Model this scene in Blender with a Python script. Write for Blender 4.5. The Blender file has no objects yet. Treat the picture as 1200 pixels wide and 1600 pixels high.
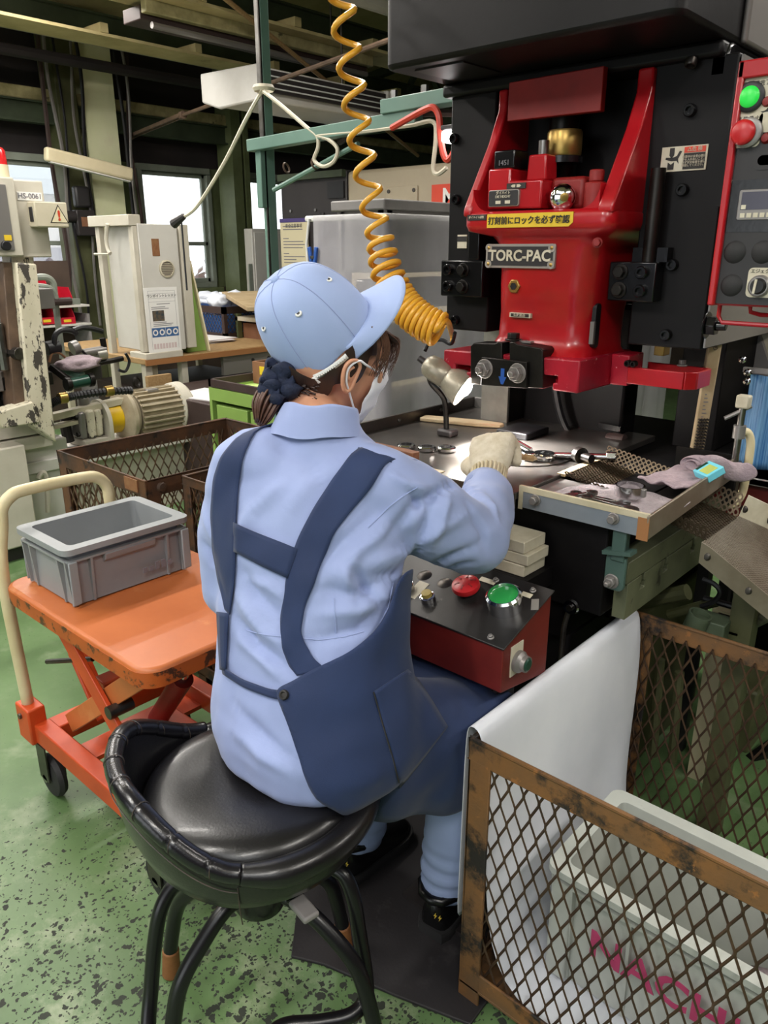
import bpy, bmesh, math, random
from mathutils import Vector as V, Matrix, noise
from mathutils.bvhtree import BVHTree
random.seed(7)
C = bpy.context.scene.collection
SC = bpy.context.scene
R = math.radians
PI = math.pi
# ------------------------------------------------------------------ camera, sky, lamps, exposure
cam = bpy.data.cameras.new('camera'); cam.sensor_fit = 'VERTICAL'; cam.sensor_height = 24; cam.lens = 18
cam.clip_start = 0.05; cam.clip_end = 300
cam_o = bpy.data.objects.new('camera', cam); C.objects.link(cam_o)
cam_o.location = (0, 0, 1.4); cam_o.rotation_euler = (R(71), 0, R(42))
SC.camera = cam_o
SC.view_settings.view_transform = 'Standard'; SC.view_settings.look = 'None'
SC.view_settings.gamma = 1; SC.view_settings.use_curve_mapping = False
SC.view_settings.exposure = 0.35
w = bpy.data.worlds.new('overcast_sky'); SC.world = w; w.use_nodes = True
w.node_tree.nodes['Background'].inputs[0].default_value = (0.93, 0.97, 1.0, 1)
w.node_tree.nodes['Background'].inputs[1].default_value = 1.9
def area(name, loc, rot, sx, sy, power, col=(1, .97, .93)):
    l = bpy.data.lights.new(name, 'AREA'); l.shape = 'RECTANGLE'; l.size = sx; l.size_y = sy; l.energy = power; l.color = col
    o = bpy.data.objects.new(name, l); C.objects.link(o); o.location = loc; o.rotation_euler = rot
    return o
# the fluorescent tubes of the hall and two added ones (their fixtures are built below, at the same places)
TUBES = [(-2.9, -0.9), (-1.2, -0.9), (0.6, -0.9), (-2.9, 0.9), (1.6, 0.9), (-4.7, -0.9), (-4.7, 1.6), (-2.6, 2.6), (0.2, 3.0), (-5.2, 2.4), (-6.2, 1.4), (1.9, 3.2)]  # the two nearest the column are unseen extras added to brighten it
TUBE_Z = 3.0
for i, (x, y) in enumerate(TUBES):
    area('tube_light', (x, y, TUBE_Z - .07), (0, 0, 0), .12, 1.2, 26, (1, .97, .92))

# view geometry: points of the photograph (1200 x 1600) carried out to a known real plane
F_, H_ = 1200.0, 1.4
_c, _s = math.cos(R(19)), math.sin(R(19))
FW = V((-math.sin(R(42)), math.cos(R(42)), 0)); RT = V((math.cos(R(42)), math.sin(R(42)), 0)); UP = V((0, 0, 1))
EYE = V((0, 0, H_))
def ray(px, py):
    a = (px - 600) / F_; b = -(py - 800) / F_
    return RT * a + FW * (_c + b * _s) + UP * (b * _c - _s)
def atz(px, py, z): r = ray(px, py); return EYE + r * ((z - H_) / r.z)
def aty(px, py, y): r = ray(px, py); return EYE + r * (y / r.y)
def atx(px, py, x): r = ray(px, py); return EYE + r * (x / r.x)
def atd(px, py, d): return EYE + ray(px, py) * d
def proj(p):
    d = V(p) - EYE; f = d.dot(FW); q = f * _c - d.z * _s; u = f * _s + d.z * _c
    return (600 + F_ * d.dot(RT) / q, 800 - F_ * u / q)

# ------------------------------------------------------------------ materials
def lin(h):
    if isinstance(h, (tuple, list)): return tuple(h[:3]) + (1,)
    h = h.lstrip('#'); out = []
    for i in (0, 2, 4):
        c = int(h[i:i + 2], 16) / 255; out.append(c / 12.92 if c <= .04045 else ((c + .055) / 1.055) ** 2.4)
    return tuple(out) + (1,)
MATS = {}
def mat(name, col, rough=.5, metal=0, var=None, wear=None, wear2=None, bump=None, emit=None, alpha=1, trans=0, sub=0, spec=None, coat=0, stretch=None, sheen=0):
    """var=(colour2, scale, amount)  wear=(colour, scale, threshold, softness)  bump=(scale, strength)  stretch=(x,y,z) of the coordinates"""
    m = bpy.data.materials.new(name); m.use_nodes = True; MATS[name] = m
    nt = m.node_tree; N = nt.nodes; L = nt.links; b = N['Principled BSDF']
    b.inputs['Roughness'].default_value = rough; b.inputs['Metallic'].default_value = metal
    if spec is not None: b.inputs['Specular IOR Level'].default_value = spec
    if coat: b.inputs['Coat Weight'].default_value = coat; b.inputs['Coat Roughness'].default_value = .12
    if trans: b.inputs['Transmission Weight'].default_value = trans
    if sheen: b.inputs['Sheen Weight'].default_value = sheen
    if sub: b.inputs['Subsurface Weight'].default_value = sub; b.inputs['Subsurface Radius'].default_value = (.02, .008, .005); b.inputs['Subsurface Scale'].default_value = .5
    if alpha < 1: b.inputs['Alpha'].default_value = alpha
    if emit: b.inputs['Emission Color'].default_value = lin(emit[0]); b.inputs['Emission Strength'].default_value = emit[1]
    tc = N.new('ShaderNodeTexCoord'); src = tc.outputs['Object']
    if stretch:
        mp = N.new('ShaderNodeMapping'); mp.inputs['Scale'].default_value = stretch; L.new(src, mp.inputs[0]); src = mp.outputs[0]
    def noi(scale, det=5, rgh=.6):
        n = N.new('ShaderNodeTexNoise'); n.inputs['Scale'].default_value = scale; n.inputs['Detail'].default_value = det; n.inputs['Roughness'].default_value = rgh
        L.new(src, n.inputs['Vector']); return n.outputs['Fac']
    def ramp(f, a, c):
        r = N.new('ShaderNodeMapRange'); r.inputs[1].default_value = a; r.inputs[2].default_value = c; L.new(f, r.inputs[0]); return r.outputs[0]
    def mix(f, a, c):
        x = N.new('ShaderNodeMix'); x.data_type = 'RGBA'
        L.new(f, x.inputs[0])
        for v, k in ((a, 6), (c, 7)):
            if isinstance(v, tuple): x.inputs[k].default_value = v
            else: L.new(v, x.inputs[k])
        return x.outputs[2]
    cur = lin(col)
    if var:
        cur = mix(ramp(noi(var[1]), .5 - .28 / max(var[2], .05) * .5, .5 + .28 / max(var[2], .05) * .5), cur, lin(var[0]))
    for wr in (wear, wear2):
        if wr:
            k = ramp(noi(wr[1], 7, .68), wr[2], wr[2] + wr[3]); cur = mix(k, cur, lin(wr[0]))
    if isinstance(cur, tuple): b.inputs['Base Color'].default_value = cur
    else: L.new(cur, b.inputs['Base Color'])
    if bump:
        bp = N.new('ShaderNodeBump'); bp.inputs['Strength'].default_value = bump[1]; bp.inputs['Distance'].default_value = .01
        L.new(noi(bump[0], 4), bp.inputs['Height']); L.new(bp.outputs[0], b.inputs['Normal'])
    return m
def M(n): return MATS[n]

# ------------------------------------------------------------------ mesh helpers
ORG = {}
def frame_of(d):
    d = V(d).normalized(); a = V((0, 0, 1)) if abs(d.z) < .9 else V((1, 0, 0))
    u = d.cross(a).normalized(); return u, d.cross(u).normalized(), d
class MB:
    def __init__(s): s.v = []; s.f = []
    def add(s, vs, fs):
        o = len(s.v); s.v += [V(p) for p in vs]; s.f += [tuple(i + o for i in f) for f in fs]; return s
    def box(s, x0, x1, y0, y1, z0, z1, rz=0, T=None):
        vs = [V((x, y, z)) for z in (z0, z1) for y in (y0, y1) for x in (x0, x1)]
        if rz:
            c = V(((x0 + x1) / 2, (y0 + y1) / 2, 0)); q = Matrix.Rotation(rz, 3, 'Z'); vs = [q @ (p - c) + c for p in vs]
        if T: vs = [T @ p for p in vs]
        return s.add(vs, [(0, 2, 3, 1), (4, 5, 7, 6), (0, 1, 5, 4), (1, 3, 7, 5), (3, 2, 6, 7), (2, 0, 4, 6)])
    def bar(s, a, b, w, h, up=(0, 0, 1)):
        """rectangular bar from a to b, w across, h along up"""
        a, b = V(a), V(b); d = (b - a).normalized(); u = d.cross(V(up))
        if u.length < 1e-4: u = d.cross(V((1, 0, 0)))
        u.normalize(); n = u.cross(d).normalized()
        vs = [p + u * (sx * w / 2) + n * (sz * h / 2) for p in (a, b) for sz in (-1, 1) for sx in (-1, 1)]
        return s.add(vs, [(0, 1, 3, 2), (4, 6, 7, 5), (0, 4, 5, 1), (1, 5, 7, 3), (3, 7, 6, 2), (2, 6, 4, 0)])
    def cyl(s, a, b, r, r2=None, n=16, caps=True):
        a, b = V(a), V(b); r2 = r if r2 is None else r2; u, w_, d = frame_of(b - a)
        vs = []
        for p, q in ((a, r), (b, r2)):
            vs += [p + (u * math.cos(2 * PI * i / n) + w_ * math.sin(2 * PI * i / n)) * q for i in range(n)]
        fs = [(i, (i + 1) % n, n + (i + 1) % n, n + i) for i in range(n)]
        if caps: fs += [tuple(range(n))[::-1], tuple(range(n, 2 * n))]
        return s.add(vs, fs)
    def tube(s, pts, r, n=8, closed=False, caps=True):
        pts = [V(p) for p in pts]; m = len(pts); rs = r if isinstance(r, (list, tuple)) else [r] * m
        T = []
        for i in range(m):
            a = pts[(i - 1) % m] if closed or i else pts[0]; b = pts[(i + 1) % m] if closed or i < m - 1 else pts[-1]
            t = (b - a); T.append(t.normalized() if t.length > 1e-9 else V((0, 0, 1)))
        u = frame_of(T[0])[0]; vs = []
        for i in range(m):
            u = (u - T[i] * u.dot(T[i])); u.normalize(); w_ = T[i].cross(u)
            vs += [pts[i] + (u * math.cos(2 * PI * k / n) + w_ * math.sin(2 * PI * k / n)) * rs[i] for k in range(n)]
        fs = []
        for i in range(m if closed else m - 1):
            j = (i + 1) % m
            fs += [(i * n + k, i * n + (k + 1) % n, j * n + (k + 1) % n, j * n + k) for k in range(n)]
        if caps and not closed: fs += [tuple(range(n))[::-1], tuple(range((m - 1) * n, m * n))]
        return s.add(vs, fs)
    def lathe(s, prof, org, axis=(0, 0, 1), n=24, a0=0, a1=2 * PI):
        """prof = [(radius, height along axis)]"""
        u, w_, d = frame_of(axis); org = V(org); full = abs(a1 - a0 - 2 * PI) < 1e-6; k = n if full else n + 1; vs = []
        for (r, h) in prof:
            vs += [org + d * h + (u * math.cos(a0 + (a1 - a0) * i / n) + w_ * math.sin(a0 + (a1 - a0) * i / n)) * max(r, 1e-5) for i in range(k)]
        fs = []
        for j in range(len(prof) - 1):
            for i in range(n):
                i2 = (i + 1) % k
                fs.append((j * k + i, j * k + i2, (j + 1) * k + i2, (j + 1) * k + i))
        return s.add(vs, fs)
    def prism(s, poly, plane, d0, d1):
        """poly of 2-D points in plane 'xy','xz','yz', extruded along the third axis"""
        f = {'xy': lambda p, d: (p[0], p[1], d), 'xz': lambda p, d: (p[0], d, p[1]), 'yz': lambda p, d: (d, p[0], p[1])}[plane]
        n = len(poly); vs = [f(p, d0) for p in poly] + [f(p, d1) for p in poly]
        return s.add(vs, [tuple(range(n)), tuple(range(2 * n - 1, n - 1, -1))] + [(i, n + i, n + (i + 1) % n, (i + 1) % n) for i in range(n)])
    def loft(s, rings, closed=True, caps=True):
        n = len(rings[0]); vs = [p for r in rings for p in r]; fs = []
        for j in range(len(rings) - 1):
            for i in range(n if closed else n - 1):
                i2 = (i + 1) % n; fs.append((j * n + i, j * n + i2, (j + 1) * n + i2, (j + 1) * n + i))
        if caps and closed: fs += [tuple(range(n))[::-1], tuple(range((len(rings) - 1) * n, len(rings) * n))]
        return s.add(vs, fs)
    def ball(s, c, r, nu=16, nv=10, Rm=None):
        c = V(c); r = (r, r, r) if isinstance(r, (int, float)) else r; vs = []
        for j in range(nv + 1):
            t = PI * j / nv
            for i in range(nu):
                p = 2 * PI * i / nu; q = V((r[0] * math.sin(t) * math.cos(p), r[1] * math.sin(t) * math.sin(p), r[2] * math.cos(t)))
                vs.append(c + (Rm @ q if Rm else q))
        return s.add(vs, [(j * nu + i, j * nu + (i + 1) % nu, (j + 1) * nu + (i + 1) % nu, (j + 1) * nu + i) for j in range(nv) for i in range(nu)])
    def hexa(s, a, b, r): return s.cyl(a, b, r, n=6)
    def xf(s, T):
        s.v = [T @ p for p in s.v]; return s
    def build(s, name, m, parent=None, bevel=0, seg=2, smooth=35, sub=0, label=None, solid=0, org=None, kind=None):
        me = bpy.data.meshes.new(name)
        if parent is not None: o0 = ORG[parent.name]
        else: o0 = V(org) if org is not None else V((sum(p.x for p in s.v) / len(s.v), sum(p.y for p in s.v) / len(s.v), min(p.z for p in s.v)))
        bm = bmesh.new(); vv = [bm.verts.new(p - o0) for p in s.v]
        for f in s.f:
            try: bm.faces.new([vv[i] for i in f])
            except ValueError: pass
        bmesh.ops.remove_doubles(bm, verts=bm.verts, dist=2e-5)
        bmesh.ops.recalc_face_normals(bm, faces=bm.faces); bm.to_mesh(me); bm.free()
        return link(name, me, m, parent, o0, bevel, seg, smooth, sub, label, solid, kind)
def link(name, me, m, parent, o0, bevel=0, seg=2, smooth=35, sub=0, label=None, solid=0, kind=None):
    me.materials.append(m if not isinstance(m, str) else M(m))
    if smooth:
        me.polygons.foreach_set('use_smooth', [True] * len(me.polygons))
        if smooth < 180: me.set_sharp_from_angle(angle=R(smooth))
    o = bpy.data.objects.new(name, me); C.objects.link(o)
    if parent is not None: o.parent = parent
    else: o.location = o0
    ORG[o.name] = V(o0)
    if solid: q = o.modifiers.new('thickness', 'SOLIDIFY'); q.thickness = abs(solid); q.offset = 1 if solid > 0 else -1
    if sub: q = o.modifiers.new('subdivision', 'SUBSURF'); q.levels = sub; q.render_levels = sub
    if bevel: q = o.modifiers.new('bevel', 'BEVEL'); q.width = bevel; q.segments = seg; q.limit_method = 'ANGLE'; q.angle_limit = R(40); q.harden_normals = False
    if label: o['label'] = label
    if kind: o['kind'] = kind
    return o
def thing(name, label, cat, org, group=None):
    o = bpy.data.objects.new(name, None); C.objects.link(o); o.location = org; o.empty_display_size = .05
    ORG[o.name] = V(org); o['label'] = label; o['category'] = cat
    if group: o['group'] = group
    return o
def tag(o, label, cat, group=None):
    o['label'] = label; o['category'] = cat
    if group: o['group'] = group
    return o
def struct(o): o['kind'] = 'structure'; return o
def dup(root, delta, label=None, rz=0):
    def cp(o, par):
        c = o.copy(); C.objects.link(c); ORG[c.name] = ORG[o.name] + V(delta)
        if par is not None: c.parent = par
        return c
    r = cp(root, None); r.location = V(root.location) + V(delta); r.rotation_euler.z += rz
    if label: r['label'] = label
    for ch in list(root.children):
        c = cp(ch, r)
        for g in list(ch.children): cp(g, c)
    return r
def text(name, body, org, xd, yd, size, m, parent, ext=.0006, center=True, label=None, lift=.001, bold=0):
    """flat lettering: lines run along xd, tops along yd, org = centre of the text block"""
    cu = bpy.data.curves.new('lettering', 'FONT'); cu.body = body; cu.size = size; cu.extrude = ext; cu.offset = bold
    cu.align_x = 'CENTER' if center else 'LEFT'; cu.align_y = 'CENTER'; cu.resolution_u = 3
    o = bpy.data.objects.new('lettering', cu); C.objects.link(o)
    me = bpy.data.meshes.new_from_object(o.evaluated_get(bpy.context.evaluated_depsgraph_get()))
    bpy.data.objects.remove(o); bpy.data.curves.remove(cu)
    xd = V(xd).normalized(); yd = V(yd).normalized(); zd = xd.cross(yd)
    o0 = ORG[parent.name]
    T = Matrix((xd, yd, zd)).transposed().to_4x4(); T.translation = V(org) + zd * lift - o0
    me.transform(T); me.materials.clear()
    return link(name, me, m, parent, o0, smooth=0, label=label)
def bez(pts, n=8):
    """Catmull-Rom through pts"""
    pts = [V(p) for p in pts]; out = []
    for i in range(len(pts) - 1):
        p0 = pts[max(i - 1, 0)]; p1 = pts[i]; p2 = pts[i + 1]; p3 = pts[min(i + 2, len(pts) - 1)]
        for k in range(n):
            t = k / n; out.append(.5 * ((2 * p1) + (p2 - p0) * t + (2 * p0 - 5 * p1 + 4 * p2 - p3) * t * t + (3 * p1 - p0 - 3 * p2 + p3) * t ** 3))
    return out + [pts[-1]]
def rrect(x0, x1, y0, y1, r, n=4):
    out = []
    for cx, cy, a in ((x1 - r, y1 - r, 0), (x0 + r, y1 - r, 90), (x0 + r, y0 + r, 180), (x1 - r, y0 + r, 270)):
        out += [(cx + r * math.cos(R(a + 90 * k / n)), cy + r * math.sin(R(a + 90 * k / n))) for k in range(n + 1)]
    return out
def sm(a, b, x): t = min(1, max(0, (x - a) / (b - a))); return t * t * (3 - 2 * t)
# palette
mat('black_paint', '#0f0e0f', .45, var=('#161415', 6, .8), bump=(60, .03), spec=.2)
mat('black_gloss', '#0f0f11', .22, bump=(25, .04))
mat('dark_steel', '#35322f', .38, .75, var=('#211f1e', 12, .8))
mat('red_paint', '#b3131d', .3, var=('#9c0f18', 5, .7), wear=('#7c1016', 9, .68, .05), bump=(14, .06), coat=.3)
mat('red_paint_worn', '#a8142a', .38, var=('#8e1024', 8, .8), wear=('#d08a8e', 45, .63, .03), bump=(30, .08))
mat('red_dull', '#8e1a18', .5, var=('#74120f', 7, .9), wear=('#3b1210', 14, .68, .05))
mat('steel', '#9a9894', .32, 1, var=('#7d7a76', 20, .8))
mat('steel_dark', '#66615c', .4, .9, var=('#474340', 15, .9))
mat('chrome', '#d8d8da', .12, 1)
mat('aluminium', '#b5b2aa', .42, .7, var=('#98948b', 10, .8))
mat('cream_paint', '#c3bdaf', .5, var=('#b4ad9d', 5, .8), wear=('#8f8878', 30, .74, .05))
mat('cream_chipped', '#cfc7b2', .5, var=('#bdb59e', 6, .8), wear=('#443f3a', 11, .545, .012), wear2=('#584c41', 38, .60, .02), stretch=(1.5, 1.5, .7))
mat('white_panel', '#c8c5be', .45, var=('#bcb8b0', 3, .8))
mat('beige_paint', '#c9c0aa', .5, var=('#b8af98', 5, .8))
mat('cream_handle', '#d8cba6', .4, var=('#c9b98f', 8, .8), wear=('#5d5140', 22, .70, .02))
mat('pale_green_col', '#d3d6ab', .6, var=('#dcdcb8', 2.5, .9), wear=('#514a38', 30, .715, .02), wear2=('#d4cfae', 4, .55, .2))
mat('olive_dark', '#55573a', .6, var=('#434527', 4, .9))
mat('machine_green', '#5f6c54', .5, var=('#4c5945', 6, .8), wear=('#9bb0a2', 30, .7, .03))
mat('teal_paint', '#6b8a7d', .45, var=('#618074', 5, .8))
mat('teal_dark', '#435a53', .45, var=('#384d47', 6, .8))
mat('olive_machine', '#5d6148', .55, var=('#484b37', 8, .9), wear=('#2c2a20', 14, .62, .06))
mat('lime_paint', '#8aa956', .45, var=('#7e9c4c', 3, .8))
mat('lime_light', '#b6d67a', .5)
mat('orange_paint', '#bd6a38', .42, var=('#ad5c2c', 4, .9), wear=('#c9834f', 6, .58, .15), bump=(40, .02))
mat('orange_edge', '#b3551f', .45, var=('#a04a1a', 8, .9), wear=('#4a2a17', 22, .53, .05))
mat('orange_frame', '#c64a1e', .42, var=('#ad3b15', 8, .8), wear=('#3d2015', 24, .70, .03))
mat('rust_frame', '#62482e', .62, var=('#7a532b', 11, 1), wear=('#1d1815', 10, .49, .10), wear2=('#8d5d30', 30, .61, .05), bump=(70, .12))
mat('rust_dark', '#3b2a20', .6, var=('#5e3c22', 9, 1), wear=('#1b1512', 12, .55, .08), wear2=('#7c5029', 26, .66, .05), bump=(70, .12))
mat('mesh_rust', '#54402f', .5, .25, var=('#3a2a20', 18, 1), bump=(60, .1))
mat('mesh_rust_dark', '#40301f', .5, .2, var=('#5d4128', 14, 1))
mat('crate_grey', '#8f9294', .5, var=('#86898b', 5, .8), wear=('#a6a8a8', 22, .70, .06))
mat('crate_pale', '#b4b7b0', .45, var=('#a5a8a1', 6, .8), wear=('#7b7c72', 18, .68, .06))
mat('leather', '#121113', .3, var=('#19181a', 9, .8), bump=(220, .06), coat=.15)
mat('leather_trim', '#17161a', .24, bump=(160, .08), coat=.2)
mat('leg_black', '#111013', .3, wear=('#8b8680', 40, .73, .02), bump=(30, .03))
mat('tan_foot', '#96643a', .6, var=('#7b4d2a', 20, .9))
mat('rubber', '#1d1c1d', .7, var=('#262526', 14, .8))
mat('rubber_mat', '#2b282a', .68, var=('#221f21', 4, .9), wear=('#3a3637', 7, .6, .1), bump=(120, .08))
mat('shirt_blue', '#8b99c4', .82, var=('#94a2cb', 4, .7), bump=(420, .05), sheen=.15)
mat('navy_cloth', '#192d55', .8, var=('#15264a', 5, .8), bump=(500, .08), sheen=.1)
mat('navy_scrunchie', '#0f172c', .85, var=('#17233f', 30, 1), wear=('#5f7196', 90, .72, .04), bump=(200, .3))
mat('cap_blue', '#96a8d2', .8, var=('#9eb0d9', 5, .6), bump=(400, .05), sheen=.1)
mat('trouser_blue', '#93a3c8', .82, bump=(400, .05))
mat('skin', '#cf9a7c', .5, var=('#c58d70', 12, .8), sub=.15)
mat('hair', '#2a1d1a', .42, var=('#382620', 30, .9), stretch=(1, 1, .25))
mat('hair_brown', '#4a3026', .4, var=('#5d3f31', 40, .9))
mat('mask_white', '#e4e4ea', .8, bump=(300, .06))
mat('white_plastic', '#dcdcda', .4)
mat('glove', '#e4dbc8', .92, var=('#cfc3a9', 40, .9), bump=(420, .35))
mat('glove_rib', '#dccfb2', .92, var=('#c8b997', 60, .9), bump=(300, .3))
mat('shoe_black', '#0f0f10', .26, bump=(90, .05))
mat('yellow_logo', '#e8c84a', .5)
mat('yellow_hose', '#d99a23', .32, var=('#e0a83a', 8, .8))
mat('yellow_coupling', '#dcb51d', .4, var=('#c79f12', 10, .8))
mat('yellow_label', '#d9b72c', .5)
mat('ink', '#23201e', .6)
mat('plate_silver', '#aaa59e', .4, .6)
mat('blue_arrow', '#2456a8', .5)
mat('wood', '#a98c62', .55, var=('#93744c', 6, .9), stretch=(3, 14, 14))
mat('wood_pale', '#b9a583', .6, var=('#a48d69', 8, .9))
mat('wood_brown', '#7b4d2d', .55, var=('#69402a', 7, .9), stretch=(2, 9, 9))
mat('table_steel', '#67625e', .30, .75, var=('#4c4845', 3.5, 1), wear=('#6a655f', 8, .62, .1), bump=(50, .02))
mat('bed_black', '#0b0a0b', .55, var=('#131112', 8, .9), spec=.15)
mat('galv', '#8d949b', .45, .35, var=('#7d858e', 6, .9))
mat('tape_cream', '#c6bda3', .6, var=('#b3a98d', 12, .9))
mat('tape_brown', '#96663c', .55)
mat('towel', '#a6959a', .95, var=('#93838a', 30, .9), bump=(160, .5))
mat('towel_grey', '#a59b9e', .95, var=('#94898d', 34, .9), bump=(160, .5))
mat('perf_metal', '#5c4f3e', .4, .7, var=('#413629', 14, .9))
mat('perf_pale', '#9a9081', .42, .6, var=('#837868', 10, .9))
mat('console_red', '#6d1a14', .5, var=('#5a120d', 9, .9), wear=('#a8584c', 60, .70, .02))
mat('console_black', '#2c2a29', .38, .3, var=('#1e1c1b', 10, .9), wear=('#6a6560', 34, .68, .04))
mat('button_red', '#b81f24', .35)
mat('button_green', '#2f9a4b', .25, coat=.5)
mat('button_green_dark', '#1d3f33', .3)
mat('button_yellow', '#a8934a', .5)
mat('button_lit_green', '#27c043', .35, emit=('#1fae3a', .5))
mat('panel_black', '#232123', .5, var=('#2b292a', 12, .8))
mat('label_cream', '#cfc8b4', .55, var=('#bcb39c', 20, .9))
mat('label_white', '#e2e0dc', .55)
mat('screen', '#3c3a48', .2)
mat('danger_red', '#c2391f', .5)
mat('orange_strip', '#d2432a', .5)
mat('paper', '#d9d6d6', .7)
mat('paper_cream', '#d0c6a4', .7)
mat('paper_pink', '#cbb9b8', .7)
mat('print_grey', '#77747a', .7)
mat('print_blue', '#3a5f8f', .6)
mat('print_photo', '#6b5a41', .6, var=('#2e3a42', 40, 1))
mat('purple', '#4b3f78', .6)
mat('copper', '#7c4f32', .5, var=('#8c6645', 40, .9))
mat('beacon_red', '#c3101a', .2, var=('#e23b3b', 40, .9), coat=.6)
mat('bin_red', '#b9142c', .45, var=('#a30f24', 6, .8))
mat('blue_liner', '#1f5aa0', .5, var=('#184a88', 8, .9))
mat('bag_white', '#d6dbe6', .35, bump=(20, .3))
mat('plastic_white', '#e4e6ec', .3, var=('#d3d7e0', 3, .8), bump=(8, .08), alpha=.95)
mat('plastic_clear', '#c8ccd4', .22, alpha=.42, bump=(6, .15))
mat('curtain', '#c3bfc5', .22, alpha=.52, var=('#d6d2d8', 3, .9), bump=(5, .3))
mat('dark_cabinet', '#2f2a2b', .5, var=('#282424', 4, .8))
mat('grey_cabinet', '#8a8684', .5, var=('#7a7674', 4, .8))
mat('beige_machine', '#b3a68f', .5, var=('#a99c86', 3, .8))
mat('dark_brown', '#3c2c29', .65, var=('#32231f', 5, .9))
mat('motor_cream', '#b3a68e', .5, var=('#9c8f77', 14, .9), wear=('#5c5142', 30, .68, .04))
mat('grime', '#2b2623', .5, var=('#4a4039', 18, 1), bump=(40, .2))
mat('cable_black', '#141316', .45)
mat('cable_white', '#cfc6b0', .5)
mat('red_cable', '#c9402f', .4)
mat('rust_rod', '#6a5443', .6, var=('#4c3c30', 10, .9))
mat('ac_white', '#c6c3be', .5, var=('#b5b1ab', 3, .8))
mat('ac_front', '#c3c4c2', .45)
mat('duct_cream', '#b3a87c', .6, var=('#7f7850', 6, .9), wear=('#4a452e', 9, .64, .06))
mat('roof_board', '#c9bb8c', .75, var=('#a99a6c', 2.2, 1), wear=('#4d4430', 4, .62, .1))
mat('roof_dark', '#2b2a22', .8, var=('#38362a', 2, .9))
mat('beam_green', '#3f4a35', .6, var=('#2f3827', 4, .9))
mat('wall_dark', '#2c2526', .8, var=('#221d1e', 3, .9))
mat('frame_grey', '#8e9489', .5, var=('#7b8176', 5, .8))
mat('frame_green', '#6a7350', .55, var=('#59613f', 5, .9))
mat('wall_brown', '#4b3d33', .8, var=('#3c3028', 3, .9))
mat('lamp_shade', '#b3ab9a', .35, .4, var=('#96907f', 20, .9))
mat('bulb', '#ffffff', .3, emit=('#fff8ee', 130))
mat('tube_glow', '#ffffff', .3, emit=('#fff6ea', 18))
mat('led_glow', '#ffffff', .3, emit=('#ffffff', 9))
mat('fixture_cream', '#ecdfbe', .5, var=('#e2d4b0', 6, .8))
mat('glass', '#e8eef0', .03, trans=1, alpha=.25)
mat('ext_wall', '#c9c3bd', .8, var=('#b9b2ab', .8, .8))
mat('ext_roof', '#8d9396', .7)
mat('ext_ground', '#b9b6b2', .9)
mat('ext_door', '#6d6570', .7)
mat('hedge', '#8a6a68', .9, var=('#5f5648', 9, 1))
mat('blue_cloth', '#2c69a6', .5, stretch=(60, 60, 1), var=('#7fb0d8', 4, 1))
mat('cloth_bright', '#c6dcec', .5, stretch=(60, 60, 1), var=('#9fc4e2', 4, .9))
mat('cyan_box', '#6cc3d6', .5)
mat('olive_label', '#a9b25c', .6)
mat('brass', '#a88b4f', .35, .9)
mat('box_brown', '#8a5f43', .65, var=('#785039', 6, .9))
mat('bristle', '#231c18', .6)
mat('pink_letters', '#b23a66', .6)
mat('silver_grey', '#878380', .4, .5)

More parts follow.
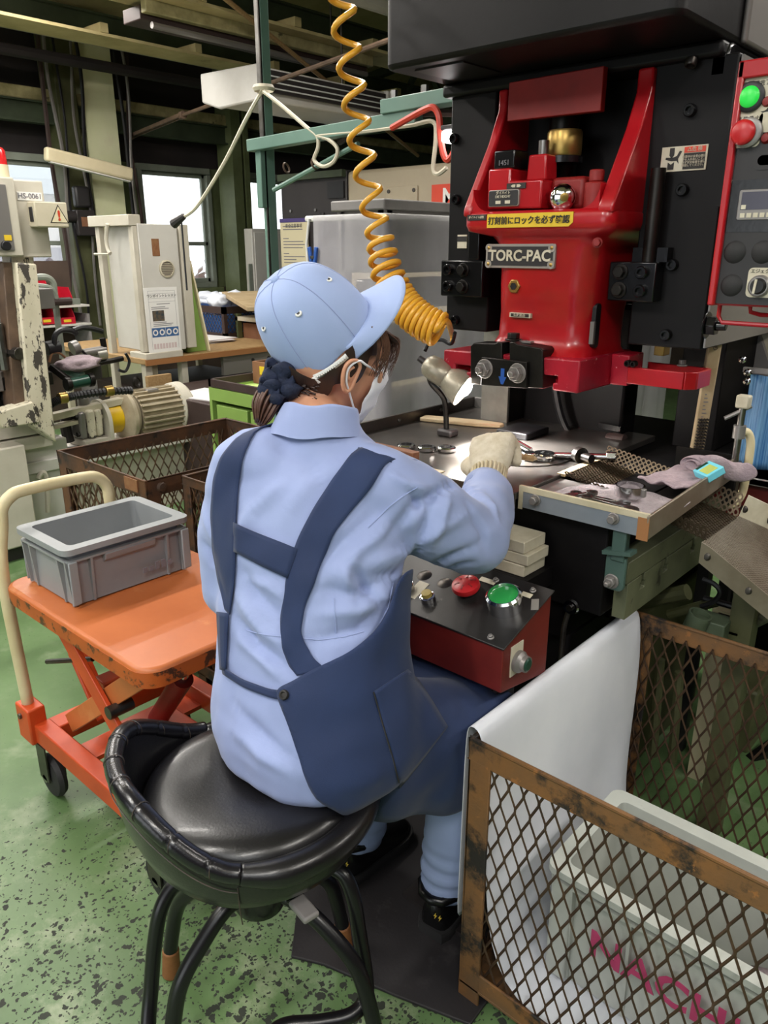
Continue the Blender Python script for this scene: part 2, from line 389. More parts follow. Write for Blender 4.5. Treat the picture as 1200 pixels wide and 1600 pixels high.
def floor_material():
    m = bpy.data.materials.new('green_floor'); m.use_nodes = True; MATS['green_floor'] = m
    nt = m.node_tree; N = nt.nodes; L = nt.links; b = N['Principled BSDF']; b.inputs['Roughness'].default_value = .5
    tc = N.new('ShaderNodeTexCoord')
    def noi(s, d=6, r=.6):
        n = N.new('ShaderNodeTexNoise'); n.inputs['Scale'].default_value = s; n.inputs['Detail'].default_value = d; n.inputs['Roughness'].default_value = r; L.new(tc.outputs['Object'], n.inputs['Vector']); return n
    def rng(f, a, c, lo=0, hi=1):
        r = N.new('ShaderNodeMapRange'); r.inputs[1].default_value = a; r.inputs[2].default_value = c; r.inputs[3].default_value = lo; r.inputs[4].default_value = hi; L.new(f, r.inputs[0]); return r.outputs[0]
    def mix(f, a, c):
        x = N.new('ShaderNodeMix'); x.data_type = 'RGBA'; L.new(f, x.inputs[0])
        for v, k in ((a, 6), (c, 7)):
            if isinstance(v, tuple): x.inputs[k].default_value = v
            else: L.new(v, x.inputs[k])
        return x.outputs[2]
    def mth(op, a, c=None, v=None):
        x = N.new('ShaderNodeMath'); x.operation = op; L.new(a, x.inputs[0])
        if c is not None: L.new(c, x.inputs[1])
        if v is not None: x.inputs[1].default_value = v
        return x.outputs[0]
    base = mix(rng(noi(2.2).outputs['Fac'], .35, .65), lin('#4f6a40'), lin('#668254'))
    base = mix(rng(noi(6, 8).outputs['Fac'], .56, .72, 0, .55), base, lin('#98a386'))
    # worn zone where people roll stools: dark aggregate showing through the paint
    geo = N.new('ShaderNodeSeparateXYZ'); L.new(tc.outputs['Object'], geo.inputs[0])
    dx = mth('ADD', geo.outputs[0], v=.8); dy = mth('ADD', geo.outputs[1], v=-.55)
    d2 = mth('ADD', mth('MULTIPLY', dx, dx), mth('MULTIPLY', dy, dy))
    zone = rng(d2, .08, 1.3, 1, .2)
    nz = noi(40, 3); warp = N.new('ShaderNodeMix'); warp.data_type = 'RGBA'; warp.inputs[0].default_value = .03
    L.new(tc.outputs['Object'], warp.inputs[6]); L.new(nz.outputs['Color'], warp.inputs[7])
    chips = None
    for sc, amt in ((62, .60), (118, .58)):
        vo = N.new('ShaderNodeTexVoronoi'); vo.inputs['Scale'].default_value = sc; vo.inputs['Randomness'].default_value = 1
        L.new(warp.outputs[2], vo.inputs['Vector'])
        sep = N.new('ShaderNodeSeparateColor'); L.new(vo.outputs['Color'], sep.inputs[0])
        size = mth('MULTIPLY', rng(sep.outputs[0], .30, 1, 0, amt), zone)
        k = rng(mth('SUBTRACT', size, vo.outputs['Distance']), 0, .04)
        chips = k if chips is None else mth('MAXIMUM', chips, k)
    pale = mth('MULTIPLY', rng(noi(9, 8, .7).outputs['Fac'], .52, .66, 0, .6), zone)
    base = mix(pale, base, lin('#9aa287'))
    col = mix(chips, base, lin('#2c3128'))
    L.new(col, b.inputs['Base Color'])
    rr = N.new('ShaderNodeMix'); L.new(chips, rr.inputs[0]); rr.inputs[2].default_value = .42; rr.inputs[3].default_value = .75; L.new(rr.outputs[0], b.inputs['Roughness'])
    bp = N.new('ShaderNodeBump'); bp.inputs['Strength'].default_value = .25; bp.inputs['Distance'].default_value = .004; bp.invert = True
    L.new(chips, bp.inputs['Height']); L.new(bp.outputs[0], b.inputs['Normal'])
floor_material()
# ================================================================== the hall
WX = -7.45
struct(MB().box(-12, 5, -6, 11, -.12, 0).build('floor', M('green_floor'), org=(0, 0, 0)))
# wall with the row of windows (it runs along y)
wins = [(-2.1, -.75), (-.35, 1.0), (1.4, 2.2), (2.32, 4.22), (4.56, 5.44), (5.78, 6.72), (7.0, 8.2)]
wl = MB(); wl.box(WX - .16, WX, -6, 11, 0, .98)
sd = struct(wl.build('wall_left', M('wall_brown'), org=(WX, 0, 0)))
up = MB(); up.box(WX - .16, WX, -6, 11, 2.2, 4.6); struct(up.build('wall_left_upper', M('wall_dark'), org=(WX, 0, 2.2)))
pr = MB(); e = [-6] + [v for q in wins for v in q] + [11]
for i in range(0, len(e), 2): pr.box(WX - .16, WX, e[i], e[i + 1], .98, 2.2)
struct(pr.build('trim_1', M('frame_green'), org=(WX, 0, .98)))
for k, (a, b) in enumerate(wins):
    t = bpy.data.objects.new('window_%d' % (k + 1), None); C.objects.link(t); t.location = (WX, a, .98); ORG[t.name] = V((WX, a, .98)); t['kind'] = 'structure'
    f = MB(); d0, d1 = WX - .1, WX + .03
    for (y0, y1, z0, z1) in ((a, b, .98, 1.04), (a, b, 2.14, 2.2), (a, a + .05, 1.04, 2.14), (b - .05, b, 1.04, 2.14)): f.box(d0, d1, y0, y1, z0, z1)
    f.build('window_frame', M('frame_grey'), t, bevel=.006)
    MB().box(WX - .02, WX + .1, a - .04, b + .04, .9, .98).build('window_sill', M('frame_green'), t, bevel=.008)
    n = 2 if b - a > 1.2 else 1
    sw = (b - a - .1) / n
    for j in range(n):
        y0 = a + .05 + j * sw; s = MB()
        for (p, q, z0, z1) in ((y0, y0 + .035, 1.04, 2.14), (y0 + sw - .035, y0 + sw, 1.04, 2.14), (y0, y0 + sw, 1.04, 1.08), (y0, y0 + sw, 2.1, 2.14), (y0, y0 + sw, 1.42, 1.46)): s.box(WX - .06, WX - .02, p, q, z0, z1)
        s.build('sash', M('frame_grey'), t, bevel=.004)
        MB().box(WX - .043, WX - .037, y0 + .035, y0 + sw - .035, 1.08, 2.1).build('pane', M('glass'), t)
struct(MB().box(5, 5.16, -6, 9.6, 0, 4.6).build('wall_right', M('wall_brown'), org=(5, 2, 0)))
wf = MB(); wf.box(WX, -3.2, -6.16, -6, 0, 4.6); wf.box(1.4, 5, -6.16, -6, 0, 4.6); wf.box(-3.2, 1.4, -6.16, -6, 3.0, 4.6)
struct(wf.build('wall_front', M('wall_brown'), org=(-1, -6, 0)))
struct(MB().box(WX, 5, 9.6, 9.76, 0, 4.6).build('wall_back', M('wall_brown'), org=(-2, 9.6, 0)))
# roof: boards over dark green purlins and trusses
rf = MB(); rf.add([(WX - .6, -6, 3.25), (-1.5, -6, 4.3), (-1.5, 11, 4.3), (WX - .6, 11, 3.25), (WX - .6, -6, 3.35), (-1.5, -6, 4.4), (-1.5, 11, 4.4), (WX - .6, 11, 3.35)], [(0, 1, 2, 3), (4, 7, 6, 5), (0, 3, 7, 4), (1, 5, 6, 2), (0, 4, 5, 1), (3, 2, 6, 7)])
rf.box(-1.5, 5, -2.2, 11, 4.3, 4.4)
struct(rf.build('ceiling', M('roof_board'), org=(-2, 2, 3.3)))
for k, (x, z) in enumerate(((-7.2, 2.42), (-6.3, 2.95), (-5.4, 3.08), (-4.4, 3.2), (-3.2, 3.3), (-1.9, 3.35))):
    b = MB(); b.box(x - .05, x + .05, -3, 9.6, z, z + .015); b.box(x - .006, x + .006, -3, 9.6, z + .015, z + .16); b.box(x - .05, x + .05, -3, 9.6, z + .16, z + .175)
    struct(b.build('trim_%d' % (k + 2), M('beam_green'), org=(x, 3, z)))
for k, y in enumerate((-3.4, 7.4, 9.2)):
    b = MB(); b.bar((WX, y, 2.72), (5, y, 2.72), .09, .09); b.bar((WX, y, 3.2), (0, y, 4.15), .09, .08); b.bar((0, y, 4.15), (5, y, 4.15), .09, .08)
    for j in range(9):
        x = WX + .9 * j; z = 3.2 + (x - WX) * .95 / 7.45
        b.bar((x, y, 2.72), (x + .45, y, z + .05), .05, .05); b.bar((x + .45, y, z + .05), (x + .9, y, 2.72), .05, .05)
    struct(b.build('trim_%d' % (k + 8), M('beam_green'), org=(-3, y, 2.72)))
# pale green steel column by the windows (H section)
cc = MB(); a0 = atx(150, 330, -7.05); b0 = atx(197, 330, -7.05)
cx, cy0, cy1 = -7.05, a0.y, b0.y
cc.box(cx - .012, cx, cy0, cy1, 0, 3.3); cc.box(cx - .27, cx - .012, (cy0 + cy1) / 2 - .006, (cy0 + cy1) / 2 + .006, 0, 3.3); cc.box(cx - .282, cx - .27, cy0, cy1, 0, 3.3)
struct(cc.build('trim_13', M('pale_green_col'), org=(cx, cy0, 0)))
cl = MB(); cl.box(cx - .33, cx - .05, cy0 - .22, cy0 - .03, 0, 3.3)
struct(cl.build('trim_14', M('olive_dark'), org=(cx, cy0 - .3, 0), bevel=.01))
cp = MB(); cp.box(cx - .3, cx - .04, 5.5, 5.62, 0, 3.2); cp.box(cx - .3, cx - .04, 5.66, 5.72, 0, 3.2)
struct(cp.build('trim_15', M('frame_green'), org=(cx, 5.5, 0)))
# cables running down the column
for k, (dy, dx, r, mm) in enumerate(((-.04, .03, .017, 'cable_black'), (-.09, .02, .013, 'silver_grey'), (-.30, .04, .016, 'silver_grey'), (-.24, .05, .012, 'cable_black'), (-.36, .02, .02, 'dark_brown'), (.36, .02, .018, 'cable_black'), (.40, .04, .014, 'silver_grey'), (.44, .01, .016, 'dark_brown'))):
    pts = [(cx + dx + .02 * math.sin(j * 1.3 + k), cy0 + dy + .02 * math.sin(j * .9 + k * 2), 3.2 - j * .25) for j in range(11)]
    t = MB().tube(bez(pts, 4), r, 6).build('cable', M(mm)); tag(t, ('thick black cable hugging the near edge of the pale green column', 'thin grey cable beside the thick black one on the pale green column', 'grey cable down the middle of the olive box section', 'slim black cable between the grey ones on the olive box section', 'thick brown cable on the outer edge of the olive box section', 'thick black cable on the window side of the pale green column', 'grey cable next to the window side of the pale green column', 'brown cable hanging furthest toward the middle window')[k], 'cable', 'cables strapped to the pale green column')
t = thing('switch_block', 'dark electric switch block with plugs beside the pale green column', 'switch', (cx + .06, cy0 - .16, 1.45))
MB().box(cx + .0, cx + .09, cy0 - .24, cy0 - .06, 1.5, 1.72).build('body', M('dark_cabinet'), t, bevel=.01)
MB().box(cx + .0, cx + .08, cy0 - .22, cy0 - .08, 1.74, 1.92).build('hood', M('panel_black'), t, bevel=.02)
MB().box(cx + .09, cx + .095, cy0 - .2, cy0 - .1, 1.58, 1.66).build('label_plate', M('box_brown'), t)
MB().cyl((cx + .05, cy0 - .33, 1.66), (cx + .05, cy0 - .24, 1.66), .05, n=12).build('plug', M('dark_cabinet'), t)
# wire duct along the wall head
a = atx(0, 140, -7.22); b = atx(450, 206, -7.22); d = (b - a).normalized()
wd = MB().bar((-7.22, a.y - 1.2, a.z), (-7.22, 9.5, a.z + .0), .1, .1)
tag(wd.build('cable_duct', M('duct_cream'), bevel=.01), 'long cream cable duct running under the roof along the window wall', 'duct')
for k in range(2):
    p = MB().tube([(-6.75 + k * .25, -1.5, 2.86 + .12 * k), (-6.75 + k * .25, 9.5, 2.86 + .12 * k)], .045 - .01 * k, 8)
    tag(p.build('roof_pipe', M('wall_dark' if k == 0 else 'silver_grey')), ('dark pipe under the roof above the windows', 'thin grey pipe under the roof above the windows')[k], 'pipe')
for k, (xx, p0_, p1_, wd_) in enumerate(((-4.6, (330, 12), (600, 78), .34), (-5.7, (0, 22), (160, 60), .3))):
    a, b = atx(*p0_, xx), atx(*p1_, xx); bb = MB(); bb.box(xx - wd_, xx, a.y - 1.0, b.y + 3, a.z, a.z + .02)
    for j in range(7): bb.box(xx - wd_ - .01, xx + .012, a.y - .9 + j * .8, a.y - .84 + j * .8, a.z + .02, a.z + .08)
    struct(bb.build('trim_%d' % (16 + k), M('roof_board'), org=(xx, a.y, a.z)))
# thick pale pipe and channel near the top of the picture
tag(MB().tube([(-4.1, -1, 2.98), (-4.1, 9.5, 2.98)], .06, 10).build('roof_pipe', M('ac_white')), 'thick pale grey pipe hung under the roof boards', 'pipe')
# long dark strip light fixtures with a cream channel, near the top
t = thing('strip_fixture', 'long dark hanging channel fixture with cream rail under the roof', 'light', (-4.9, 3.0, 2.7))
y0 = atx(205, 20, -4.9); zt = y0.z
MB().box(-5.0, -4.8, y0.y, y0.y + 2.05, zt - .05, zt + .03).build('channel', M('dark_brown'), t, bevel=.006)
MB().box(-4.79, -4.73, y0.y, y0.y + 2.05, zt - .02, zt + .06).build('rail', M('duct_cream'), t, bevel=.006)
MB().cyl((-4.76, y0.y + .05, zt - .08), (-4.76, y0.y + 2.0, zt - .08), .02, n=8).build('tube', M('silver_grey'), t)
for yy in (y0.y + .3, y0.y + 1.7): MB().cyl((-4.85, yy, zt + .03), (-4.85, yy, 3.62), .008, n=6).build('hanger', M('steel_dark'), t)
# ceiling hung air conditioner
AY = 3.6
pa, pb, pc, pd, pe = [aty(*p, AY) for p in ((402, 100), (315, 118), (402, 136), (342, 166), (317, 160))]
ln = atx(608, 150, pa.x).y - AY
prof = [(pa.x, pa.z), (pb.x, pb.z + .005), (pb.x + .0, pe.z), (pd.x, pd.z - .01), (pc.x - .02, pc.z - .07), (pc.x, pc.z - .02)]
t = thing('air_conditioner', 'grey ceiling hung air conditioner with a long slotted outlet', 'air conditioner', ((pa.x + pb.x) / 2, AY + ln / 2, pd.z))
def pgrow(p, k): cxm = sum(q[0] for q in p) / len(p); czm = sum(q[1] for q in p) / len(p); return [(cxm + (q[0] - cxm) * k, czm + (q[1] - czm) * k) for q in p]
MB().prism(pgrow(prof, .97), 'xz', AY + .04, AY + ln - .04).build('casing', M('ac_white'), t, bevel=.01)
for yy in (AY, AY + ln - .04): MB().prism(pgrow(prof, 1.06), 'xz', yy, yy + .04).build('end_panel', M('ac_white'), t, bevel=.012)
xo = pa.x + .006
MB().box(xo - .01, xo + .004, AY + .05, AY + ln - .05, pc.z - .02, pa.z - .02).build('outlet', M('dark_cabinet'), t)
for j in range(3): MB().box(xo, xo + .014, AY + .05, AY + ln - .05, pc.z + .0 + .035 * j, pc.z + .008 + .035 * j).build('slat', M('ac_front'), t)
for yy in (AY + .25, AY + ln - .25): MB().cyl((pa.x - .25, yy, pa.z - .02), (pa.x - .25, yy, 3.5), .008, n=6).build('hanger', M('steel_dark'), t)
# diagonal tie rods with turnbuckle
t = thing('tie_rod', 'rusty roof tie rod with a turnbuckle beside the pale green column', 'rod', atz(300, 175, 2.5))
p0, p1, p2, p3, p4 = [atz(*p, 2.4) for p in ((196, 219), (205, 213), (285, 180), (300, 172), (600, 64))]
MB().cyl(p0, p1, .014, n=8).build('rod', M('rust_rod'), t)
dd = (p2 - p1).normalized(); uu = dd.cross(V((0, 0, 1))).normalized()
MB().bar(p1 + uu * .022, p2 + uu * .022, .014, .03).build('turnbuckle', M('rust_rod'), t, bevel=.004); MB().bar(p1 - uu * .022, p2 - uu * .022, .014, .03).build('turnbuckle', M('rust_rod'), t, bevel=.004)
for p in (p1, p2): MB().cyl(p - dd * .03, p + dd * .03, .032, n=8).build('nut', M('rust_rod'), t, bevel=.004)
MB().cyl(p2, p4 + (p4 - p3) * .6, .014, n=8).build('rod', M('rust_rod'), t)
q0, q1 = atz(330, -20, 2.9), atz(590, 192, 2.45)
tag(MB().cyl(q0, q1 + (q1 - q0) * .4, .016, n=8).build('tie_rod', M('wood')), 'thin tan roof tie rod crossing behind the coiled yellow hose', 'rod')
# flat cream tube lamp fixed to the column
t = thing('tube_lamp', 'cream tube lamp slanting in front of the pale green column', 'lamp', (cx + .2, cy0, 2.0))
a, b = atx(70, 240, cx + .3), atx(206, 273, cx + .3)
MB().bar(a, b, .07, .11).build('housing', M('fixture_cream'), t, bevel=.02, seg=3)
MB().bar(a + V((0, .03, -.06)), b + V((0, -.03, -.06)), .05, .012).build('lens', M('label_white'), t, bevel=.004)
MB().bar((a + b) / 2, V((cx, ((a + b) / 2).y + .1, ((a + b) / 2).z)), .03, .03).build('bracket', M('silver_grey'), t)
# cord with a dark plug, tied to the green post
# --------------------------------------------------------------- outside
struct(MB().box(-40, -12, -25, 40, -.3, -.2).build('ground_outside', M('ext_ground'), org=(-20, 4, -.3)))
t = thing('neighbour_house', 'pale house with a grey roof seen through the windows', 'building', (-19, 9, -.2))
MB().box(-22, -18, 2, 9.5, -.2, 2.6).build('wall', M('ext_wall'), t); MB().prism([(-22.6, 2.6), (-17.4, 2.5), (-20, 3.7)], 'xz', 1.6, 9.9).build('roof', M('ext_roof'), t)
for yy in (3.2, 5.6, 8.0): MB().box(-18.02, -17.96, yy, yy + 1.1, .3, 1.4).build('window', M('ext_door'), t)
MB().box(-18.02, -17.96, 6.9, 7.7, -.2, 1.6).build('door', M('ext_door'), t)
hb = MB(); random.seed(3)
for i in range(500):
    c = V((-15.5 + random.gauss(0, .35), 3 + random.random() * 17, -.2 + random.random() * 1.25)); a = V((random.gauss(0, 1), random.gauss(0, 1), random.gauss(0, 1))).normalized() * .16; b = V((random.gauss(0, 1), random.gauss(0, 1), random.gauss(0, 1))).normalized() * .12
    hb.add([c - a, c + b, c + a, c - b], [(0, 1, 2, 3)])
tag(hb.build('hedge', M('hedge'), kind='stuff', smooth=0), 'reddish hedge outside the windows', 'hedge')
# ================================================================== things at the far side
# green post with a bracket arm
t = thing('green_post', 'slim green steel post with a bracket arm and tied cords', 'post', (-2.371, 2.0, 0))
px, py = -2.371, 2.0
pm = MB(); pm.box(px - .015, px + .015, py - .02, py + .02, 0, 3.25); pm.build('post', M('teal_paint'), t, bevel=.004)
MB().box(px - .009, px + .009, py - .026, py - .02, 1.75, 3.25).build('rail', M('steel'), t); MB().box(px + .009, px + .015, py - .027, py - .02, 0, 3.25).build('rail', M('steel_dark'), t)
MB().box(px - .05, px + .05, py - .05, py + .05, 0, .012).build('base_plate', M('teal_paint'), t)
ae = aty(735, 183, 2.0); az = aty(560, 205, 2.0).z
MB().bar((px - .04, py - .045, az - .01), (-1.62, py - .045, az + .01), .04, .04).build('arm', M('teal_paint'), t, bevel=.003)
MB().bar((-1.75, py - .045, az + .045), (-1.4, py - .045, az + .05), .06, .04).build('arm_tip', M('teal_paint'), t, bevel=.003)
s0 = aty(428, 297, 1.96); s1 = aty(560, 225, 1.96)
MB().cyl(s0, s1, .009, n=8).build('brace', M('teal_paint'), t)
MB().bar((px + .0, py - .03, az - .22), (px + .0, py - .03, az), .035, .03).build('bracket_plate', M('teal_paint'), t, bevel=.003)
for k in range(3): MB().hexa((-1.72 + .12 * k, py - .045, az + .06), (-1.72 + .12 * k, py - .045, az + .09), .012).build('bolt', M('steel'), t)
MB().lathe([(.016, 0), (.02, .004), (.016, .008), (.012, .004), (.016, 0)], aty(446, 263, 1.95), (1, .2, .3), 14).build('hook_ring', M('rust_rod'), t)
MB().lathe([(.016, 0), (.02, .004), (.016, .008), (.012, .004), (.016, 0)], aty(490, 257, 1.95), (1, .2, .3), 14).build('hook_ring', M('rust_rod'), t)
# cords
k0 = aty(412, 138, 1.96)
pl = atd(283, 341, 3.1)
t = thing('plug_cord', 'white power cord with a dark plug, tied to the green post', 'cord', pl)
MB().tube(bez([k0, atd(385, 185, 2.75), atd(350, 255, 2.9), atd(308, 322, 3.05), pl], 6), .007, 6).build('cord', M('cable_white'), t)
dv = (pl - atd(308, 322, 3.05)).normalized()
MB().cyl(pl - dv * .02, pl + dv * .05, .012, .02, 10).build('plug', M('dark_cabinet'), t, bevel=.004)
MB().tube([pl + V((0, 0, -.01)), pl + V((0, 0, -.28))], .004, 5).build('tail', M('cable_black'), t)
lp = [aty(*p, 1.94) for p in ((412, 143), (440, 165), (478, 198), (495, 213), (497, 230), (491, 250), (505, 260), (522, 252), (527, 232), (512, 217), (497, 212), (560, 206), (640, 196), (676, 190), (681, 215), (677, 262), (684, 272), (698, 262))]
tag(MB().tube(bez(lp, 6), .0065, 6).build('looped_cord', M('cable_white')), 'cream cord looping down and along the green bracket arm', 'cord')
MB().lathe([(.034, 0), (.04, .01), (.034, .02), (.034, 0)], k0 - V((0, 0, .01)), (0, 0, 1), 12).build('cord_knot', M('cable_white'), bpy.data.objects['looped_cord'])
rc = [aty(*p, 1.9) for p in ((612, 200), (640, 184), (664, 171), (677, 168), (686, 182), (688, 210), (693, 240), (700, 250), (710, 236), (717, 200), (716, 165))]
tag(MB().tube(bez(rc, 6), .0095, 7).build('red_cable', M('red_cable')), 'red cable hanging in a loop from the green arm', 'cable')
bc = [aty(*p, 1.98) for p in ((530, 222), (575, 196), (640, 183), (665, 177), (722, 177))]
tag(MB().tube(bez(bc, 6), .011, 6).build('dark_cable', M('dark_brown')), 'dark cable laid along the top of the green arm', 'cable')
# yellow coiled air hose
ctr = [(522, -60, 1.66), (533, 0, 1.68), (546, 95, 1.72), (559, 190, 1.76), (572, 270, 1.79), (584, 330, 1.81), (594, 375, 1.82), (601, 412, 1.82), (612, 445, 1.82), (632, 478, 1.82), (660, 502, 1.81), (688, 516, 1.80)]
cp_ = bez([atd(*c) for c in ctr], 24)
L_ = [0]
for i in range(1, len(cp_)): L_.append(L_[-1] + (cp_[i] - cp_[i - 1]).length)
def pitch(y):
    return .074 - .044 * sm(300, 400, y) - .0165 * sm(425, 470, y)
hp = []; s = 0; ang = 2.2; j = 0
u = frame_of(cp_[1] - cp_[0])[0]
while s < L_[-1]:
    while j < len(L_) - 2 and L_[j + 1] < s: j += 1
    f = (s - L_[j]) / (L_[j + 1] - L_[j]); p = cp_[j].lerp(cp_[j + 1], f); d = (cp_[j + 1] - cp_[j]).normalized()
    u = (u - d * u.dot(d)).normalized(); v = d.cross(u)
    rr = .026 + .011 * sm(.6, .85, s / L_[-1])
    hp.append(p + (u * math.cos(ang) + v * math.sin(ang)) * rr)
    st = 2 * PI / 18; ang += st; s += pitch(proj(p)[1]) / 18
end = [atd(697, 500, 1.8), aty(706, 522, 1.72), aty(707, 534, 1.73)]
hp = [hp[0] + V((0, 0, 1.0))] + hp + bez([hp[-1]] + end, 5)[1:]
tag(MB().tube(hp, .0072, 6).build('coiled_hose', M('yellow_hose'), smooth=180), 'yellow coiled air hose hanging beside the press', 'hose')
# --- dark machine and beige machine at the back (their fronts face the operator side)
a, b, c = aty(438, 277, 4.6), aty(541, 265, 4.6), aty(735, 250, 4.6)
t = thing('dark_machine', 'tall dark brown machine cabinet behind the green post', 'cabinet', (a.x / 2 + b.x / 2, 4.9, 0))
MB().box(a.x, b.x, 4.6, 5.5, 0, b.z).build('body', M('dark_cabinet'), t, bevel=.01)
MB().box(b.x - .2, b.x - .02, 4.585, 4.6, b.z - .2, b.z - .08).build('recess', M('cable_black'), t)
MB().box(b.x - .3, b.x - .25, 4.585, 4.6, b.z - .5, b.z - .3).build('hinge', M('panel_black'), t, bevel=.004)
for xx in (a.x + .12, a.x + .42): MB().cyl((xx, 4.6, b.z - .28), (xx, 4.59, b.z - .28), .012, n=8).build('screw', M('steel'), t)
MB().box(a.x + .02, b.x, 4.55, 4.595, b.z - .05, b.z).build('edge_rail', M('beam_green'), t)
t = thing('beige_machine', 'beige machine housing with a small hatch and red sign', 'machine', (b.x / 2 + c.x / 2, 4.9, 0))
MB().box(b.x + .004, c.x + .5, 4.6, 5.5, 0, b.z - .01).build('body', M('beige_machine'), t, bevel=.03)
h0, h1 = aty(605, 293, 4.6), aty(654, 291, 4.6)
MB().box(h0.x, h1.x, 4.585, 4.6, h0.z - .28, h0.z).build('hatch', M('beige_machine'), t, bevel=.004)
for xx in (h0.x + .03, h1.x - .03): MB().cyl((xx, 4.585, h0.z - .03), (xx, 4.578, h0.z - .03), .014, n=8).build('screw', M('steel_dark'), t)
s0 = aty(676, 289, 4.55); s1 = aty(735, 287, 4.55)
MB().box(s0.x, s1.x + .5, 4.54, 4.6, s0.z - .17, s0.z).build('sign', M('orange_strip'), t)
text('lettering', 'Ma', (s0.x + .19, 4.54, s0.z - .09), (1, 0, 0), (0, 0, 1), .16, M('label_white'), t, bold=.004)
# notice on the dark machine
n0, n1 = aty(438, 342, 4.58), aty(481, 342, 4.58)
t = thing('notice_sheet', 'cream notice sheet with a purple header on the dark machine', 'notice', (n0.x, 4.58, n0.z - .5))
MB().box(n0.x, n1.x, 4.575, 4.58, n0.z - .56, n0.z - .03).build('sheet', M('paper_cream'), t); MB().box(n0.x, n1.x, 4.57, 4.58, n0.z - .03, n0.z).build('header', M('purple'), t)
pm = MB(); random.seed(5); wn = n1.x - n0.x
for j in range(20):
    if j in (2, 3, 8, 13): continue
    z = n0.z - .065 - j * .024; pm.box(n0.x + wn * .1, n0.x + wn * (.3 if j in (4, 9) else .55 + .35 * random.random()), 4.5735, 4.575, z, z + .007)
pm.build('printed_lines', M('print_grey'), t, kind='stuff', smooth=0)
text('heading', '安全注意事項', ((n0.x + n1.x) / 2, 4.575, n0.z - .06), (1, 0, 0), (0, 0, 1), .035, M('ink'), t)
# blue clothes pegs on the curtain rod end
# --- grey rack behind the plastic curtain
t = thing('storage_rack', 'grey steel storage rack with bins behind the plastic curtain', 'rack', (-2.5, 3.3, 0))
zt = atx(600, 312, -2.22).z
for x in (-2.43, -2.2):
    for y in (2.45, 4.35): MB().box(x - .02, x + .02, y - .02, y + .02, 0, zt).build('post', M('grey_cabinet'), t)
for z in (.25, .55, .85, 1.15): MB().box(-2.43, -2.2, 2.45, 4.35, z, z + .02).build('shelf', M('grey_cabinet'), t)
bx = MB()
MB().box(-2.46, -2.16, 2.4, 3.2, zt - .04, zt).build('top_bin_rim', M('grey_cabinet'), t, bevel=.006); MB().box(-2.44, -2.18, 2.43, 3.17, 1.3, zt - .03).build('top_bin', M('silver_grey'), t, bevel=.01)
MB().box(-2.46, -2.16, 3.28, 4.2, zt - .06, zt - .02).build('top_bin_rim', M('grey_cabinet'), t, bevel=.006); MB().box(-2.44, -2.18, 3.3, 4.17, 1.3, zt - .05).build('top_bin', M('silver_grey'), t, bevel=.01)
t2 = t
for j, z in enumerate((.27, .57, .87, 1.17)):
    for i in range(3): MB().box(-2.42, -2.21, 2.5 + i * .62, 3.06 + i * .62, z, z + (.2 if z < 1.1 else .1)).build('bin', M('silver_grey' if (i + j) % 2 else 'grey_cabinet'), t, bevel=.01)
# plastic curtain on a rod
crn = atx(600, 338, -2.1); zc = crn.z; xl = aty(495, 345, crn.y).x
t = thing('curtain_rod', 'white rod with hanging ties carrying the plastic curtain', 'rod', (-2.1, crn.y, zc))
MB().tube([(xl - .06, crn.y, zc), (-2.1, crn.y, zc), (-2.1, 5.2, zc)], .012, 8).build('rod', M('label_white'), t)
for (x, y) in ((xl, crn.y), (-2.1, crn.y)): MB().cyl((x, y, 0), (x, y, zc), .008, n=6).build('stand', M('silver_grey'), t)
MB().tube([(xl - .03, crn.y - .015, zc), (xl - .045, crn.y - .02, zc - .1), (xl - .03, crn.y - .02, zc - .3)], .006, 6).build('tie', M('label_white'), t)
def sheet(path, z0, z1, amp, fr, nz=14):
    pts = []; v = []; seg = 70
    Ls = [0]
    for i in range(1, len(path)): Ls.append(Ls[-1] + (V(path[i]) - V(path[i - 1])).length)
    for i in range(seg + 1):
        s = Ls[-1] * i / seg; k = max(j for j in range(len(Ls) - 1) if Ls[j] <= s + 1e-9); f = (s - Ls[k]) / (Ls[k + 1] - Ls[k])
        p = V(path[k]).lerp(V(path[k + 1]), f); d = (V(path[k + 1]) - V(path[k])).normalized(); nrm = V((d.y, -d.x, 0))
        for j in range(nz + 1):
            h = j / nz; q = p + nrm * amp * (.25 + h) * (math.sin(s * fr + 1.3 * math.sin(s * 2.1 + h)) + .5 * math.sin(s * fr * 2.3 + 2 * h)); v.append(V((q.x, q.y, z1 + (z0 - z1) * h)))
    f = [(i * (nz + 1) + j, (i + 1) * (nz + 1) + j, (i + 1) * (nz + 1) + j + 1, i * (nz + 1) + j + 1) for i in range(seg) for j in range(nz)]
    return MB().add(v, f)
o = sheet([(xl, crn.y - .02, 0), (-2.1, crn.y - .02, 0), (-2.08, crn.y, 0), (-2.08, 5.2, 0)], .12, zc + .012, .02, 16).build('plastic_curtain', M('curtain'), smooth=180)
tag(o, 'translucent plastic curtain hung round the storage rack', 'curtain')
t = thing('clothes_peg', 'blue plastic clothes peg hanging at the curtain edge', 'peg', aty(490, 412, crn.y - .04))
pg = aty(489, 398, crn.y - .04)
for s in (-1, 1): MB().bar(pg + V((s * .022, 0, .03)), pg + V((s * .006, 0, -.05)), .012, .016).build('jaw', M('blue_arrow'), t, bevel=.003)
MB().bar(pg + V((-.012, 0, -.01)), pg + V((.012, 0, -.01)), .012, .012).build('spring', M('steel'), t)
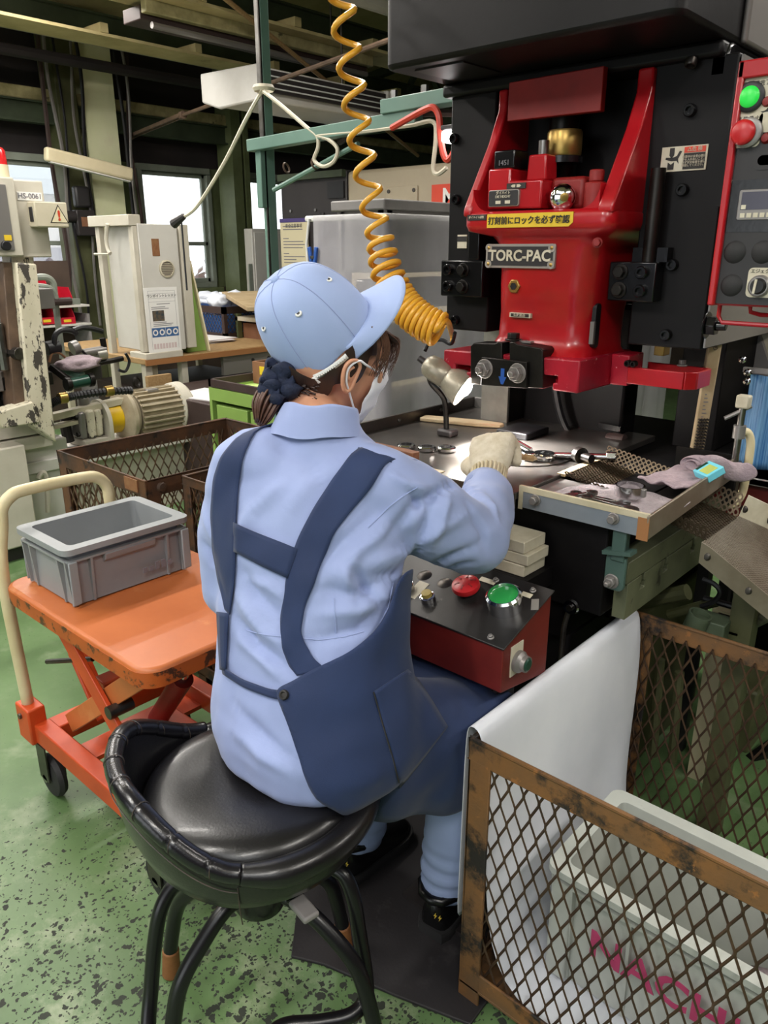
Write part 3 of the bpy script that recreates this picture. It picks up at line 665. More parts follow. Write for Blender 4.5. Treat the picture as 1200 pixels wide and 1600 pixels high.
# --- white locker by the window
a = atx(393, 357, -6.2); b = atx(426, 357, -6.2)
t = thing('white_locker', 'narrow white locker standing in front of the far window', 'locker', (-6.4, a.y, 0))
MB().box(-6.32, -6.2, a.y, b.y + .12, 0, a.z).build('body', M('white_panel'), t, bevel=.008)
MB().box(-6.2, -6.19, a.y + .02, b.y + .10, .1, a.z - .03).build('door', M('white_panel'), t, bevel=.006)
MB().box(-6.19, -6.175, a.y + .16, a.y + .22, 1.1, 1.16).build('handle', M('ink'), t)
MB().box(-6.22, -6.205, a.y - .05, a.y - .01, .9, 1.25).build('side_post', M('frame_grey'), t)
# --- work bench with papers and the blue lined basket
t = thing('work_bench', 'worn work bench with a brown edged top', 'bench', (-4.75, 3.5, 0))
BZ = .75
bp = [atz(*p, BZ) for p in ((283, 553), (406, 541))]
bx0, bx1, by0, by1 = -5.5, bp[1].x + .0, bp[0].y - .3, bp[1].y + .35
MB().box(bx0, bx1, by0, by1, BZ - .035, BZ).build('bench_top', M('wood'), t, bevel=.004)
MB().box(bx1, bx1 + .012, by0, by1, BZ - .04, BZ - .005).build('edge_strip', M('tape_brown'), t)
MB().box(bx1 - .05, bx1 - .02, by0 + .6, by1 - .05, BZ - .17, BZ - .035).build('apron', M('silver_grey'), t)
for k in range(3): MB().cyl((bx1 - .02, by0 + .85 + k * .14, BZ - .09), (bx1 - .015, by0 + .85 + k * .14, BZ - .09), .012, n=10).build('hole_plug', M('cable_black'), t)
for (x, y) in ((bx0 + .06, by0 + .06), (bx0 + .06, by1 - .06), (bx1 - .08, by0 + .1), (bx1 - .08, by1 - .06)): MB().box(x - .02, x + .02, y - .02, y + .02, 0, BZ - .035).build('leg', M('beige_paint'), t)
MB().box(bx0 + .2, bx1 - .1, by0 + .2, by1 - .1, .1, .5).build('under_box', M('dark_brown'), t, bevel=.01)
b0, b1, b2 = atz(352, 530, BZ), atz(404, 530, BZ), atz(306, 505, BZ)
zt = atx(352, 480, b0.x).z
t = thing('lined_basket', 'black framed wire basket lined in blue, on the work bench', 'basket', (b0.x - .35, b0.y + .2, BZ))
X1, X0, Y0, Y1 = b0.x, b0.x - .62, b0.y, max(b1.y, b0.y + .36)
X1, X0 = b0.x, b0.x - .7
for (x0, x1, y0, y1) in ((X0, X1, Y0, Y0 + .02), (X0, X1, Y1 - .02, Y1), (X0, X0 + .02, Y0, Y1), (X1 - .02, X1, Y0, Y1)):
    MB().box(x0, x1, y0, y1, zt - .05, zt).build('rim', M('dark_brown'), t); MB().box(x0, x1, y0, y1, BZ + .001, BZ + .04).build('sill_bar', M('dark_brown'), t)
for x in (X0, X1 - .03):
    for y in (Y0, Y1 - .03): MB().box(x, x + .03, y, y + .03, BZ + .002, zt).build('post', M('dark_brown'), t)
MB().box(X0 + .012, X1 - .012, Y0 + .012, Y1 - .012, BZ + .02, zt - .06).build('liner', M('blue_liner'), t)
def diamonds(mb, o, ud, vd, W, Hh, dw, dh, r, n=4, knuckle=.10):
    """expanded metal: zigzag strands that touch at the nodes"""
    o, ud, vd = V(o), V(ud), V(vd); nx = max(1, round(W / dw)); nz = max(2, round(Hh / (dh / 2))); dw = W / nx; hz = Hh / nz
    nrm = ud.cross(vd)
    for i in range(nx + 1):
        pts = []
        for j in range(nz + 1):
            s = (1 if (i + j) % 2 else -1) * dw / 2
            x = min(W, max(0, i * dw + s * .96)); k = knuckle * hz
            pts.append(o + ud * x + vd * max(0, j * hz - k) + nrm * (.0008 * (1 if i % 2 else -1)));  pts.append(o + ud * x + vd * min(Hh, j * hz + k) + nrm * (.0008 * (1 if i % 2 else -1)))
        mb.tube(pts, r, n, caps=False)
    return mb
ms = MB(); diamonds(ms, (X1 - .004, Y0 + .03, BZ + .04), (0, 1, 0), (0, 0, 1), Y1 - Y0 - .06, zt - .09 - BZ, .018, .05, .0028); diamonds(ms, (X0 + .03, Y0 + .006, BZ + .04), (1, 0, 0), (0, 0, 1), X1 - X0 - .06, zt - .09 - BZ, .018, .05, .0028)
ms.build('wire_mesh', M('dark_brown'), t, kind='stuff', smooth=0)
def crumple(c, r, seed, n=3):
    b = bmesh.new(); bmesh.ops.create_icosphere(b, subdivisions=n, radius=1); vs = []
    for v in b.verts:
        q = v.co.copy(); k = 1 + .35 * noise.noise(q * 1.6 + V((seed, 0, 0))) + .22 * noise.noise(q * 4 + V((0, seed, 0))); vs.append(V(c) + V((q.x * r[0], q.y * r[1], q.z * r[2])) * k)
    fs = [tuple(v.index for v in f.verts) for f in b.faces]; b.free(); return MB().add(vs, fs)
for k, (yy, xx, r) in enumerate(((Y0 + .09, -.16, (.1, .08, .06)), (Y0 + .24, -.2, (.13, .1, .07)), (Y0 + .2, -.45, (.14, .1, .06)))):
    o = crumple((X1 + xx, yy, zt + .03), r, k * 3.1).build('plastic_bag', M('bag_white'), smooth=180)
    tag(o, ('small crumpled white bag at the near end of the blue lined basket', 'tall crumpled white bag in the middle of the blue lined basket', 'crumpled white bag at the window end of the blue lined basket')[k], 'bag', None)
for k in range(7):
    random.seed(k); a = random.uniform(-.25, .25); cx_, cy_ = atz(318, 533, BZ).x - .04 * random.random(), atz(318, 533, BZ).y + .06 * random.random()
    o = MB().box(cx_ - .21, cx_ + .2, cy_ - .13, cy_ + .13, BZ + .0006 + .0035 * k, BZ + .0036 + .0035 * k, rz=a).build('paper_sheet', M('paper_pink' if k % 2 else 'paper'), smooth=0)
    tag(o, ('bottom sheet of the loose pile of papers on the work bench', 'second sheet from the bottom of the paper pile on the work bench', 'third sheet from the bottom of the paper pile on the work bench', 'middle sheet of the paper pile on the work bench', 'third sheet from the top of the paper pile on the work bench', 'second sheet from the top of the paper pile on the work bench', 'topmost sheet of the loose pile of papers on the work bench')[k], 'paper', 'papers on the work bench')
# leaning board in front of the far window
a, b = atd(385, 465, 5.6), atd(425, 480, 5.0)
t = MB().bar(atd(380, 458, 6.0), atd(425, 482, 5.2), .34, .03).build('cardboard_board', M('wood_pale'), bevel=.004); tag(t, 'flat tan board lying at a slant behind the blue lined basket', 'board')
t = thing('board_support', 'pale shelf unit carrying the tan board behind the bench', 'shelf', (atd(405, 500, 5.6).x, atd(405, 500, 5.6).y, 0)); q = atd(405, 490, 5.6)
for z in (.35, .62, .88): MB().box(q.x - .3, q.x + .3, q.y, q.y + .6, z, z + .03).build('shelf', M('label_cream'), t)
for s in (-.28, .28):
    MB().box(q.x + s - .02, q.x + s + .02, q.y, q.y + .04, 0, .93).build('post', M('frame_green'), t); MB().box(q.x + s - .02, q.x + s + .02, q.y + .56, q.y + .6, 0, .93).build('post', M('frame_green'), t)
MB().box(q.x - .26, q.x + .26, q.y + .05, q.y + .5, .65, .86).build('box', M('box_brown'), t)
# lime board standing at the end of the bench
a = atd(291, 412, 4.55); b = atd(300, 553, 4.35)
t = thing('lime_board', 'lime green upright board with pale edges beside the poster cabinet', 'board', (b.x, b.y, BZ))
zb = BZ; yb = atx(292, 480, -4.36).y
MB().prism([(yb - .02, zb), (yb + .13, zb), (yb + .03, 1.32), (yb - .02, 1.32)], 'yz', -4.5, -4.36).build('panel', M('lime_paint'), t, bevel=.004)
MB().bar((-4.42, yb + .14, zb), (-4.42, yb + .04, 1.32), .012, .16, up=(1, 0, 0)).build('edge', M('fixture_cream'), t)
# green tool cabinet
g0 = atz(325, 592, .8)
t = thing('tool_cabinet', 'lime green tool cabinet with drawers and a dark top rim', 'cabinet', (g0.x + .4, g0.y + .3, 0))
gx0, gx1, gy0, gy1 = g0.x, g0.x + .58, g0.y, g0.y + .5
for (x0, x1, y0, y1) in ((gx0, gx0 + .02, gy0, gy1), (gx1 - .02, gx1, gy0, gy1), (gx0 + .02, gx1 - .02, gy1 - .02, gy1)): MB().box(x0, x1, y0, y1, .06, .76).build('side_panel', M('lime_paint'), t)
MB().box(gx0 + .02, gx1 - .02, gy0 + .0, gy0 + .03, .70, .76).build('front_rail', M('lime_paint'), t)
MB().box(gx0 + .02, gx1 - .02, gy0 + .02, gy1 - .02, .735, .75).build('top_tray', M('lime_light'), t)
for (x0, x1, y0, y1) in ((gx0, gx1, gy0, gy0 + .018), (gx0, gx1, gy1 - .018, gy1), (gx0, gx0 + .018, gy0, gy1), (gx1 - .018, gx1, gy0, gy1)): MB().box(x0, x1, y0, y1, .765, .8).build('top_rim', M('dark_brown'), t)
for k in range(2):
    x0 = gx0 + .045 + k * .26; d = MB().box(x0, x0 + .235, gy0 + .005, gy0 + .35, .50, .68).build('drawer', M('lime_paint'), t, bevel=.004)
    MB().prism([(p[0], p[1]) for p in rrect(x0 + .05, x0 + .18, .565, .625, .02)], 'xz', gy0 - .001, gy0 + .006).build('handle', M('cable_black'), d)
MB().box(gx0 + .02, gx1 - .02, gy0 + .04, gy1 - .02, .30, .32).build('shelf', M('lime_paint'), t); MB().box(gx0 + .02, gx1 - .02, gy0 + .3, gy1 - .02, .06, .5).build('inner_back', M('olive_dark'), t)
for x in (gx0 + .06, gx1 - .06):
    for y in (gy0 + .06, gy1 - .06): MB().cyl((x, y - .01, .03), (x, y + .01, .03), .03, n=12).build('caster', M('rubber'), t)
c0 = atz(388, 606, .765)
t = thing('brown_box', 'small open brown box with a yellow tag on the green cabinet', 'box', (c0.x + .12, c0.y + .1, .752))
q = atz(386, 600, .75)
for (x0, x1, y0, y1) in ((0, .26, 0, .012), (0, .26, .18, .192), (0, .012, .012, .18), (.248, .26, .012, .18)): MB().box(q.x + x0, q.x + x1, q.y + y0 + .04, q.y + y1 + .04, .752, .86).build('side', M('box_brown'), t)
MB().box(q.x + .06, q.x + .1, q.y + .036, q.y + .04, .80, .84).build('tag', M('yellow_label'), t)
# brown carton with papers on top, beside the cabinet
a = atz(252, 606, .62)
t = thing('brown_carton', 'dark brown carton with loose papers on top, beside the green cabinet', 'box', (a.x + .2, a.y + .3, 0))
q0 = atz(322, 602, .62)
MB().box(-4.15, gx0 - .12, 2.42, 2.95, 0, .6).build('body', M('dark_brown'), t, bevel=.008); MB().box(-4.1, -4.07, 2.44, 2.6, .6, .68).build('flap', M('wood'), t)
o = MB().box(-3.85, gx0 - .2, 2.46, 2.75, .6, .606, rz=.2).build('paper_sheet', M('paper'), smooth=0); tag(o, 'white paper lying on the dark brown carton', 'paper')
# red parts bins on a stand
for k, p in enumerate(((72, 462), (100, 462), (72, 492), (104, 492), (62, 448))):
    c = atx(*p, -6.0); z = c.z
    t = thing('red_bin', ('red parts bin in the upper row nearest the mottled machine frame', 'red parts bin in the upper row beside the cream cabinet', 'red parts bin in the lower row nearest the mottled machine frame', 'red parts bin in the lower row beside the cream cabinet', 'topmost red parts bin under the window')[k], 'bin', c - V((0, 0, .07)), 'red parts bins under the window')
    x, y = c.x, c.y
    MB().add([(x - .2, y - .065, z - .07), (x, y - .065, z - .07), (x, y + .065, z - .07), (x - .2, y + .065, z - .07)], [(0, 1, 2, 3)]).build('bottom', M('bin_red'), t, solid=.006)
    for s in (-1, 1): MB().prism([(x - .2, z - .07), (x, z - .07), (x, z - .02), (x - .05, z + .06), (x - .2, z + .06)], 'xz', y + s * .065 - .003, y + s * .065 + .003).build('side', M('bin_red'), t)
    MB().box(x - .204, x - .2, y - .065, y + .065, z - .07, z + .06).build('back', M('bin_red'), t); MB().box(x - .002, x + .004, y - .065, y + .065, z - .07, z - .02).build('lip', M('bin_red'), t)
    MB().box(x + .004, x + .007, y - .03, y + .03, z - .055, z - .035).build('tag', M('yellow_label'), t)
c = atx(85, 510, -6.0)
t = thing('bin_stand', 'pale stand carrying the red parts bins', 'stand', (c.x, c.y, 0))
zs = atx(85, 478, -6).z - .01
for z in (atx(72, 492, -6).z - .08, atx(72, 462, -6).z - .08): MB().box(-6.25, -5.98, c.y - .35, c.y + .3, z - .015, z).build('shelf', M('white_panel'), t)
MB().box(-6.28, -6.25, c.y - .35, c.y + .3, .02, 1.3).build('back', M('wall_brown'), t)
for yy in (c.y - .33, c.y + .28): MB().box(-6.25, -6.0, yy, yy + .02, 0, .9).build('side', M('grey_cabinet'), t)
# ================================================================== forming machine at the side (cream, chipped)
mb0 = atz(66, 868, 0)
BX, BY = mb0.x, mb0.y          # corner of the cream base
t = thing('forming_machine', 'old cream forming machine with chipped upright and hoses', 'machine', (BX - .6, BY - .4, 0))
zt = atx(64, 690, BX).z
MB().box(BX - 1.3, BX, BY - 1.3, BY, .07, zt).build('base', M('cream_paint'), t, bevel=.008)
MB().box(BX - 1.25, BX - .04, BY - 1.25, BY - .03, 0, .07).build('plinth', M('dark_cabinet'), t)
# second lower plinth behind the corner
sx = BX - .16; s1 = atx(100, 700, sx)
MB().box(sx - .8, sx, BY + .001, s1.y + .02, .05, atx(66, 690, sx).z + .0).build('side_base', M('white_panel'), t, bevel=.006)
MB().box(sx - .45, sx + .02, BY + .001, BY + 1.05, .36, .42).build('drip_tray', M('white_panel'), t, bevel=.006)
MB().box(sx - .42, sx - .06, BY + .25, BY + 1.0, .0, .36).build('lower_frame', M('cream_paint'), t)
pts = [atx(p[0], p[1], sx + .05) for p in ((75, 800), (74, 770), (72, 745), (66, 738), (60, 748))]
MB().tube(bez(pts, 5), .013, 8).build('drain_pipe', M('cream_paint'), t)
# chipped upright : leaning channel seen from its flange
u0, u1, u2, u3 = atx(22, 410, BX + .0), atx(55, 412, BX + .0), atx(86, 688, BX + .0), atx(52, 660, BX + .0)
MB().prism([(u0.y, u0.z), (u1.y, u1.z), (u2.y, u2.z - .01), (u3.y - .02, u3.z)], 'yz', BX - .10, BX + .015).build('upright', M('cream_chipped'), t, bevel=.008)
MB().prism([(u3.y - .19, u3.z + .07), (u3.y, u3.z + .10), (u3.y + .02, u3.z), (u3.y - .15, u3.z - .0)], 'yz', BX - .06, BX + .03).build('gusset', M('cream_chipped'), t, bevel=.006)
MB().prism([(u0.y - .04, u0.z), (u0.y, u0.z), (u3.y - .02, u3.z), (u3.y - .07, u3.z)], 'yz', BX - .14, BX - .02).build('upright_edge', M('rust_rod'), t, bevel=.004)
# tooling in the throat
random.seed(11)
for k in range(16):
    a = atx(random.uniform(-8, 40), random.uniform(450, 630), BX - .3 + .25 * random.random()); L0 = random.uniform(.04, .12)
    ax = V(random.choice(((0, 1, 0), (0, 0, 1), (1, .2, 0))))
    MB().cyl(a - ax * L0, a + ax * L0, random.uniform(.012, .03), n=10).build('tool_bar', M(random.choice(('steel', 'steel_dark', 'dark_steel', 'chrome', 'silver_grey'))), t, bevel=.002)
for zz, hh, m_ in ((645, .03, 'steel_dark'), (675, .035, 'cream_paint'), (700, .03, 'cream_paint'), (470, .045, 'silver_grey'), (600, .03, 'dark_steel')):
    c = atx(0, zz, BX - .12); MB().box(BX - .5, BX - .1, c.y - .5, c.y + .24, c.z - hh, c.z + hh).build('cross_beam', M(m_), t, bevel=.004)
MB().box(BX - .6, BX - .45, BY - .5, BY + .12, .6, 1.3).build('back_plate', M('dark_cabinet'), t)
# long cream rails running toward the motor
for (p, q, w) in (((78, 652), (205, 622), .035), ((78, 668), (200, 640), .02)):
    a, b = atx(*p, BX - .25), atx(*q, BX - .25); MB().bar(a, b, .05, w).build('rail', M('beige_paint'), t, bevel=.003)
# green roller with dark brackets
a, b = atx(110, 600, BX - .12), atx(138, 594, BX - .12)
MB().cyl(a, b, .028, n=18).build('roller', M('button_green_dark'), t, bevel=.003)
for p, s in ((a, -1), (b, 1)): MB().cyl(p, p + V((0, s * .025, 0)), .034, n=14).build('roller_end', M('dark_steel'), t, bevel=.004)
MB().bar(atx(78, 572, BX - .2), atx(112, 598, BX - .13), .03, .03).build('arm', M('dark_steel'), t, bevel=.004); MB().bar(atx(95, 573, BX - .28), atx(128, 588, BX - .18), .05, .03).build('arm', M('teal_paint'), t, bevel=.004)
# ribbed conduit
a = [atx(*p, BX - .06) for p in ((78, 632), (95, 624), (120, 618), (165, 612), (206, 610))]; cp_ = bez(a, 16)
MB().tube(cp_, [.021 if (i // 1) % 2 else .0165 for i in range(len(cp_))], 10).build('ribbed_conduit', M('cable_black'), t, smooth=0)
for p in ((98, 622), (170, 611)): c = atx(*p, BX - .06); MB().cyl(c - V((0, .02, 0)), c + V((0, .02, 0)), .027, n=12).build('conduit_clamp', M('brass'), t, bevel=.003)
# hydraulic cylinder, hoses, small parts behind the upright
for (p, q, r, m_) in (((72, 545), (92, 541), .035, 'cable_black'), ((112, 545), (122, 541), .036, 'silver_grey'), ((130, 552), (165, 546), .022, 'silver_grey'), ((135, 572), (192, 560), .014, 'dark_steel'), ((150, 555), (165, 552), .03, 'aluminium'), ((160, 528), (163, 545), .016, 'dark_steel')):
    a, b = atx(*p, BX - .35), atx(*q, BX - .35); MB().cyl(a, b, r, n=14).build('hydraulic_cylinder', M(m_), t, bevel=.003)
for path, r, m_ in ((((85, 545), (86, 525), (96, 516), (112, 517), (120, 522)), .014, 'cable_black'), (((115, 516), (128, 512), (145, 514), (160, 518)), .014, 'cable_black'), (((77, 566), (82, 552), (95, 553), (110, 568), (122, 585)), .006, 'copper'), (((128, 548), (140, 560), (150, 575)), .006, 'cable_black'), (((196, 552), (202, 565), (196, 580), (185, 578)), .008, 'cable_black')):
    MB().tube(bez([atx(*p, BX - .33) for p in path], 6), r, 8).build('hose', M(m_), t)
a = atx(134, 578, BX - .3)
for dz, s in ((0, .06),): MB().box(a.x - .08, a.x + .06, a.y - .09, a.y + .06, a.z - .05, a.z + .03).build('valve_block', M('dark_cabinet'), t, bevel=.01)
o = crumple(atx(122, 568, BX - .22), (.09, .12, .035), 4.2); o = o.build('rag', M('towel'), smooth=180); tag(o, 'crumpled brown grey rag lying on the cream machine', 'rag')
# grey tubular guard with a clamp
g = [atx(*p, BX - .55) for p in ((52, 434), (70, 433), (82, 440), (85, 455), (90, 500), (98, 560))]
MB().tube(bez(g, 5), .017, 8).build('guard_tube', M('frame_grey'), t); g = [atx(*p, BX - .5) for p in ((52, 447), (74, 449), (85, 458), (88, 470))]; MB().tube(bez(g, 5), .015, 8).build('guard_tube', M('frame_grey'), t)
c = atx(96, 471, BX - .5); MB().cyl(c - V((0, .05, 0)), c + V((0, .05, 0)), .02, n=10).build('clamp_knob', M('dark_brown'), t); MB().bar(c, atx(124, 471, BX - .5), .02, .03).build('clamp_bar', M('frame_grey'), t)
# motor, yellow coupling and pump (axis along y)
MX = BX - .28
mz = atx(245, 641, MX).z
y = lambda px: atx(px, 641, MX).y
mt = thing('electric_motor', 'cream finned electric motor with round end bell', 'motor', (MX, y(245), mz - .13))
r = .125
MB().cyl((MX, y(206), mz), (MX, y(276), mz), r * .92, n=32).build('housing', M('motor_cream'), mt)
fn = 26
for k in range(fn):
    a = 2 * PI * k / fn; d = V((math.cos(a), 0, math.sin(a))); MB().bar(V((MX, y(206), mz)) + d * r * .98, V((MX, y(270), mz)) + d * r * .98, .008, r * .16, up=d).build('fin', M('motor_cream'), mt)
MB().lathe([(.0, 0), (r * .7, 0), (r * 1.12, .03), (r * 1.12, .05), (r * .9, .08)], (MX, y(182), mz), (0, 1, 0), 32).build('front_bell', M('motor_cream'), mt)
MB().lathe([(r * 1.0, 0), (r * 1.12, .01), (r * 1.14, .06), (r * 1.05, .075), (0, .08)], (MX, y(268), mz), (0, 1, 0), 32).build('fan_cover', M('cream_paint'), mt)
MB().box(MX - .02, MX + .05, y(226), y(244), mz + r - .012, mz + r + .004).build('name_plate', M('silver_grey'), mt, bevel=.003)
MB().lathe([(.024, 0), (.034, .008), (.024, .016), (.018, .008), (.024, 0)], (MX - .01, y(218), mz + r + .045), (1, .3, 0), 16).build('lifting_eye', M('dark_steel'), mt)
for yy in (y(215), y(262)): MB().box(MX - .13, MX + .13, yy - .03, yy + .03, .421, mz - r + .03).build('foot', M('motor_cream'), mt, bevel=.004)
pt = thing('hydraulic_pump', 'chipped cream gear pump joined by a yellow coupling', 'pump', (MX, y(130), .421))
MB().cyl((MX, y(160), mz), (MX, y(183), mz), .082, n=28).build('coupling', M('yellow_coupling'), pt, bevel=.008)
MB().prism([(MX + .11 * math.cos(R(a)), mz + .11 * math.sin(R(a))) for a in range(0, 181, 15)] + [(MX - .11, .43), (MX + .11, .43)], 'xz', y(152), y(158)).build('bracket_plate', M('cream_paint'), pt)
for k, (p, q, h) in enumerate(((112, 124, .07), (124, 138, .075), (138, 150, .07))): MB().box(MX - h, MX + h, y(p), y(q) - .003, mz - h, mz + h).build('pump_section', M('silver_grey' if k == 0 else 'cream_chipped'), pt, bevel=.012)
for s in (-1, 1):
    for z in (-.045, .045): MB().hexa((MX + s * .05, y(112) - .012, mz + z), (MX + s * .05, y(112), mz + z), .014).build('bolt', M('dark_steel'), pt)
MB().cyl((MX, y(132), mz + .07), (MX, y(132), mz + .13), .03, n=12).build('port', M('silver_grey'), pt, bevel=.004)
MB().tube(bez([(MX - .02, y(104), mz - .09), (MX - .02, y(102), mz), (MX, y(108), mz + .06)], 6), .028, 10).build('suction_elbow', M('dark_cabinet'), pt)
MB().box(MX - .09, MX + .09, y(114), y(160), .421, mz - .075).build('mount', M('cream_paint'), pt, bevel=.006)
c = atx(80, 690, BX - .2)
# control box on an arm with beacon
CX = BX - .02
t = thing('control_box', 'cream control box on a post with a red beacon and warning sign', 'box', atx(40, 405, CX))
P = lambda px, py: atx(px, py, CX)
a, b = P(20, 288), P(82, 402)
MB().box(CX - .16, CX, a.y, b.y, b.z, a.z + .02).build('box_body', M('cream_paint'), t, bevel=.006)
f0 = P(18, 290); yl = f0.y - .19
MB().box(CX - .2, CX + .03, yl, f0.y, b.z + .005, f0.z + .03).build('front_case', M('cream_paint'), t, bevel=.006)
MB().box(CX + .03, CX + .034, yl + .02, f0.y - .04, b.z + .03, f0.z).build('front_panel', M('silver_grey'), t)
cc_ = P(3, 384); MB().cyl((CX + .03, cc_.y, cc_.z), (CX + .05, cc_.y, cc_.z), .02, n=14).build('rotary_knob', M('cable_black'), t, bevel=.003)
s = P(5, 372); MB().box(CX + .034, CX + .037, s.y - .01, s.y + .02, s.z - .01, s.z + .012).build('yellow_tag', M('yellow_label'), t)
lp_ = P(50, 307); MB().box(CX - .0005, CX + .0025, P(27, 307).y, P(65, 307).y, lp_.z - .017, lp_.z + .017).build('number_label', M('label_white'), t)
text('lettering', 'HS-0061', (CX + .0025, (P(27, 307).y + P(65, 307).y) / 2, lp_.z), (0, 1, 0), (0, 0, 1), .03, M('print_grey'), t, bold=.0004)
w0, w1 = P(60, 316), P(97, 356)
MB().box(CX, CX + .07, P(41, 316).y, w1.y, w1.z, w0.z).build('warning_box', M('beige_paint'), t, bevel=.005)
yc, zc2 = (P(66, 340).y + P(95, 340).y) / 2, (w0.z + w1.z) / 2; hw = (P(95, 340).y - P(66, 340).y) / 2
WXF = CX + .0705
MB().add([(WXF, yc - hw, zc2 - hw * .8), (WXF, yc + hw, zc2 - hw * .8), (WXF, yc, zc2 + hw)], [(0, 1, 2)]).build('warning_border', M('ink'), t, smooth=0)
MB().add([(WXF + .0006, yc - hw * .84, zc2 - hw * .72), (WXF + .0006, yc + hw * .84, zc2 - hw * .72), (WXF + .0006, yc, zc2 + hw * .82)], [(0, 1, 2)]).build('warning_sign', M('paper_cream'), t, smooth=0)
text('lettering', '!', (WXF + .0008, yc, zc2 - hw * .12), (0, 1, 0), (0, 0, 1), hw * 1.3, M('danger_red'), t, bold=.002)
yb_ = P(41, 316).y; MB().box(CX + .02, CX + .05, yb_ - .004, yb_, zc2 - .03, zc2 + .03).build('rocker_switch', M('cable_black'), t, bevel=.002)
# beacon
bc_ = P(7, 290); 
MB().lathe([(0, 0), (.042, 0), (.042, .055), (0, .055)], (CX - .04, bc_.y, bc_.z + .028), n=24).build('beacon_base', M('fixture_cream'), t)
MB().lathe([(0, 0), (.04, 0), (.038, .055), (.03, .066), (0, .07)], (CX - .04, bc_.y, bc_.z + .083), n=24).build('beacon_lens', M('beacon_red'), t)
MB().bar(P(40, 412) + V((-.08, 0, -.06)), P(40, 400) + V((-.08, 0, 0)), .1, .1, up=(1, 0, 0)).build('neck', M('cream_chipped'), t, bevel=.006)
# cream electric cabinet on legs
EX = -4.3
A = lambda px, py: atx(px, py, EX)
e0, e1 = A(205, 350), A(276, 350); zb = A(215, 552).z; ztp = A(240, 350).z
exl = aty(147, 350, e0.y).x
t = thing('electric_cabinet', 'cream electric cabinet with a round vent and a pasted lesson sheet', 'cabinet', (EX - .2, e0.y + .2, 0))
MB().box(exl + .06, EX, e0.y + .04, e1.y, zb, ztp - .012).build('body', M('white_panel'), t, bevel=.006)
for x in (EX - .045, exl): MB().box(x, x + .045, e0.y, e0.y + .04, 0 if x < EX - .1 else zb, ztp - .012).build('corner_post', M('cream_paint'), t, bevel=.004)
MB().box(exl - .04, EX + .005, e0.y - .02, e0.y + .06, ztp - .012, ztp + .05).build('top_beam', M('cream_paint'), t, bevel=.004)
MB().box(EX, EX + .014, e0.y + .03, A(274, 350).y - .004, zb - .004, ztp).build('door', M('white_panel'), t, bevel=.004)
MB().box(EX - .2, EX + .014, A(277, 350).y, A(291, 350).y, zb, ztp).build('side_channel', M('cream_paint'), t, bevel=.004)
MB().box(EX - .16, EX + .03, e0.y - .005, e1.y - .05, zb - .045, zb - .005).build('base_rail', M('cream_paint'), t, bevel=.004)
MB().box(EX - .05, EX + .0, e0.y, e0.y + .045, .0, zb - .045).build('leg', M('cream_paint'), t); MB().box(EX - .05, EX, e1.y - .05, e1.y - .005, .0, zb - .045).build('leg', M('cream_paint'), t)
pc_ = [aty(p[0], p[1], e0.y - .03) for p in ((168, 350), (166, 372), (168, 388), (172, 396))]
MB().tube(bez(pc_, 4), .012, 8).build('hook_rod', M('cream_paint'), t); MB().tube([aty(148, 397, e0.y - .02), aty(172, 397, e0.y - .02)], .008, 6).build('hook_bar', M('cream_paint'), t)
XD = EX + .0145
v = A(258, 420); MB().lathe([(0, 0), (.052, 0), (.052, .008), (.044, .012), (.043, .005), (0, .005)], (XD, v.y, v.z), (1, 0, 0), 28).build('vent_ring', M('beige_paint'), t)
for k in range(8):
    dz = -.035 + k * .01; hw = math.sqrt(max(.0001, .042 ** 2 - dz ** 2)); MB().box(XD + .004, XD + .0075, v.y - hw, v.y + hw, v.z + dz - .0018, v.z + dz + .0018).build('vent_slat', M('dark_brown'), t)
q0, q1 = A(234, 373), A(248, 400); MB().box(XD, XD + .0015, q0.y, q1.y, q1.z, q0.z).build('brown_patch', M('copper'), t)
p0, p1 = A(221, 450), A(283, 549)
MB().box(XD + .001, XD + .003, p0.y, p1.y - .005, p1.z, p0.z).build('lesson_sheet', M('label_white'), t, bevel=.0008)
pw, ph = p1.y - p0.y - .005, p0.z - p1.z; XP = XD + .003
sy = lambda f: p0.y + pw * f
sz = lambda f: p0.z - ph * f
text('lettering', 'ワンポイントレッスン', (XP, sy(.52), sz(.125)), (0, 1, 0), (0, 0, 1), pw * .088, M('ink'), t)
ln = MB()
for f in (.05, .09, .16, .21): ln.box(XP, XP + .0005, sy(.12), sy(.92), sz(f) - .0006, sz(f) + .0006)
for f, a, b in ((.245, .35, .75), (.29, .18, .6), (.315, .18, .7), (.52, .2, .6), (.545, .2, .8), (.57, .2, .75)): ln.box(XP, XP + .0005, sy(a), sy(b), sz(f) - .002, sz(f) + .002)
for f in (.12, .92): ln.box(XP, XP + .0005, sy(f) - .0006, sy(f) + .0006, sz(.93), sz(.05))
ln.build('printed_lines', M('print_grey'), t, smooth=0, kind='stuff')
MB().box(XP, XP + .0006, sy(.2), sy(.55), sz(.50), sz(.34)).build('printed_photo', M('print_photo'), t, smooth=0)
for k in range(2):
    MB().box(XP, XP + .0006, sy(.14 + .41 * k), sy(.54 + .41 * k), sz(.74), sz(.60)).build('printed_panel', M('print_blue'), t, smooth=0)
    for j in range(2): MB().lathe([(pw * .045, 0), (pw * .08, 0)], (XP + .0009, sy(.24 + .41 * k + .2 * j), sz(.67)), (1, 0, 0), 16).build('printed_ring', M('label_white'), t, smooth=0)
for k in range(8): MB().box(XP, XP + .0005, sy(.16 + .09 * k), sy(.225 + .09 * k), sz(.92), sz(.84)).build('printed_box', M('paper_pink'), t, smooth=0)

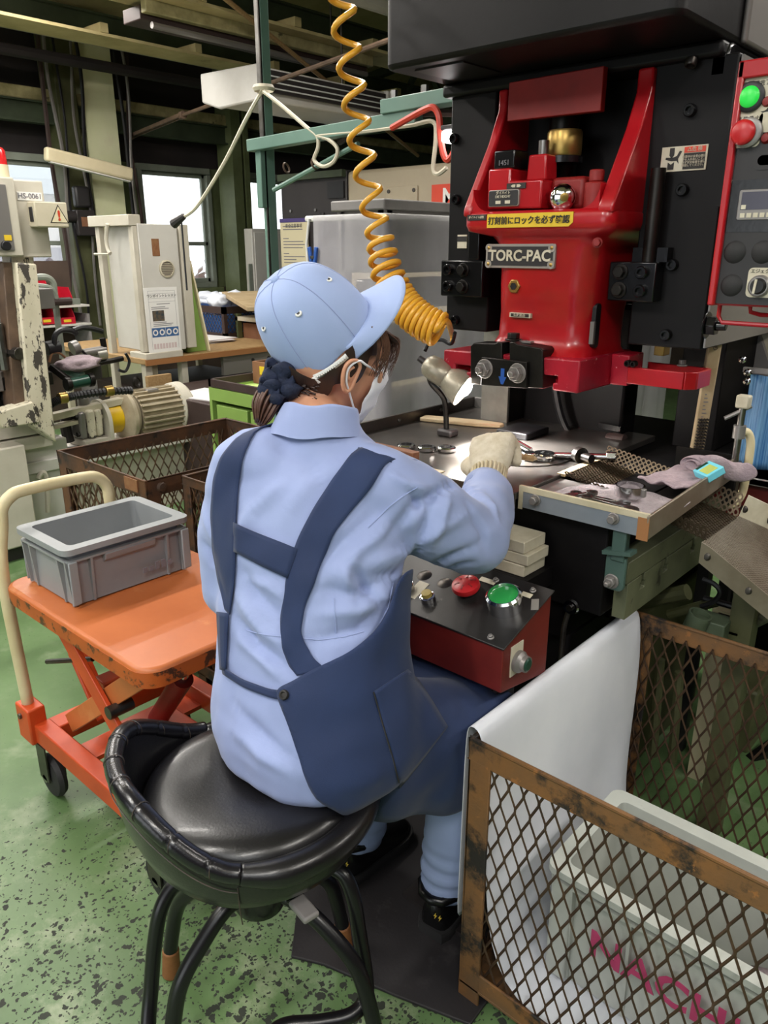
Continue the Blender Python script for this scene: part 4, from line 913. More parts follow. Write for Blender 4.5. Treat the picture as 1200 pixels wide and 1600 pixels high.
# ================================================================== expanded metal baskets
def basket(name, label, x0, x1, y0, y1, zt, fr, ms, w=.045, dw=.0148, dh=.077, r=.0024, z0=.0, floor_=True, legs=None, top=None):
    t = thing(name, label, 'basket', ((x0 + x1) / 2, (y0 + y1) / 2, 0)); th = .006; tw = top or w
    def angle(a, b, h, vert):
        pass
    for (cx_, sx_) in ((x0, 1), (x1, -1)):
        for (cy_, sy_) in ((y0, 1), (y1, -1)):
            p = MB(); p.box(min(cx_, cx_ + sx_ * w), max(cx_, cx_ + sx_ * w), min(cy_, cy_ + sy_ * th), max(cy_, cy_ + sy_ * th), 0, zt - tw + .004)
            p.box(min(cx_, cx_ + sx_ * th), max(cx_, cx_ + sx_ * th), min(cy_, cy_ + sy_ * w), max(cy_, cy_ + sy_ * w), 0, zt - tw + .004); p.build('corner_post', M(fr), t, bevel=.0015)
    for nm, za, zb in (('top_rail', zt - tw, zt), ('bottom_rail', .04, .04 + w)):
        for (cy_, s) in ((y0, 1), (y1, -1)):
            p = MB(); p.box(x0, x1, min(cy_, cy_ + s * th), max(cy_, cy_ + s * th), za, zb)
            zz = zb if nm == 'top_rail' else za + th
            p.box(x0, x1, min(cy_, cy_ + s * th * (1.4 if nm == 'top_rail' else 7)), max(cy_, cy_ + s * th * (1.4 if nm == 'top_rail' else 7)), zz - th, zz); p.build(nm, M(fr), t, bevel=.002)
        for (cx_, s) in ((x0, 1), (x1, -1)):
            p = MB(); p.box(min(cx_, cx_ + s * th), max(cx_, cx_ + s * th), y0 + th, y1 - th, za, zb)
            zz = zb if nm == 'top_rail' else za + th
            p.box(min(cx_, cx_ + s * th * (1.4 if nm == 'top_rail' else 7)), max(cx_, cx_ + s * th * (1.4 if nm == 'top_rail' else 7)), y0 + th, y1 - th, zz - th, zz); p.build(nm, M(fr), t, bevel=.002)
    za = .04 + w - .012; H = zt - tw + .014 - za
    for (o, u, W) in (((x0 + w * .6, y0 + .0095, za), (1, 0, 0), x1 - x0 - w * 1.2), ((x0 + w * .6, y1 - .0095, za), (1, 0, 0), x1 - x0 - w * 1.2), ((x0 + .0095, y0 + w * .6, za), (0, 1, 0), y1 - y0 - w * 1.2), ((x1 - .0095, y0 + w * .6, za), (0, 1, 0), y1 - y0 - w * 1.2)):
        diamonds(MB(), o, u, (0, 0, 1), W, H, dw, dh, r).build('wire_mesh', M(ms), t, kind='stuff', smooth=60)
    if floor_: MB().box(x0 + .008, x1 - .008, y0 + .008, y1 - .008, .045, .05).build('floor_plate', M(fr), t)
    return t
zb_ = .72
c0, c1, c2 = atz(97, 702, zb_), atz(430, 655, zb_), atz(212, 756, zb_)
tb = basket('mesh_basket', 'large rusty brown mesh basket behind the orange lift table', c0.x, c2.x, c0.y - .02, min(c1.y, 1.93), zb_, 'rust_dark', 'mesh_rust_dark', w=.05, dw=.019, dh=.08, r=.0030, top=.055)
MB().box(c2.x - .12, c2.x - .045, c0.y - .024, c0.y - .02, zb_ - .045, zb_ - .005).build('brown_patch', M('copper'), tb)
MB().lathe([(0, .014), (.014, .01), (.018, 0)], (c2.x, c0.y + .035, zb_ - .03), (1, 0, 0), 14).build('rivet', M('rust_dark'), tb)
d0 = atz(283, 743, .735); d0.x = max(d0.x, c2.x + .02)
tb2 = basket('mesh_basket', 'smaller dark brown mesh basket between the lift table and the seated worker', d0.x, d0.x + .52, d0.y, d0.y + .5, .735, 'rust_dark', 'mesh_rust_dark', w=.04, dw=.017, dh=.076, r=.0027, top=.03)
# white papers/parts bag showing through the big basket
o = crumple((c2.x - .22, c0.y + .45, .24), (.11, .22, .11), 7.7).build('plastic_bag', M('bag_white'), smooth=180); tag(o, 'crumpled white plastic bag inside the large rusty mesh basket', 'bag')
# ================================================================== orange lift table
t = thing('lift_table', 'orange scissor lift table on casters with a cream push handle', 'table', (-1.53, .88, 0))
tx0, tx1, ty0, ty1, tz = -1.86, -1.212, .655, 1.10, .62
tp = MB().prism(rrect(tx0, tx1, ty0, ty1, .05, 6), 'xy', tz - .045, tz).build('table_top', M('orange_paint'), t, bevel=.010, seg=3)
MB().prism(rrect(tx0 - .0006, tx1 + .0006, ty0 - .0006, ty1 + .0006, .0506, 6), 'xy', tz - .043, tz - .009).build('top_rim', M('orange_edge'), t)
bz = .165
by0, by1 = ty0 + .03, ty1 - .03
for y in (by0, by1): MB().box(tx0 + .03, tx1 + .0, y - .022, y + .022, bz, bz + .055).build('base_beam', M('orange_frame'), t, bevel=.004)
for x in (tx0 + .05, tx1 - .06): MB().box(x - .03, x + .03, by0, by1, bz, bz + .05).build('cross_beam', M('orange_frame'), t, bevel=.004)
MB().box(tx0 + .14, tx0 + .22, by0 + .022, by1 - .022, bz + .0, bz + .012).build('deck_plate', M('orange_frame'), t)
for s, y in ((0, by0 + .045), (1, by1 - .045)):
    MB().bar((tx0 + .10, y, bz + .06), (tx1 - .10, y, tz - .06), .012, .05).build('scissor_arm', M('orange_paint'), t, bevel=.002)
    yy = y + (-.016 if s == 0 else .016); MB().bar((tx0 + .13, yy, tz - .055), (tx1 - .12, yy, bz + .06), .012, .05).build('scissor_arm', M('orange_frame'), t, bevel=.002)
    MB().cyl((tx0 + .38, y - .03, (bz + tz) / 2), (tx0 + .38, y + .03, (bz + tz) / 2), .016, n=12).build('pivot_pin', M('steel_dark'), t)
mid = (by0 + by1) / 2
MB().cyl((tx0 + .28, mid, bz + .08), (tx0 + .42, mid, tz - .2), .026, n=16).build('lift_cylinder', M('red_dull'), t); MB().cyl((tx0 + .39, mid, bz + .2), (tx0 + .46, mid, tz - .12), .014, n=14).build('piston_rod', M('chrome'), t)
MB().box(tx0 + .2, tx0 + .5, mid - .07, mid + .07, bz + .02, bz + .07).build('pump_base', M('orange_frame'), t, bevel=.006)
MB().bar((tx0 + .26, by0 + .06, bz + .22), (tx0 + .26, by1 - .06, bz + .22), .05, .05).build('link_beam', M('orange_frame'), t, bevel=.004)
MB().bar((tx0 + .12, mid - .06, bz + .04), (tx0 + .0, mid - .06, bz + .2), .05, .012).build('foot_pedal', M('orange_frame'), t, bevel=.003)
MB().cyl((tx0 - .0, by0 + .05, bz + .2), (tx0 + .18, by0 + .09, bz + .26), .007, n=8).build('release_rod', M('steel_dark'), t)
# push handle: cream U tube standing over the table end
hx = tx0 - .012
h0, h1 = atx(10, 790, hx), atx(165, 770, hx)
ytp = h0.z + .0
path = [(hx, ty0 + .02, bz + .06), (hx, ty0 + .012, .62), (hx, ty0 + .03, .76), (hx, ty0 + .036, .80), (hx, ty0 + .062, .826), (hx, ty0 + .10, .834), (hx, ty0 + .25, .832), (hx, ty0 + .29, .822), (hx, ty0 + .312, .795), (hx, ty0 + .316, .75), (hx, ty0 + .318, .62), (hx, ty0 + .32, bz + .06)]
MB().tube(bez(path, 4), .0155, 12).build('push_handle', M('cream_handle'), t, smooth=180)
for y in (ty0 + .02, ty0 + .32):
    MB().box(hx - .03, hx + .045, y - .024, y + .024, bz - .005, bz + .1).build('handle_socket', M('orange_frame'), t, bevel=.005)
    MB().cyl((hx - .0, y - .03, bz + .07), (hx - .0, y + .03, bz + .07), .008, n=8).build('socket_bolt', M('steel_dark'), t)
for x in (tx0 + .05, tx1 - .07):
    for y in (by0, by1):
        c = MB().lathe([(0, -.016), (.035, -.016), (.056, -.012), (.062, 0), (.056, .012), (.035, .016), (0, .016)], (x, y, .0625), (0, 1, 0), 24).build('caster_wheel', M('rubber'), t)
        for s in (-1, 1): MB().bar((x, y + s * .022, .06), (x, y + s * .022, bz), .05, .004, up=(0, 1, 0)).build('caster_fork', M('steel_dark'), c)
        MB().cyl((x, y - .024, .0625), (x, y + .024, .0625), .012, n=10).build('hub', M('steel'), c)
# black spare wheel seen under the table
t = thing('cart_wheel', 'black disc wheel with round holes on the floor behind the lift table', 'wheel', (-1.62, 1.32, 0))
c = aty(158, 1012, 1.19)
ORG[t.name] = V((c.x, c.y, 0)); t.location = ORG[t.name]
MB().lathe([(.0, -.012), (.06, -.012), (.085, -.018), (.095, 0), (.085, .018), (.06, .012), (0, .012)], c, (.35, -1, 0), 32).build('tyre', M('rubber'), t)
for k in range(6):
    a = R(60 * k + 10); u_, v_, d_ = frame_of((.35, -1, 0)); p = c + d_ * .013 + (u_ * math.cos(a) + v_ * math.sin(a)) * .045; MB().cyl(p, p + d_ * .002, .006, n=10).build('disc_hole', M('label_cream'), t)
# ================================================================== grey plastic crate on the table
def crate(name, label, x0, x1, y0, y1, z0, z1, m, rim=.028, taper=.012, wall=.004, rz=0, ribs=True, cat='crate', group=None):
    t = thing(name, label, cat, ((x0 + x1) / 2, (y0 + y1) / 2, z0), group)
    def ring(e, z, rad): return [V((p[0], p[1], z)) for p in rrect(x0 + e, x1 - e, y0 + e, y1 - e, rad, 4)]
    T = taper
    MB().loft([ring(T + .012, z0, .01), ring(T + .006, z0 + .004, .014), ring(rim * .75, z1 - .03, .016), ring(rim * .75, z1 - .004, .016)], caps=False).add(ring(T + .012, z0, .01), [tuple(range(20))]).loft([ring(rim, z1 - .0138, .012), ring(T + .012 + wall, z0 + .008, .01)], caps=False).add(ring(T + .012 + wall, z0 + .008, .01), [tuple(range(20))]).build('body', M(m), t, smooth=50)
    MB().loft([ring(rim * .75, z1 - .014, .016), ring(0, z1 - .014, .022), ring(0, z1, .022), ring(rim, z1, .014), ring(rim, z1 - .014, .014)], caps=False).build('rim', M(m), t, smooth=30)
    MB().loft([ring(rim * .75, z1 - .034, .016), ring(.006, z1 - .034, .018), ring(.006, z1 - .029, .018), ring(rim * .75, z1 - .029, .016)], caps=False).build('lower_flange', M(m), t, smooth=30)
    if ribs:
        for (xx, yy, dx, dy) in [(x0 + f * (x1 - x0), y, 0, s) for f in (.07, .22, .78, .93) for y, s in ((y0, 1), (y1, -1))] + [(x, y0 + f * (y1 - y0), s, 0) for f in (.07, .2, .8, .93) for x, s in ((x0, 1), (x1, -1))]:
            b = MB()
            if dy: b.prism([(yy + dy * .006, z1 - .03), (yy + dy * rim * .8, z1 - .03), (yy + dy * (T + .014), z0 + .003), (yy + dy * (T + .002), z0 + .003)], 'yz', xx - .003, xx + .003)
            else: b.prism([(xx + dx * .006, z1 - .03), (xx + dx * rim * .8, z1 - .03), (xx + dx * (T + .014), z0 + .003), (xx + dx * (T + .002), z0 + .003)], 'xz', yy - .003, yy + .003)
            b.build('rib', M(m), t)
        for (xa, xb) in ((.0, .07), (.93, 1)):
            for y, s in ((y0, 1), (y1, -1)):
                MB().box(x0 + (x1 - x0) * xa + .012, x0 + (x1 - x0) * xb - .012 + .012, min(y + s * .008, y + s * .03), max(y + s * .008, y + s * .03), z0 + .01, z1 - .03).build('corner_pad', M(m), t, bevel=.004)
        for x, s in ((x0, 1), (x1, -1)):
            MB().prism([(x + s * .004, z1 - .034), (x + s * .022, z1 - .034), (x + s * .022, z1 - .06), (x + s * .008, z1 - .05)], 'xz', y0 + (y1 - y0) * .3, y0 + (y1 - y0) * .7).build('grip', M(m), t, bevel=.002)
    return t
cg = crate('plastic_crate', 'empty grey plastic crate on the orange lift table', -1.825, -1.575, .693, 1.025, tz, tz + .145, 'crate_grey')
lb = MB()
random.seed(2)
for k in range(5): lb.box(-1.5765 - .0, -1.5735, .88 + k * .017, .891 + k * .017, tz + .035, tz + .055 - .008 * random.random())
lb.build('label_residue', M('print_grey'), cg, smooth=0)
# ================================================================== the press
t = press = thing('power_press', 'black power press with a red ram and a maker plate', 'press', (-1.0, 2.0, 0))
def holes(mb, pts, r, d, ax=(0, -1, 0), n=14):
    pass
def socket(p, r=.014, ax=(0, -1, 0), m='black_gloss', nm='socket_screw', par=None, h=.014):
    p = V(p); a = V(ax).normalized()
    return MB().lathe([(0, 0), (r, 0), (r, h * .8), (r * .85, h), (r * .55, h), (r * .5, h * .3), (0, h * .3)], p, a, 16).build(nm, M(m), par or press)
def hexbolt(p, r=.014, ax=(0, -1, 0), m='steel_dark', nm='hex_bolt', par=None, h=.012, washer=True, stud=0):
    p = V(p); a = V(ax).normalized(); mb = MB()
    if washer: mb.cyl(p, p + a * .004, r * 1.45, n=20)
    mb.hexa(p + a * .004, p + a * (.004 + h), r * 1.08)
    if stud: mb.cyl(p + a * (.004 + h), p + a * (.004 + h + stud), r * .55, r * .45, 12)
    return mb.build(nm, M(m), par or press, bevel=.0015)
# crown housing with rounded corners
cx0, cx1, cy0_, cz = -1.36, -.655, 1.505, 1.79
MB().prism(rrect(cx0, cx1, cy0_, 2.7, .03, 5), 'xy', cz, 2.62).build('crown_housing', M('black_paint'), t, bevel=.01)
MB().prism([(1.73, cz - .03), (1.73, cz), (2.7, cz), (2.7, cz - .03)], 'yz', cx0, -.66).build('crown_lip', M('black_paint'), t, bevel=.008)
MB().box(cx0 + .06, cx0 + .2, 1.55, 1.7, cz - .003, cz).build('underside_hatch', M('cable_black'), t)
MB().box(cx1, cx1 + .015, 1.8, 2.66, 1.79, 2.62).build('lit_crown_side', M('silver_grey'), t, bevel=.006)  # dark crown side; the light it reflects is put into the grey
MB().prism(rrect(1.75, 2.2, 1.70, 1.79, .03), 'yz', -.69, -.655).build('side_bracket', M('black_gloss'), t, bevel=.006)
for x in (-1.13, -.72): socket((x, 1.73, cz - .03), .012, (0, -.4, -1), 'steel_dark')
# C shaped side frames
def cframe(x0, x1, xr0, xr1, yf, nm):
    MB().box(x0, x1, 1.75, 2.6, 1.185, 1.765).build(nm, M('black_paint'), t, bevel=.004)
    MB().box(xr0, xr1, yf, 2.62, .885, 1.19).build(nm + '_column', M('dark_steel' if x0 < -1 else 'bed_black'), t, bevel=.003)
cframe(-1.343, -1.205, -1.343, -1.252, 1.95, 'side_frame'); cframe(-.805, -.632, -.79, -.68, 2.06, 'side_frame')
MB().box(-1.345, -1.25, 1.94, 1.95, .89, 1.19).build('throat_plate', M('aluminium'), t)
MB().box(-1.251, -.925, 2.03, 2.12, .885, 1.25).build('rear_cover', M('bed_black'), t, bevel=.01)
MB().box(-1.25, -.925, 2.12, 2.3, 1.25, 1.79).build('rear_web', M('bed_black'), t)
MB().box(-.925, -.806, 2.2, 2.4, 1.3, 1.79).build('rear_web', M('bed_black'), t)
MB().box(-.629, -.625, 1.752, 2.58, 1.19, 1.76).build('side_skin', M('silver_grey'), t)
for (p) in ((712, 217), (715, 312), (713, 500), (1080, 173), (1068, 297), (1042, 523), (1052, 414)): q = aty(*p, 1.75); socket(q, .013, par=t)
q = atx(1103, 508, -.628); hexbolt(q, .02, (1, 0, 0), 'black_gloss', par=t, h=.02, stud=.02)
# plates with prints on the frames
q0, q1 = aty(1036, 231, 1.75), aty(1103, 265, 1.75)
MB().box(q0.x, q1.x, 1.747, 1.75, q1.z, q0.z).build('danger_plate', M('label_cream'), t)
w_ = q1.x - q0.x; h_ = q0.z - q1.z
MB().box(q0.x + w_ * .5, q1.x - w_ * .04, 1.7462, 1.747, q0.z - h_ * .28, q0.z - h_ * .05).build('red_band', M('orange_strip'), t, smooth=0)
MB().box(q0.x + w_ * .5, q1.x - w_ * .04, 1.7462, 1.747, q1.z + h_ * .06, q0.z - h_ * .3).build('black_field', M('ink'), t, smooth=0)
text('lettering', '△危 険', (q0.x + w_ * .73, 1.7462, q0.z - h_ * .165), (1, 0, 0), (0, 0, 1), h_ * .2, M('label_cream'), t, lift=.0006)
text('lettering', '作業中は金型の間に\n手を入れないこと。\n必ず安全装置を使い\n確認してください。', (q0.x + w_ * .73, 1.7462, q0.z - h_ * .62), (1, 0, 0), (0, 0, 1), h_ * .115, M('label_cream'), t, lift=.0006)
sx0, sz0 = q0.x + w_ * .06, q1.z
pg = MB()
def pp(pts): pg.prism([(sx0 + w_ * .4 * a, sz0 + h_ * b) for a, b in pts], 'xz', 1.7462, 1.747)
pp([(.25, .08), (.6, .08), (.6, .38), (.43, .28), (.25, .38)]); pp([(.3, .95), (.56, .95), (.56, .65), (.43, .52), (.3, .65)]); pp([(.1, .5), (.42, .42), (.75, .42), (.98, .8), (.85, .82), (.72, .62), (.5, .56), (.12, .58)]); pp([(.75, .4), (.85, .3), (.8, .5)])
pg.build('hand_pictogram', M('ink'), t, smooth=0)
q0, q1 = aty(716, 367, 1.75), aty(730, 388, 1.75); MB().box(q0.x, q1.x, 1.747, 1.75, q1.z, q0.z).build('small_plate', M('label_cream'), t); MB().box(q0.x, q1.x, 1.7462, 1.747, (q1.z + q0.z) / 2, q0.z - .004).build('black_field', M('ink'), t, smooth=0)
# gib blocks beside the ram
for (x0, x1, z0, z1) in ((-1.33, -1.195, 1.277, 1.368), (-.845, -.735, 1.285, 1.37)):
    b = MB().box(x0, x1, 1.705, 1.75, z0, z1).build('gib_block', M('black_gloss'), t, bevel=.003)
    for fz in (.28, .74):
        hexbolt((x0 + .028 if x0 > -1 else x1 - .06, 1.705, z0 + (z1 - z0) * fz), .0125, m='dark_steel', par=b); socket((x1 - .03 if x0 > -1 else x0 + .028, 1.705, z0 + (z1 - z0) * fz), .014, m='black_gloss', par=b)
MB().box(-1.24, -1.205, 1.70, 1.76, 1.37, 1.46).build('gib_strip', M('black_gloss'), t, bevel=.003)
MB().cyl((-.76, 1.72, 1.37), (-.76, 1.72, 1.56), .016, n=14).build('guide_rod', M('dark_steel'), t)
MB().box(-.80, -.72, 1.72, 1.75, 1.37, 1.40).build('rod_foot', M('black_gloss'), t)
# ---- red ram
RM = M('red_paint')
bx0_, bx1_ = -1.237, -.846
prof = [(bx0_, 1.082), (-1.225, 1.082)]
def tslot(c): return [(c - .012, 1.082), (c - .012, 1.100), (c - .024, 1.100), (c - .024, 1.116), (c + .024, 1.116), (c + .024, 1.100), (c + .012, 1.100), (c + .012, 1.082)]
prof = [(bx0_, 1.082)] + tslot(-1.175) + tslot(-.925) + [(bx1_, 1.082), (bx1_, 1.158), (bx0_, 1.150)]
MB().prism(prof, 'xz', 1.605, 1.87).build('ram_base', M('red_paint_worn'), t, bevel=.004)
def rr(x0, x1, y0, y1, r, z, n=6): return [V((p[0], p[1], z)) for p in rrect(x0, x1, y0, y1, r, n)]
MB().loft([rr(-1.165, -.853, 1.625, 1.875, .03, 1.150), rr(-1.14, -.862, 1.648, 1.88, .05, 1.165), rr(-1.130, -.866, 1.658, 1.885, .055, 1.19), rr(-1.128, -.866, 1.660, 1.89, .055, 1.25), rr(-1.122, -.862, 1.648, 1.89, .055, 1.275), rr(-1.120, -.856, 1.642, 1.895, .055, 1.32), rr(-1.12, -.85, 1.640, 1.90, .055, 1.40), rr(-1.14, -.835, 1.632, 1.90, .05, 1.425), rr(-1.186, -.802, 1.608, 1.90, .03, 1.437), rr(-1.19, -.798, 1.604, 1.90, .028, 1.45), rr(-1.19, -.798, 1.604, 1.90, .028, 1.47), rr(-1.184, -.804, 1.610, 1.90, .024, 1.480)]).build('ram_body', RM, t, smooth=60)
# slot on the flank of the ram
s0, s1 = atx(932, 474, -.865), atx(932, 542, -.865)
MB().prism(rrect(s0.y - .011, s0.y + .013, s1.z, s0.z, .01), 'yz', -.868, -.858).build('flank_slot', M('cable_black'), t)
MB().box(-.866, -.856, s0.y - .02, s0.y - .012, s1.z + .01, s0.z - .04).build('slot_key', M('silver_grey'), t)
# raised side walls of the ram, sloping back to the guides
def wall(x0, x1):
    p = [(1.606, 1.47), (1.606, 1.485), (1.614, 1.50), (1.70, 1.64), (1.735, 1.715), (1.735, 1.76), (1.9, 1.76), (1.9, 1.47)]
    return MB().prism(p, 'yz', x0, x1)
wall(-1.19, -1.165).build('ram_wall', RM, t, bevel=.006, seg=3)
wall(-.836, -.800).build('ram_wall', RM, t, bevel=.006, seg=3)
for (xa, s) in ((-.836, -1), (-1.165, 1)):
    MB().prism([(xa, 1.475), (xa, 1.53)] + [(xa + s * (.045 - .045 * math.sin(R(a))), 1.475 + .005 + .05 * (1 - math.cos(R(a)))) for a in (75, 60, 45, 30, 15, 0)], 'xz', 1.612, 1.74).build('ram_fillet', RM, t, smooth=50)
MB().box(-1.165, -.836, 1.84, 1.9, 1.48, 1.76).build('ram_back', M('black_paint'), t)
# crank cover plate
q0, q1 = aty(799, 130, 1.71), aty(941, 180, 1.71)
MB().prism([(q0.x, 1.683), (q1.x, 1.681), (q1.x, 1.768), (q0.x, 1.765)], 'xz', 1.70, 1.72).build('crank_cover', M('red_dull'), t, bevel=.002)
MB().cyl((-1.035, 1.79, 1.56), (-1.035, 1.79, 1.72), .035, n=20).build('adjusting_screw', M('dark_steel'), t)
MB().lathe([(.038, 0), (.040, .004), (.040, .05), (.037, .055), (.030, .055)], (-1.0, 1.735, 1.60), n=24).build('lock_collar', M('brass'), t)
MB().lathe([(0, 0), (.044, 0), (.044, .014), (0, .014)], (-1.0, 1.735, 1.585), n=24).build('lock_ring', M('black_gloss'), t)
# die height unit
MB().prism([(-1.131, 1.487), (-.985, 1.484), (-.985, 1.545), (-1.07, 1.545), (-1.07, 1.573), (-1.131, 1.573)], 'xz', 1.622, 1.70).build('die_height_unit', RM, t, bevel=.004)
MB().prism([(-1.045, 1.545), (-.992, 1.545), (-.996, 1.60), (-1.041, 1.60)], 'xz', 1.65, 1.70).build('unit_tower', RM, t, bevel=.004)
MB().cyl((-1.018, 1.675, 1.60), (-1.018, 1.675, 1.63), .012, n=12).build('tower_pin', M('steel'), t)
MB().box(-1.122, -1.066, 1.63, 1.69, 1.573, 1.612).build('counter_block', M('black_gloss'), t, bevel=.003)
text('lettering', '1451', (-1.094, 1.63, 1.585), (1, 0, 0), (0, 0, 1), .016, M('print_grey'), t)
MB().box(-.985, -.90, 1.66, 1.74, 1.482, 1.55).build('gear_box', M('red_dull'), t, bevel=.01)
kb = aty(865, 308, 1.64); MB().lathe([(0, -.03), (.012, -.03), (.014, 0), (.026, .006), (.030, .022), (.028, .05), (.02, .06), (0, .062)], (kb.x, 1.67, kb.z), (.75, -1, -.05), 20).build('clamp_knob', M('chrome'), t, smooth=60)
MB().lathe([(0, .06), (.009, .06), (.009, .072), (0, .074)], (kb.x, 1.67, kb.z), (.75, -1, -.05), 12).build('knob_tip', M('brass'), t)
MB().cyl((-.872, 1.66, 1.48), (-.872, 1.66, 1.535), .024, n=18).build('oil_pot', M('red_dull'), t, bevel=.004); MB().cyl((-.872, 1.66, 1.535), (-.872, 1.66, 1.56), .016, n=16).build('oil_cap', M('red_dull'), t, bevel=.003)
# yellow caution strip and the plates
YF = 1.604
q0, q1 = aty(762, 335, YF), aty(895, 353, YF)
zt_, zb2 = aty(820, 333, YF).z, aty(820, 355, YF).z
MB().prism([(q0.x, zb2), (q1.x - .01, zb2), (q1.x, zb2 + .008), (q1.x, zt_), (q0.x, zt_)], 'xz', YF - .0016, YF + .004).build('caution_strip', M('yellow_label'), t, smooth=0)
text('lettering', '打刻前にロックを必ず確認', ((q0.x + q1.x) / 2 - .002, YF - .0016, (zt_ + zb2) / 2 - .001), (1, 0, 0), (0, 0, 1), (q1.x - q0.x) / 12.6, M('ink'), t, bold=.0003)
p0, p1 = aty(731, 336, YF), aty(760, 344, YF); MB().box(p0.x, p1.x, YF - .002, YF + .004, p1.z, p0.z).build('small_plate', M('ink'), t); text('lettering', 'ダイハイト調整', ((p0.x + p1.x) / 2, YF - .002, (p0.z + p1.z) / 2), (1, 0, 0), (0, 0, 1), (p1.x - p0.x) / 8.5, M('label_cream'), t)
def plate(x0, x1, z0, z1, y, nm, rim=.006, screws=True):
    MB().prism(rrect(x0, x1, z0, z1, .004, 2), 'xz', y - .006, y + .012).build(nm, M('plate_silver'), t, bevel=.001)
    MB().prism(rrect(x0 + rim, x1 - rim, z0 + rim, z1 - rim, .003, 2), 'xz', y - .0075, y - .005).build('black_field', M('panel_black'), t)
    if screws:
        for x in (x0 + .009, x1 - .009):
            for z in (z0 + .009, z1 - .009):
                MB().lathe([(0, 0), (.0095, 0), (.0095, .0006), (0, .0006)], (x, y - .0073, z), (0, -1, 0), 12).build('corner_pad', M('plate_silver'), t); MB().lathe([(0, .0015), (.003, .0012), (.0045, 0)], (x, y - .0078, z), (0, -1, 0), 10).build('plate_screw', M('brass'), t)
YB = 1.640
a0_, a1_ = aty(762, 382, YB), aty(868, 421, YB)
plate(a0_.x, a1_.x, a1_.z + .001, aty(815, 381, YB).z, YB, 'maker_plate')
text('lettering', 'TORC-PAC', ((a0_.x + a1_.x) / 2, YB - .0075, (a1_.z + .001 + aty(815, 381, YB).z) / 2), (1, 0, 0), (0, 0, 1), .0345, M('label_cream'), t, bold=.0009, lift=.0006)
yd = 1.622; a0_, a1_ = aty(766, 298, yd), aty(812, 322, yd)
plate(a0_.x, a1_.x, a1_.z, a0_.z, yd, 'die_height_plate', .002, False)
mx_ = (a0_.x + a1_.x) / 2
text('lettering', 'ダイハイト\nDIE HEIGHT', (mx_, yd - .0075, a0_.z - .011), (1, 0, 0), (0, 0, 1), .008, M('label_cream'), t, lift=.0006)
for s in (-1, 1): MB().box(mx_ + s * .013 - .007, mx_ + s * .013 + .007, yd - .0082, yd - .007, a1_.z + .006, a1_.z + .013).build('white_field', M('label_cream'), t, smooth=0)
a0_, a1_ = aty(793, 287, yd), aty(822, 294, yd); MB().box(a0_.x, a1_.x, yd - .003, yd, a1_.z, a0_.z).build('arrow_plate', M('ink'), t)
for s in (-1, 1): xm = (a0_.x + a1_.x) / 2; zm = (a0_.z + a1_.z) / 2; MB().prism([(xm + s * .002, zm - .003), (xm + s * .009, zm - .003), (xm + s * .014, zm), (xm + s * .009, zm + .003), (xm + s * .002, zm + .003)], 'xz', yd - .0036, yd - .003).build('arrow_mark', M('label_cream'), t, smooth=0)
q = aty(808, 447, 1.655); MB().cyl(q + V((0, .02, 0)), q + V((0, -.006, 0)), .026, n=24).build('plug_boss', RM, t, bevel=.004); MB().hexa(q + V((0, -.004, 0)), q + V((0, -.016, 0)), .0175).build('hex_plug', M('brass'), t, bevel=.002); MB().lathe([(0, .0165), (.0085, .0165), (.009, .0175)], q, (0, -1, 0), 6).build('plug_socket', M('cable_black'), t)
q0, q1 = aty(798, 488, 1.655), aty(830, 497, 1.655); MB().box(q0.x, q1.x, 1.650, 1.662, q1.z, q0.z).build('small_plate', M('label_cream'), t); MB().box(q0.x + .004, q1.x - .004, 1.6493, 1.6501, q1.z + .0015, q0.z - .0015).build('black_field', M('ink'), t, smooth=0); text('lettering', 'S.I.P.製造', ((q0.x + q1.x) / 2, 1.6493, (q0.z + q1.z) / 2), (1, 0, 0), (0, 0, 1), .0085, M('label_cream'), t)
q = aty(975, 387, 1.66); hexbolt((-.845, 1.638, 1.41), .008, (.3, -1, 0), 'red_dull', par=t, h=.012)
# punch clamp on the ram front
YC = 1.598
def xz(px, py, y=YC): q = aty(px, py, y); return (q.x, q.z)
MB().prism([xz(735, 600), xz(784, 604), xz(784, 536), xz(778, 534), xz(773, 537), xz(740, 536), xz(735, 541)], 'xz', YC, 1.66).build('clamp_half', M('dark_steel'), t, bevel=.002)
MB().prism([xz(796, 605), xz(848, 607), xz(848, 548), xz(844, 544), xz(808, 538), xz(803, 534), xz(796, 535)], 'xz', YC, 1.66).build('clamp_half', M('dark_steel'), t, bevel=.002)
MB().box(xz(785, 560)[0], xz(795, 560)[0], YC + .03, 1.66, 1.08, xz(790, 533)[1]).build('punch_shank', M('cable_black'), t)
MB().prism([xz(752, 558, 1.585), xz(823, 566, 1.585), xz(822, 607, 1.585), xz(751, 602, 1.585)], 'xz', 1.585, YC).build('clamp_plate', M('dark_steel'), t, bevel=.0015)
for p in ((758, 576), (809, 583)): q = aty(*p, 1.585); hexbolt(q, .0165, m='silver_grey', nm='stud_nut', par=t, h=.016, stud=.014)
q = aty(795, 532, 1.61); hexbolt((q.x, 1.63, xz(795, 534)[1]), .014, (0, 0, 1), 'dark_steel', par=t, h=.014); MB().box(q.x + .018, q.x + .052, 1.625, 1.64, xz(795, 536)[1], xz(795, 533)[1]).build('clamp_tab', M('silver_grey'), t)
a = aty(785, 590, 1.585); ar = [(-.005, .022), (.005, .022), (.005, .002), (.011, .002), (.003, -.016), (-.003, -.016), (-.011, .002), (-.005, .002)]
MB().prism([(a.x + p[0], a.z + p[1]) for p in ar], 'xz', 1.5842, 1.5852).build('blue_arrow', M('blue_arrow'), t, smooth=0)
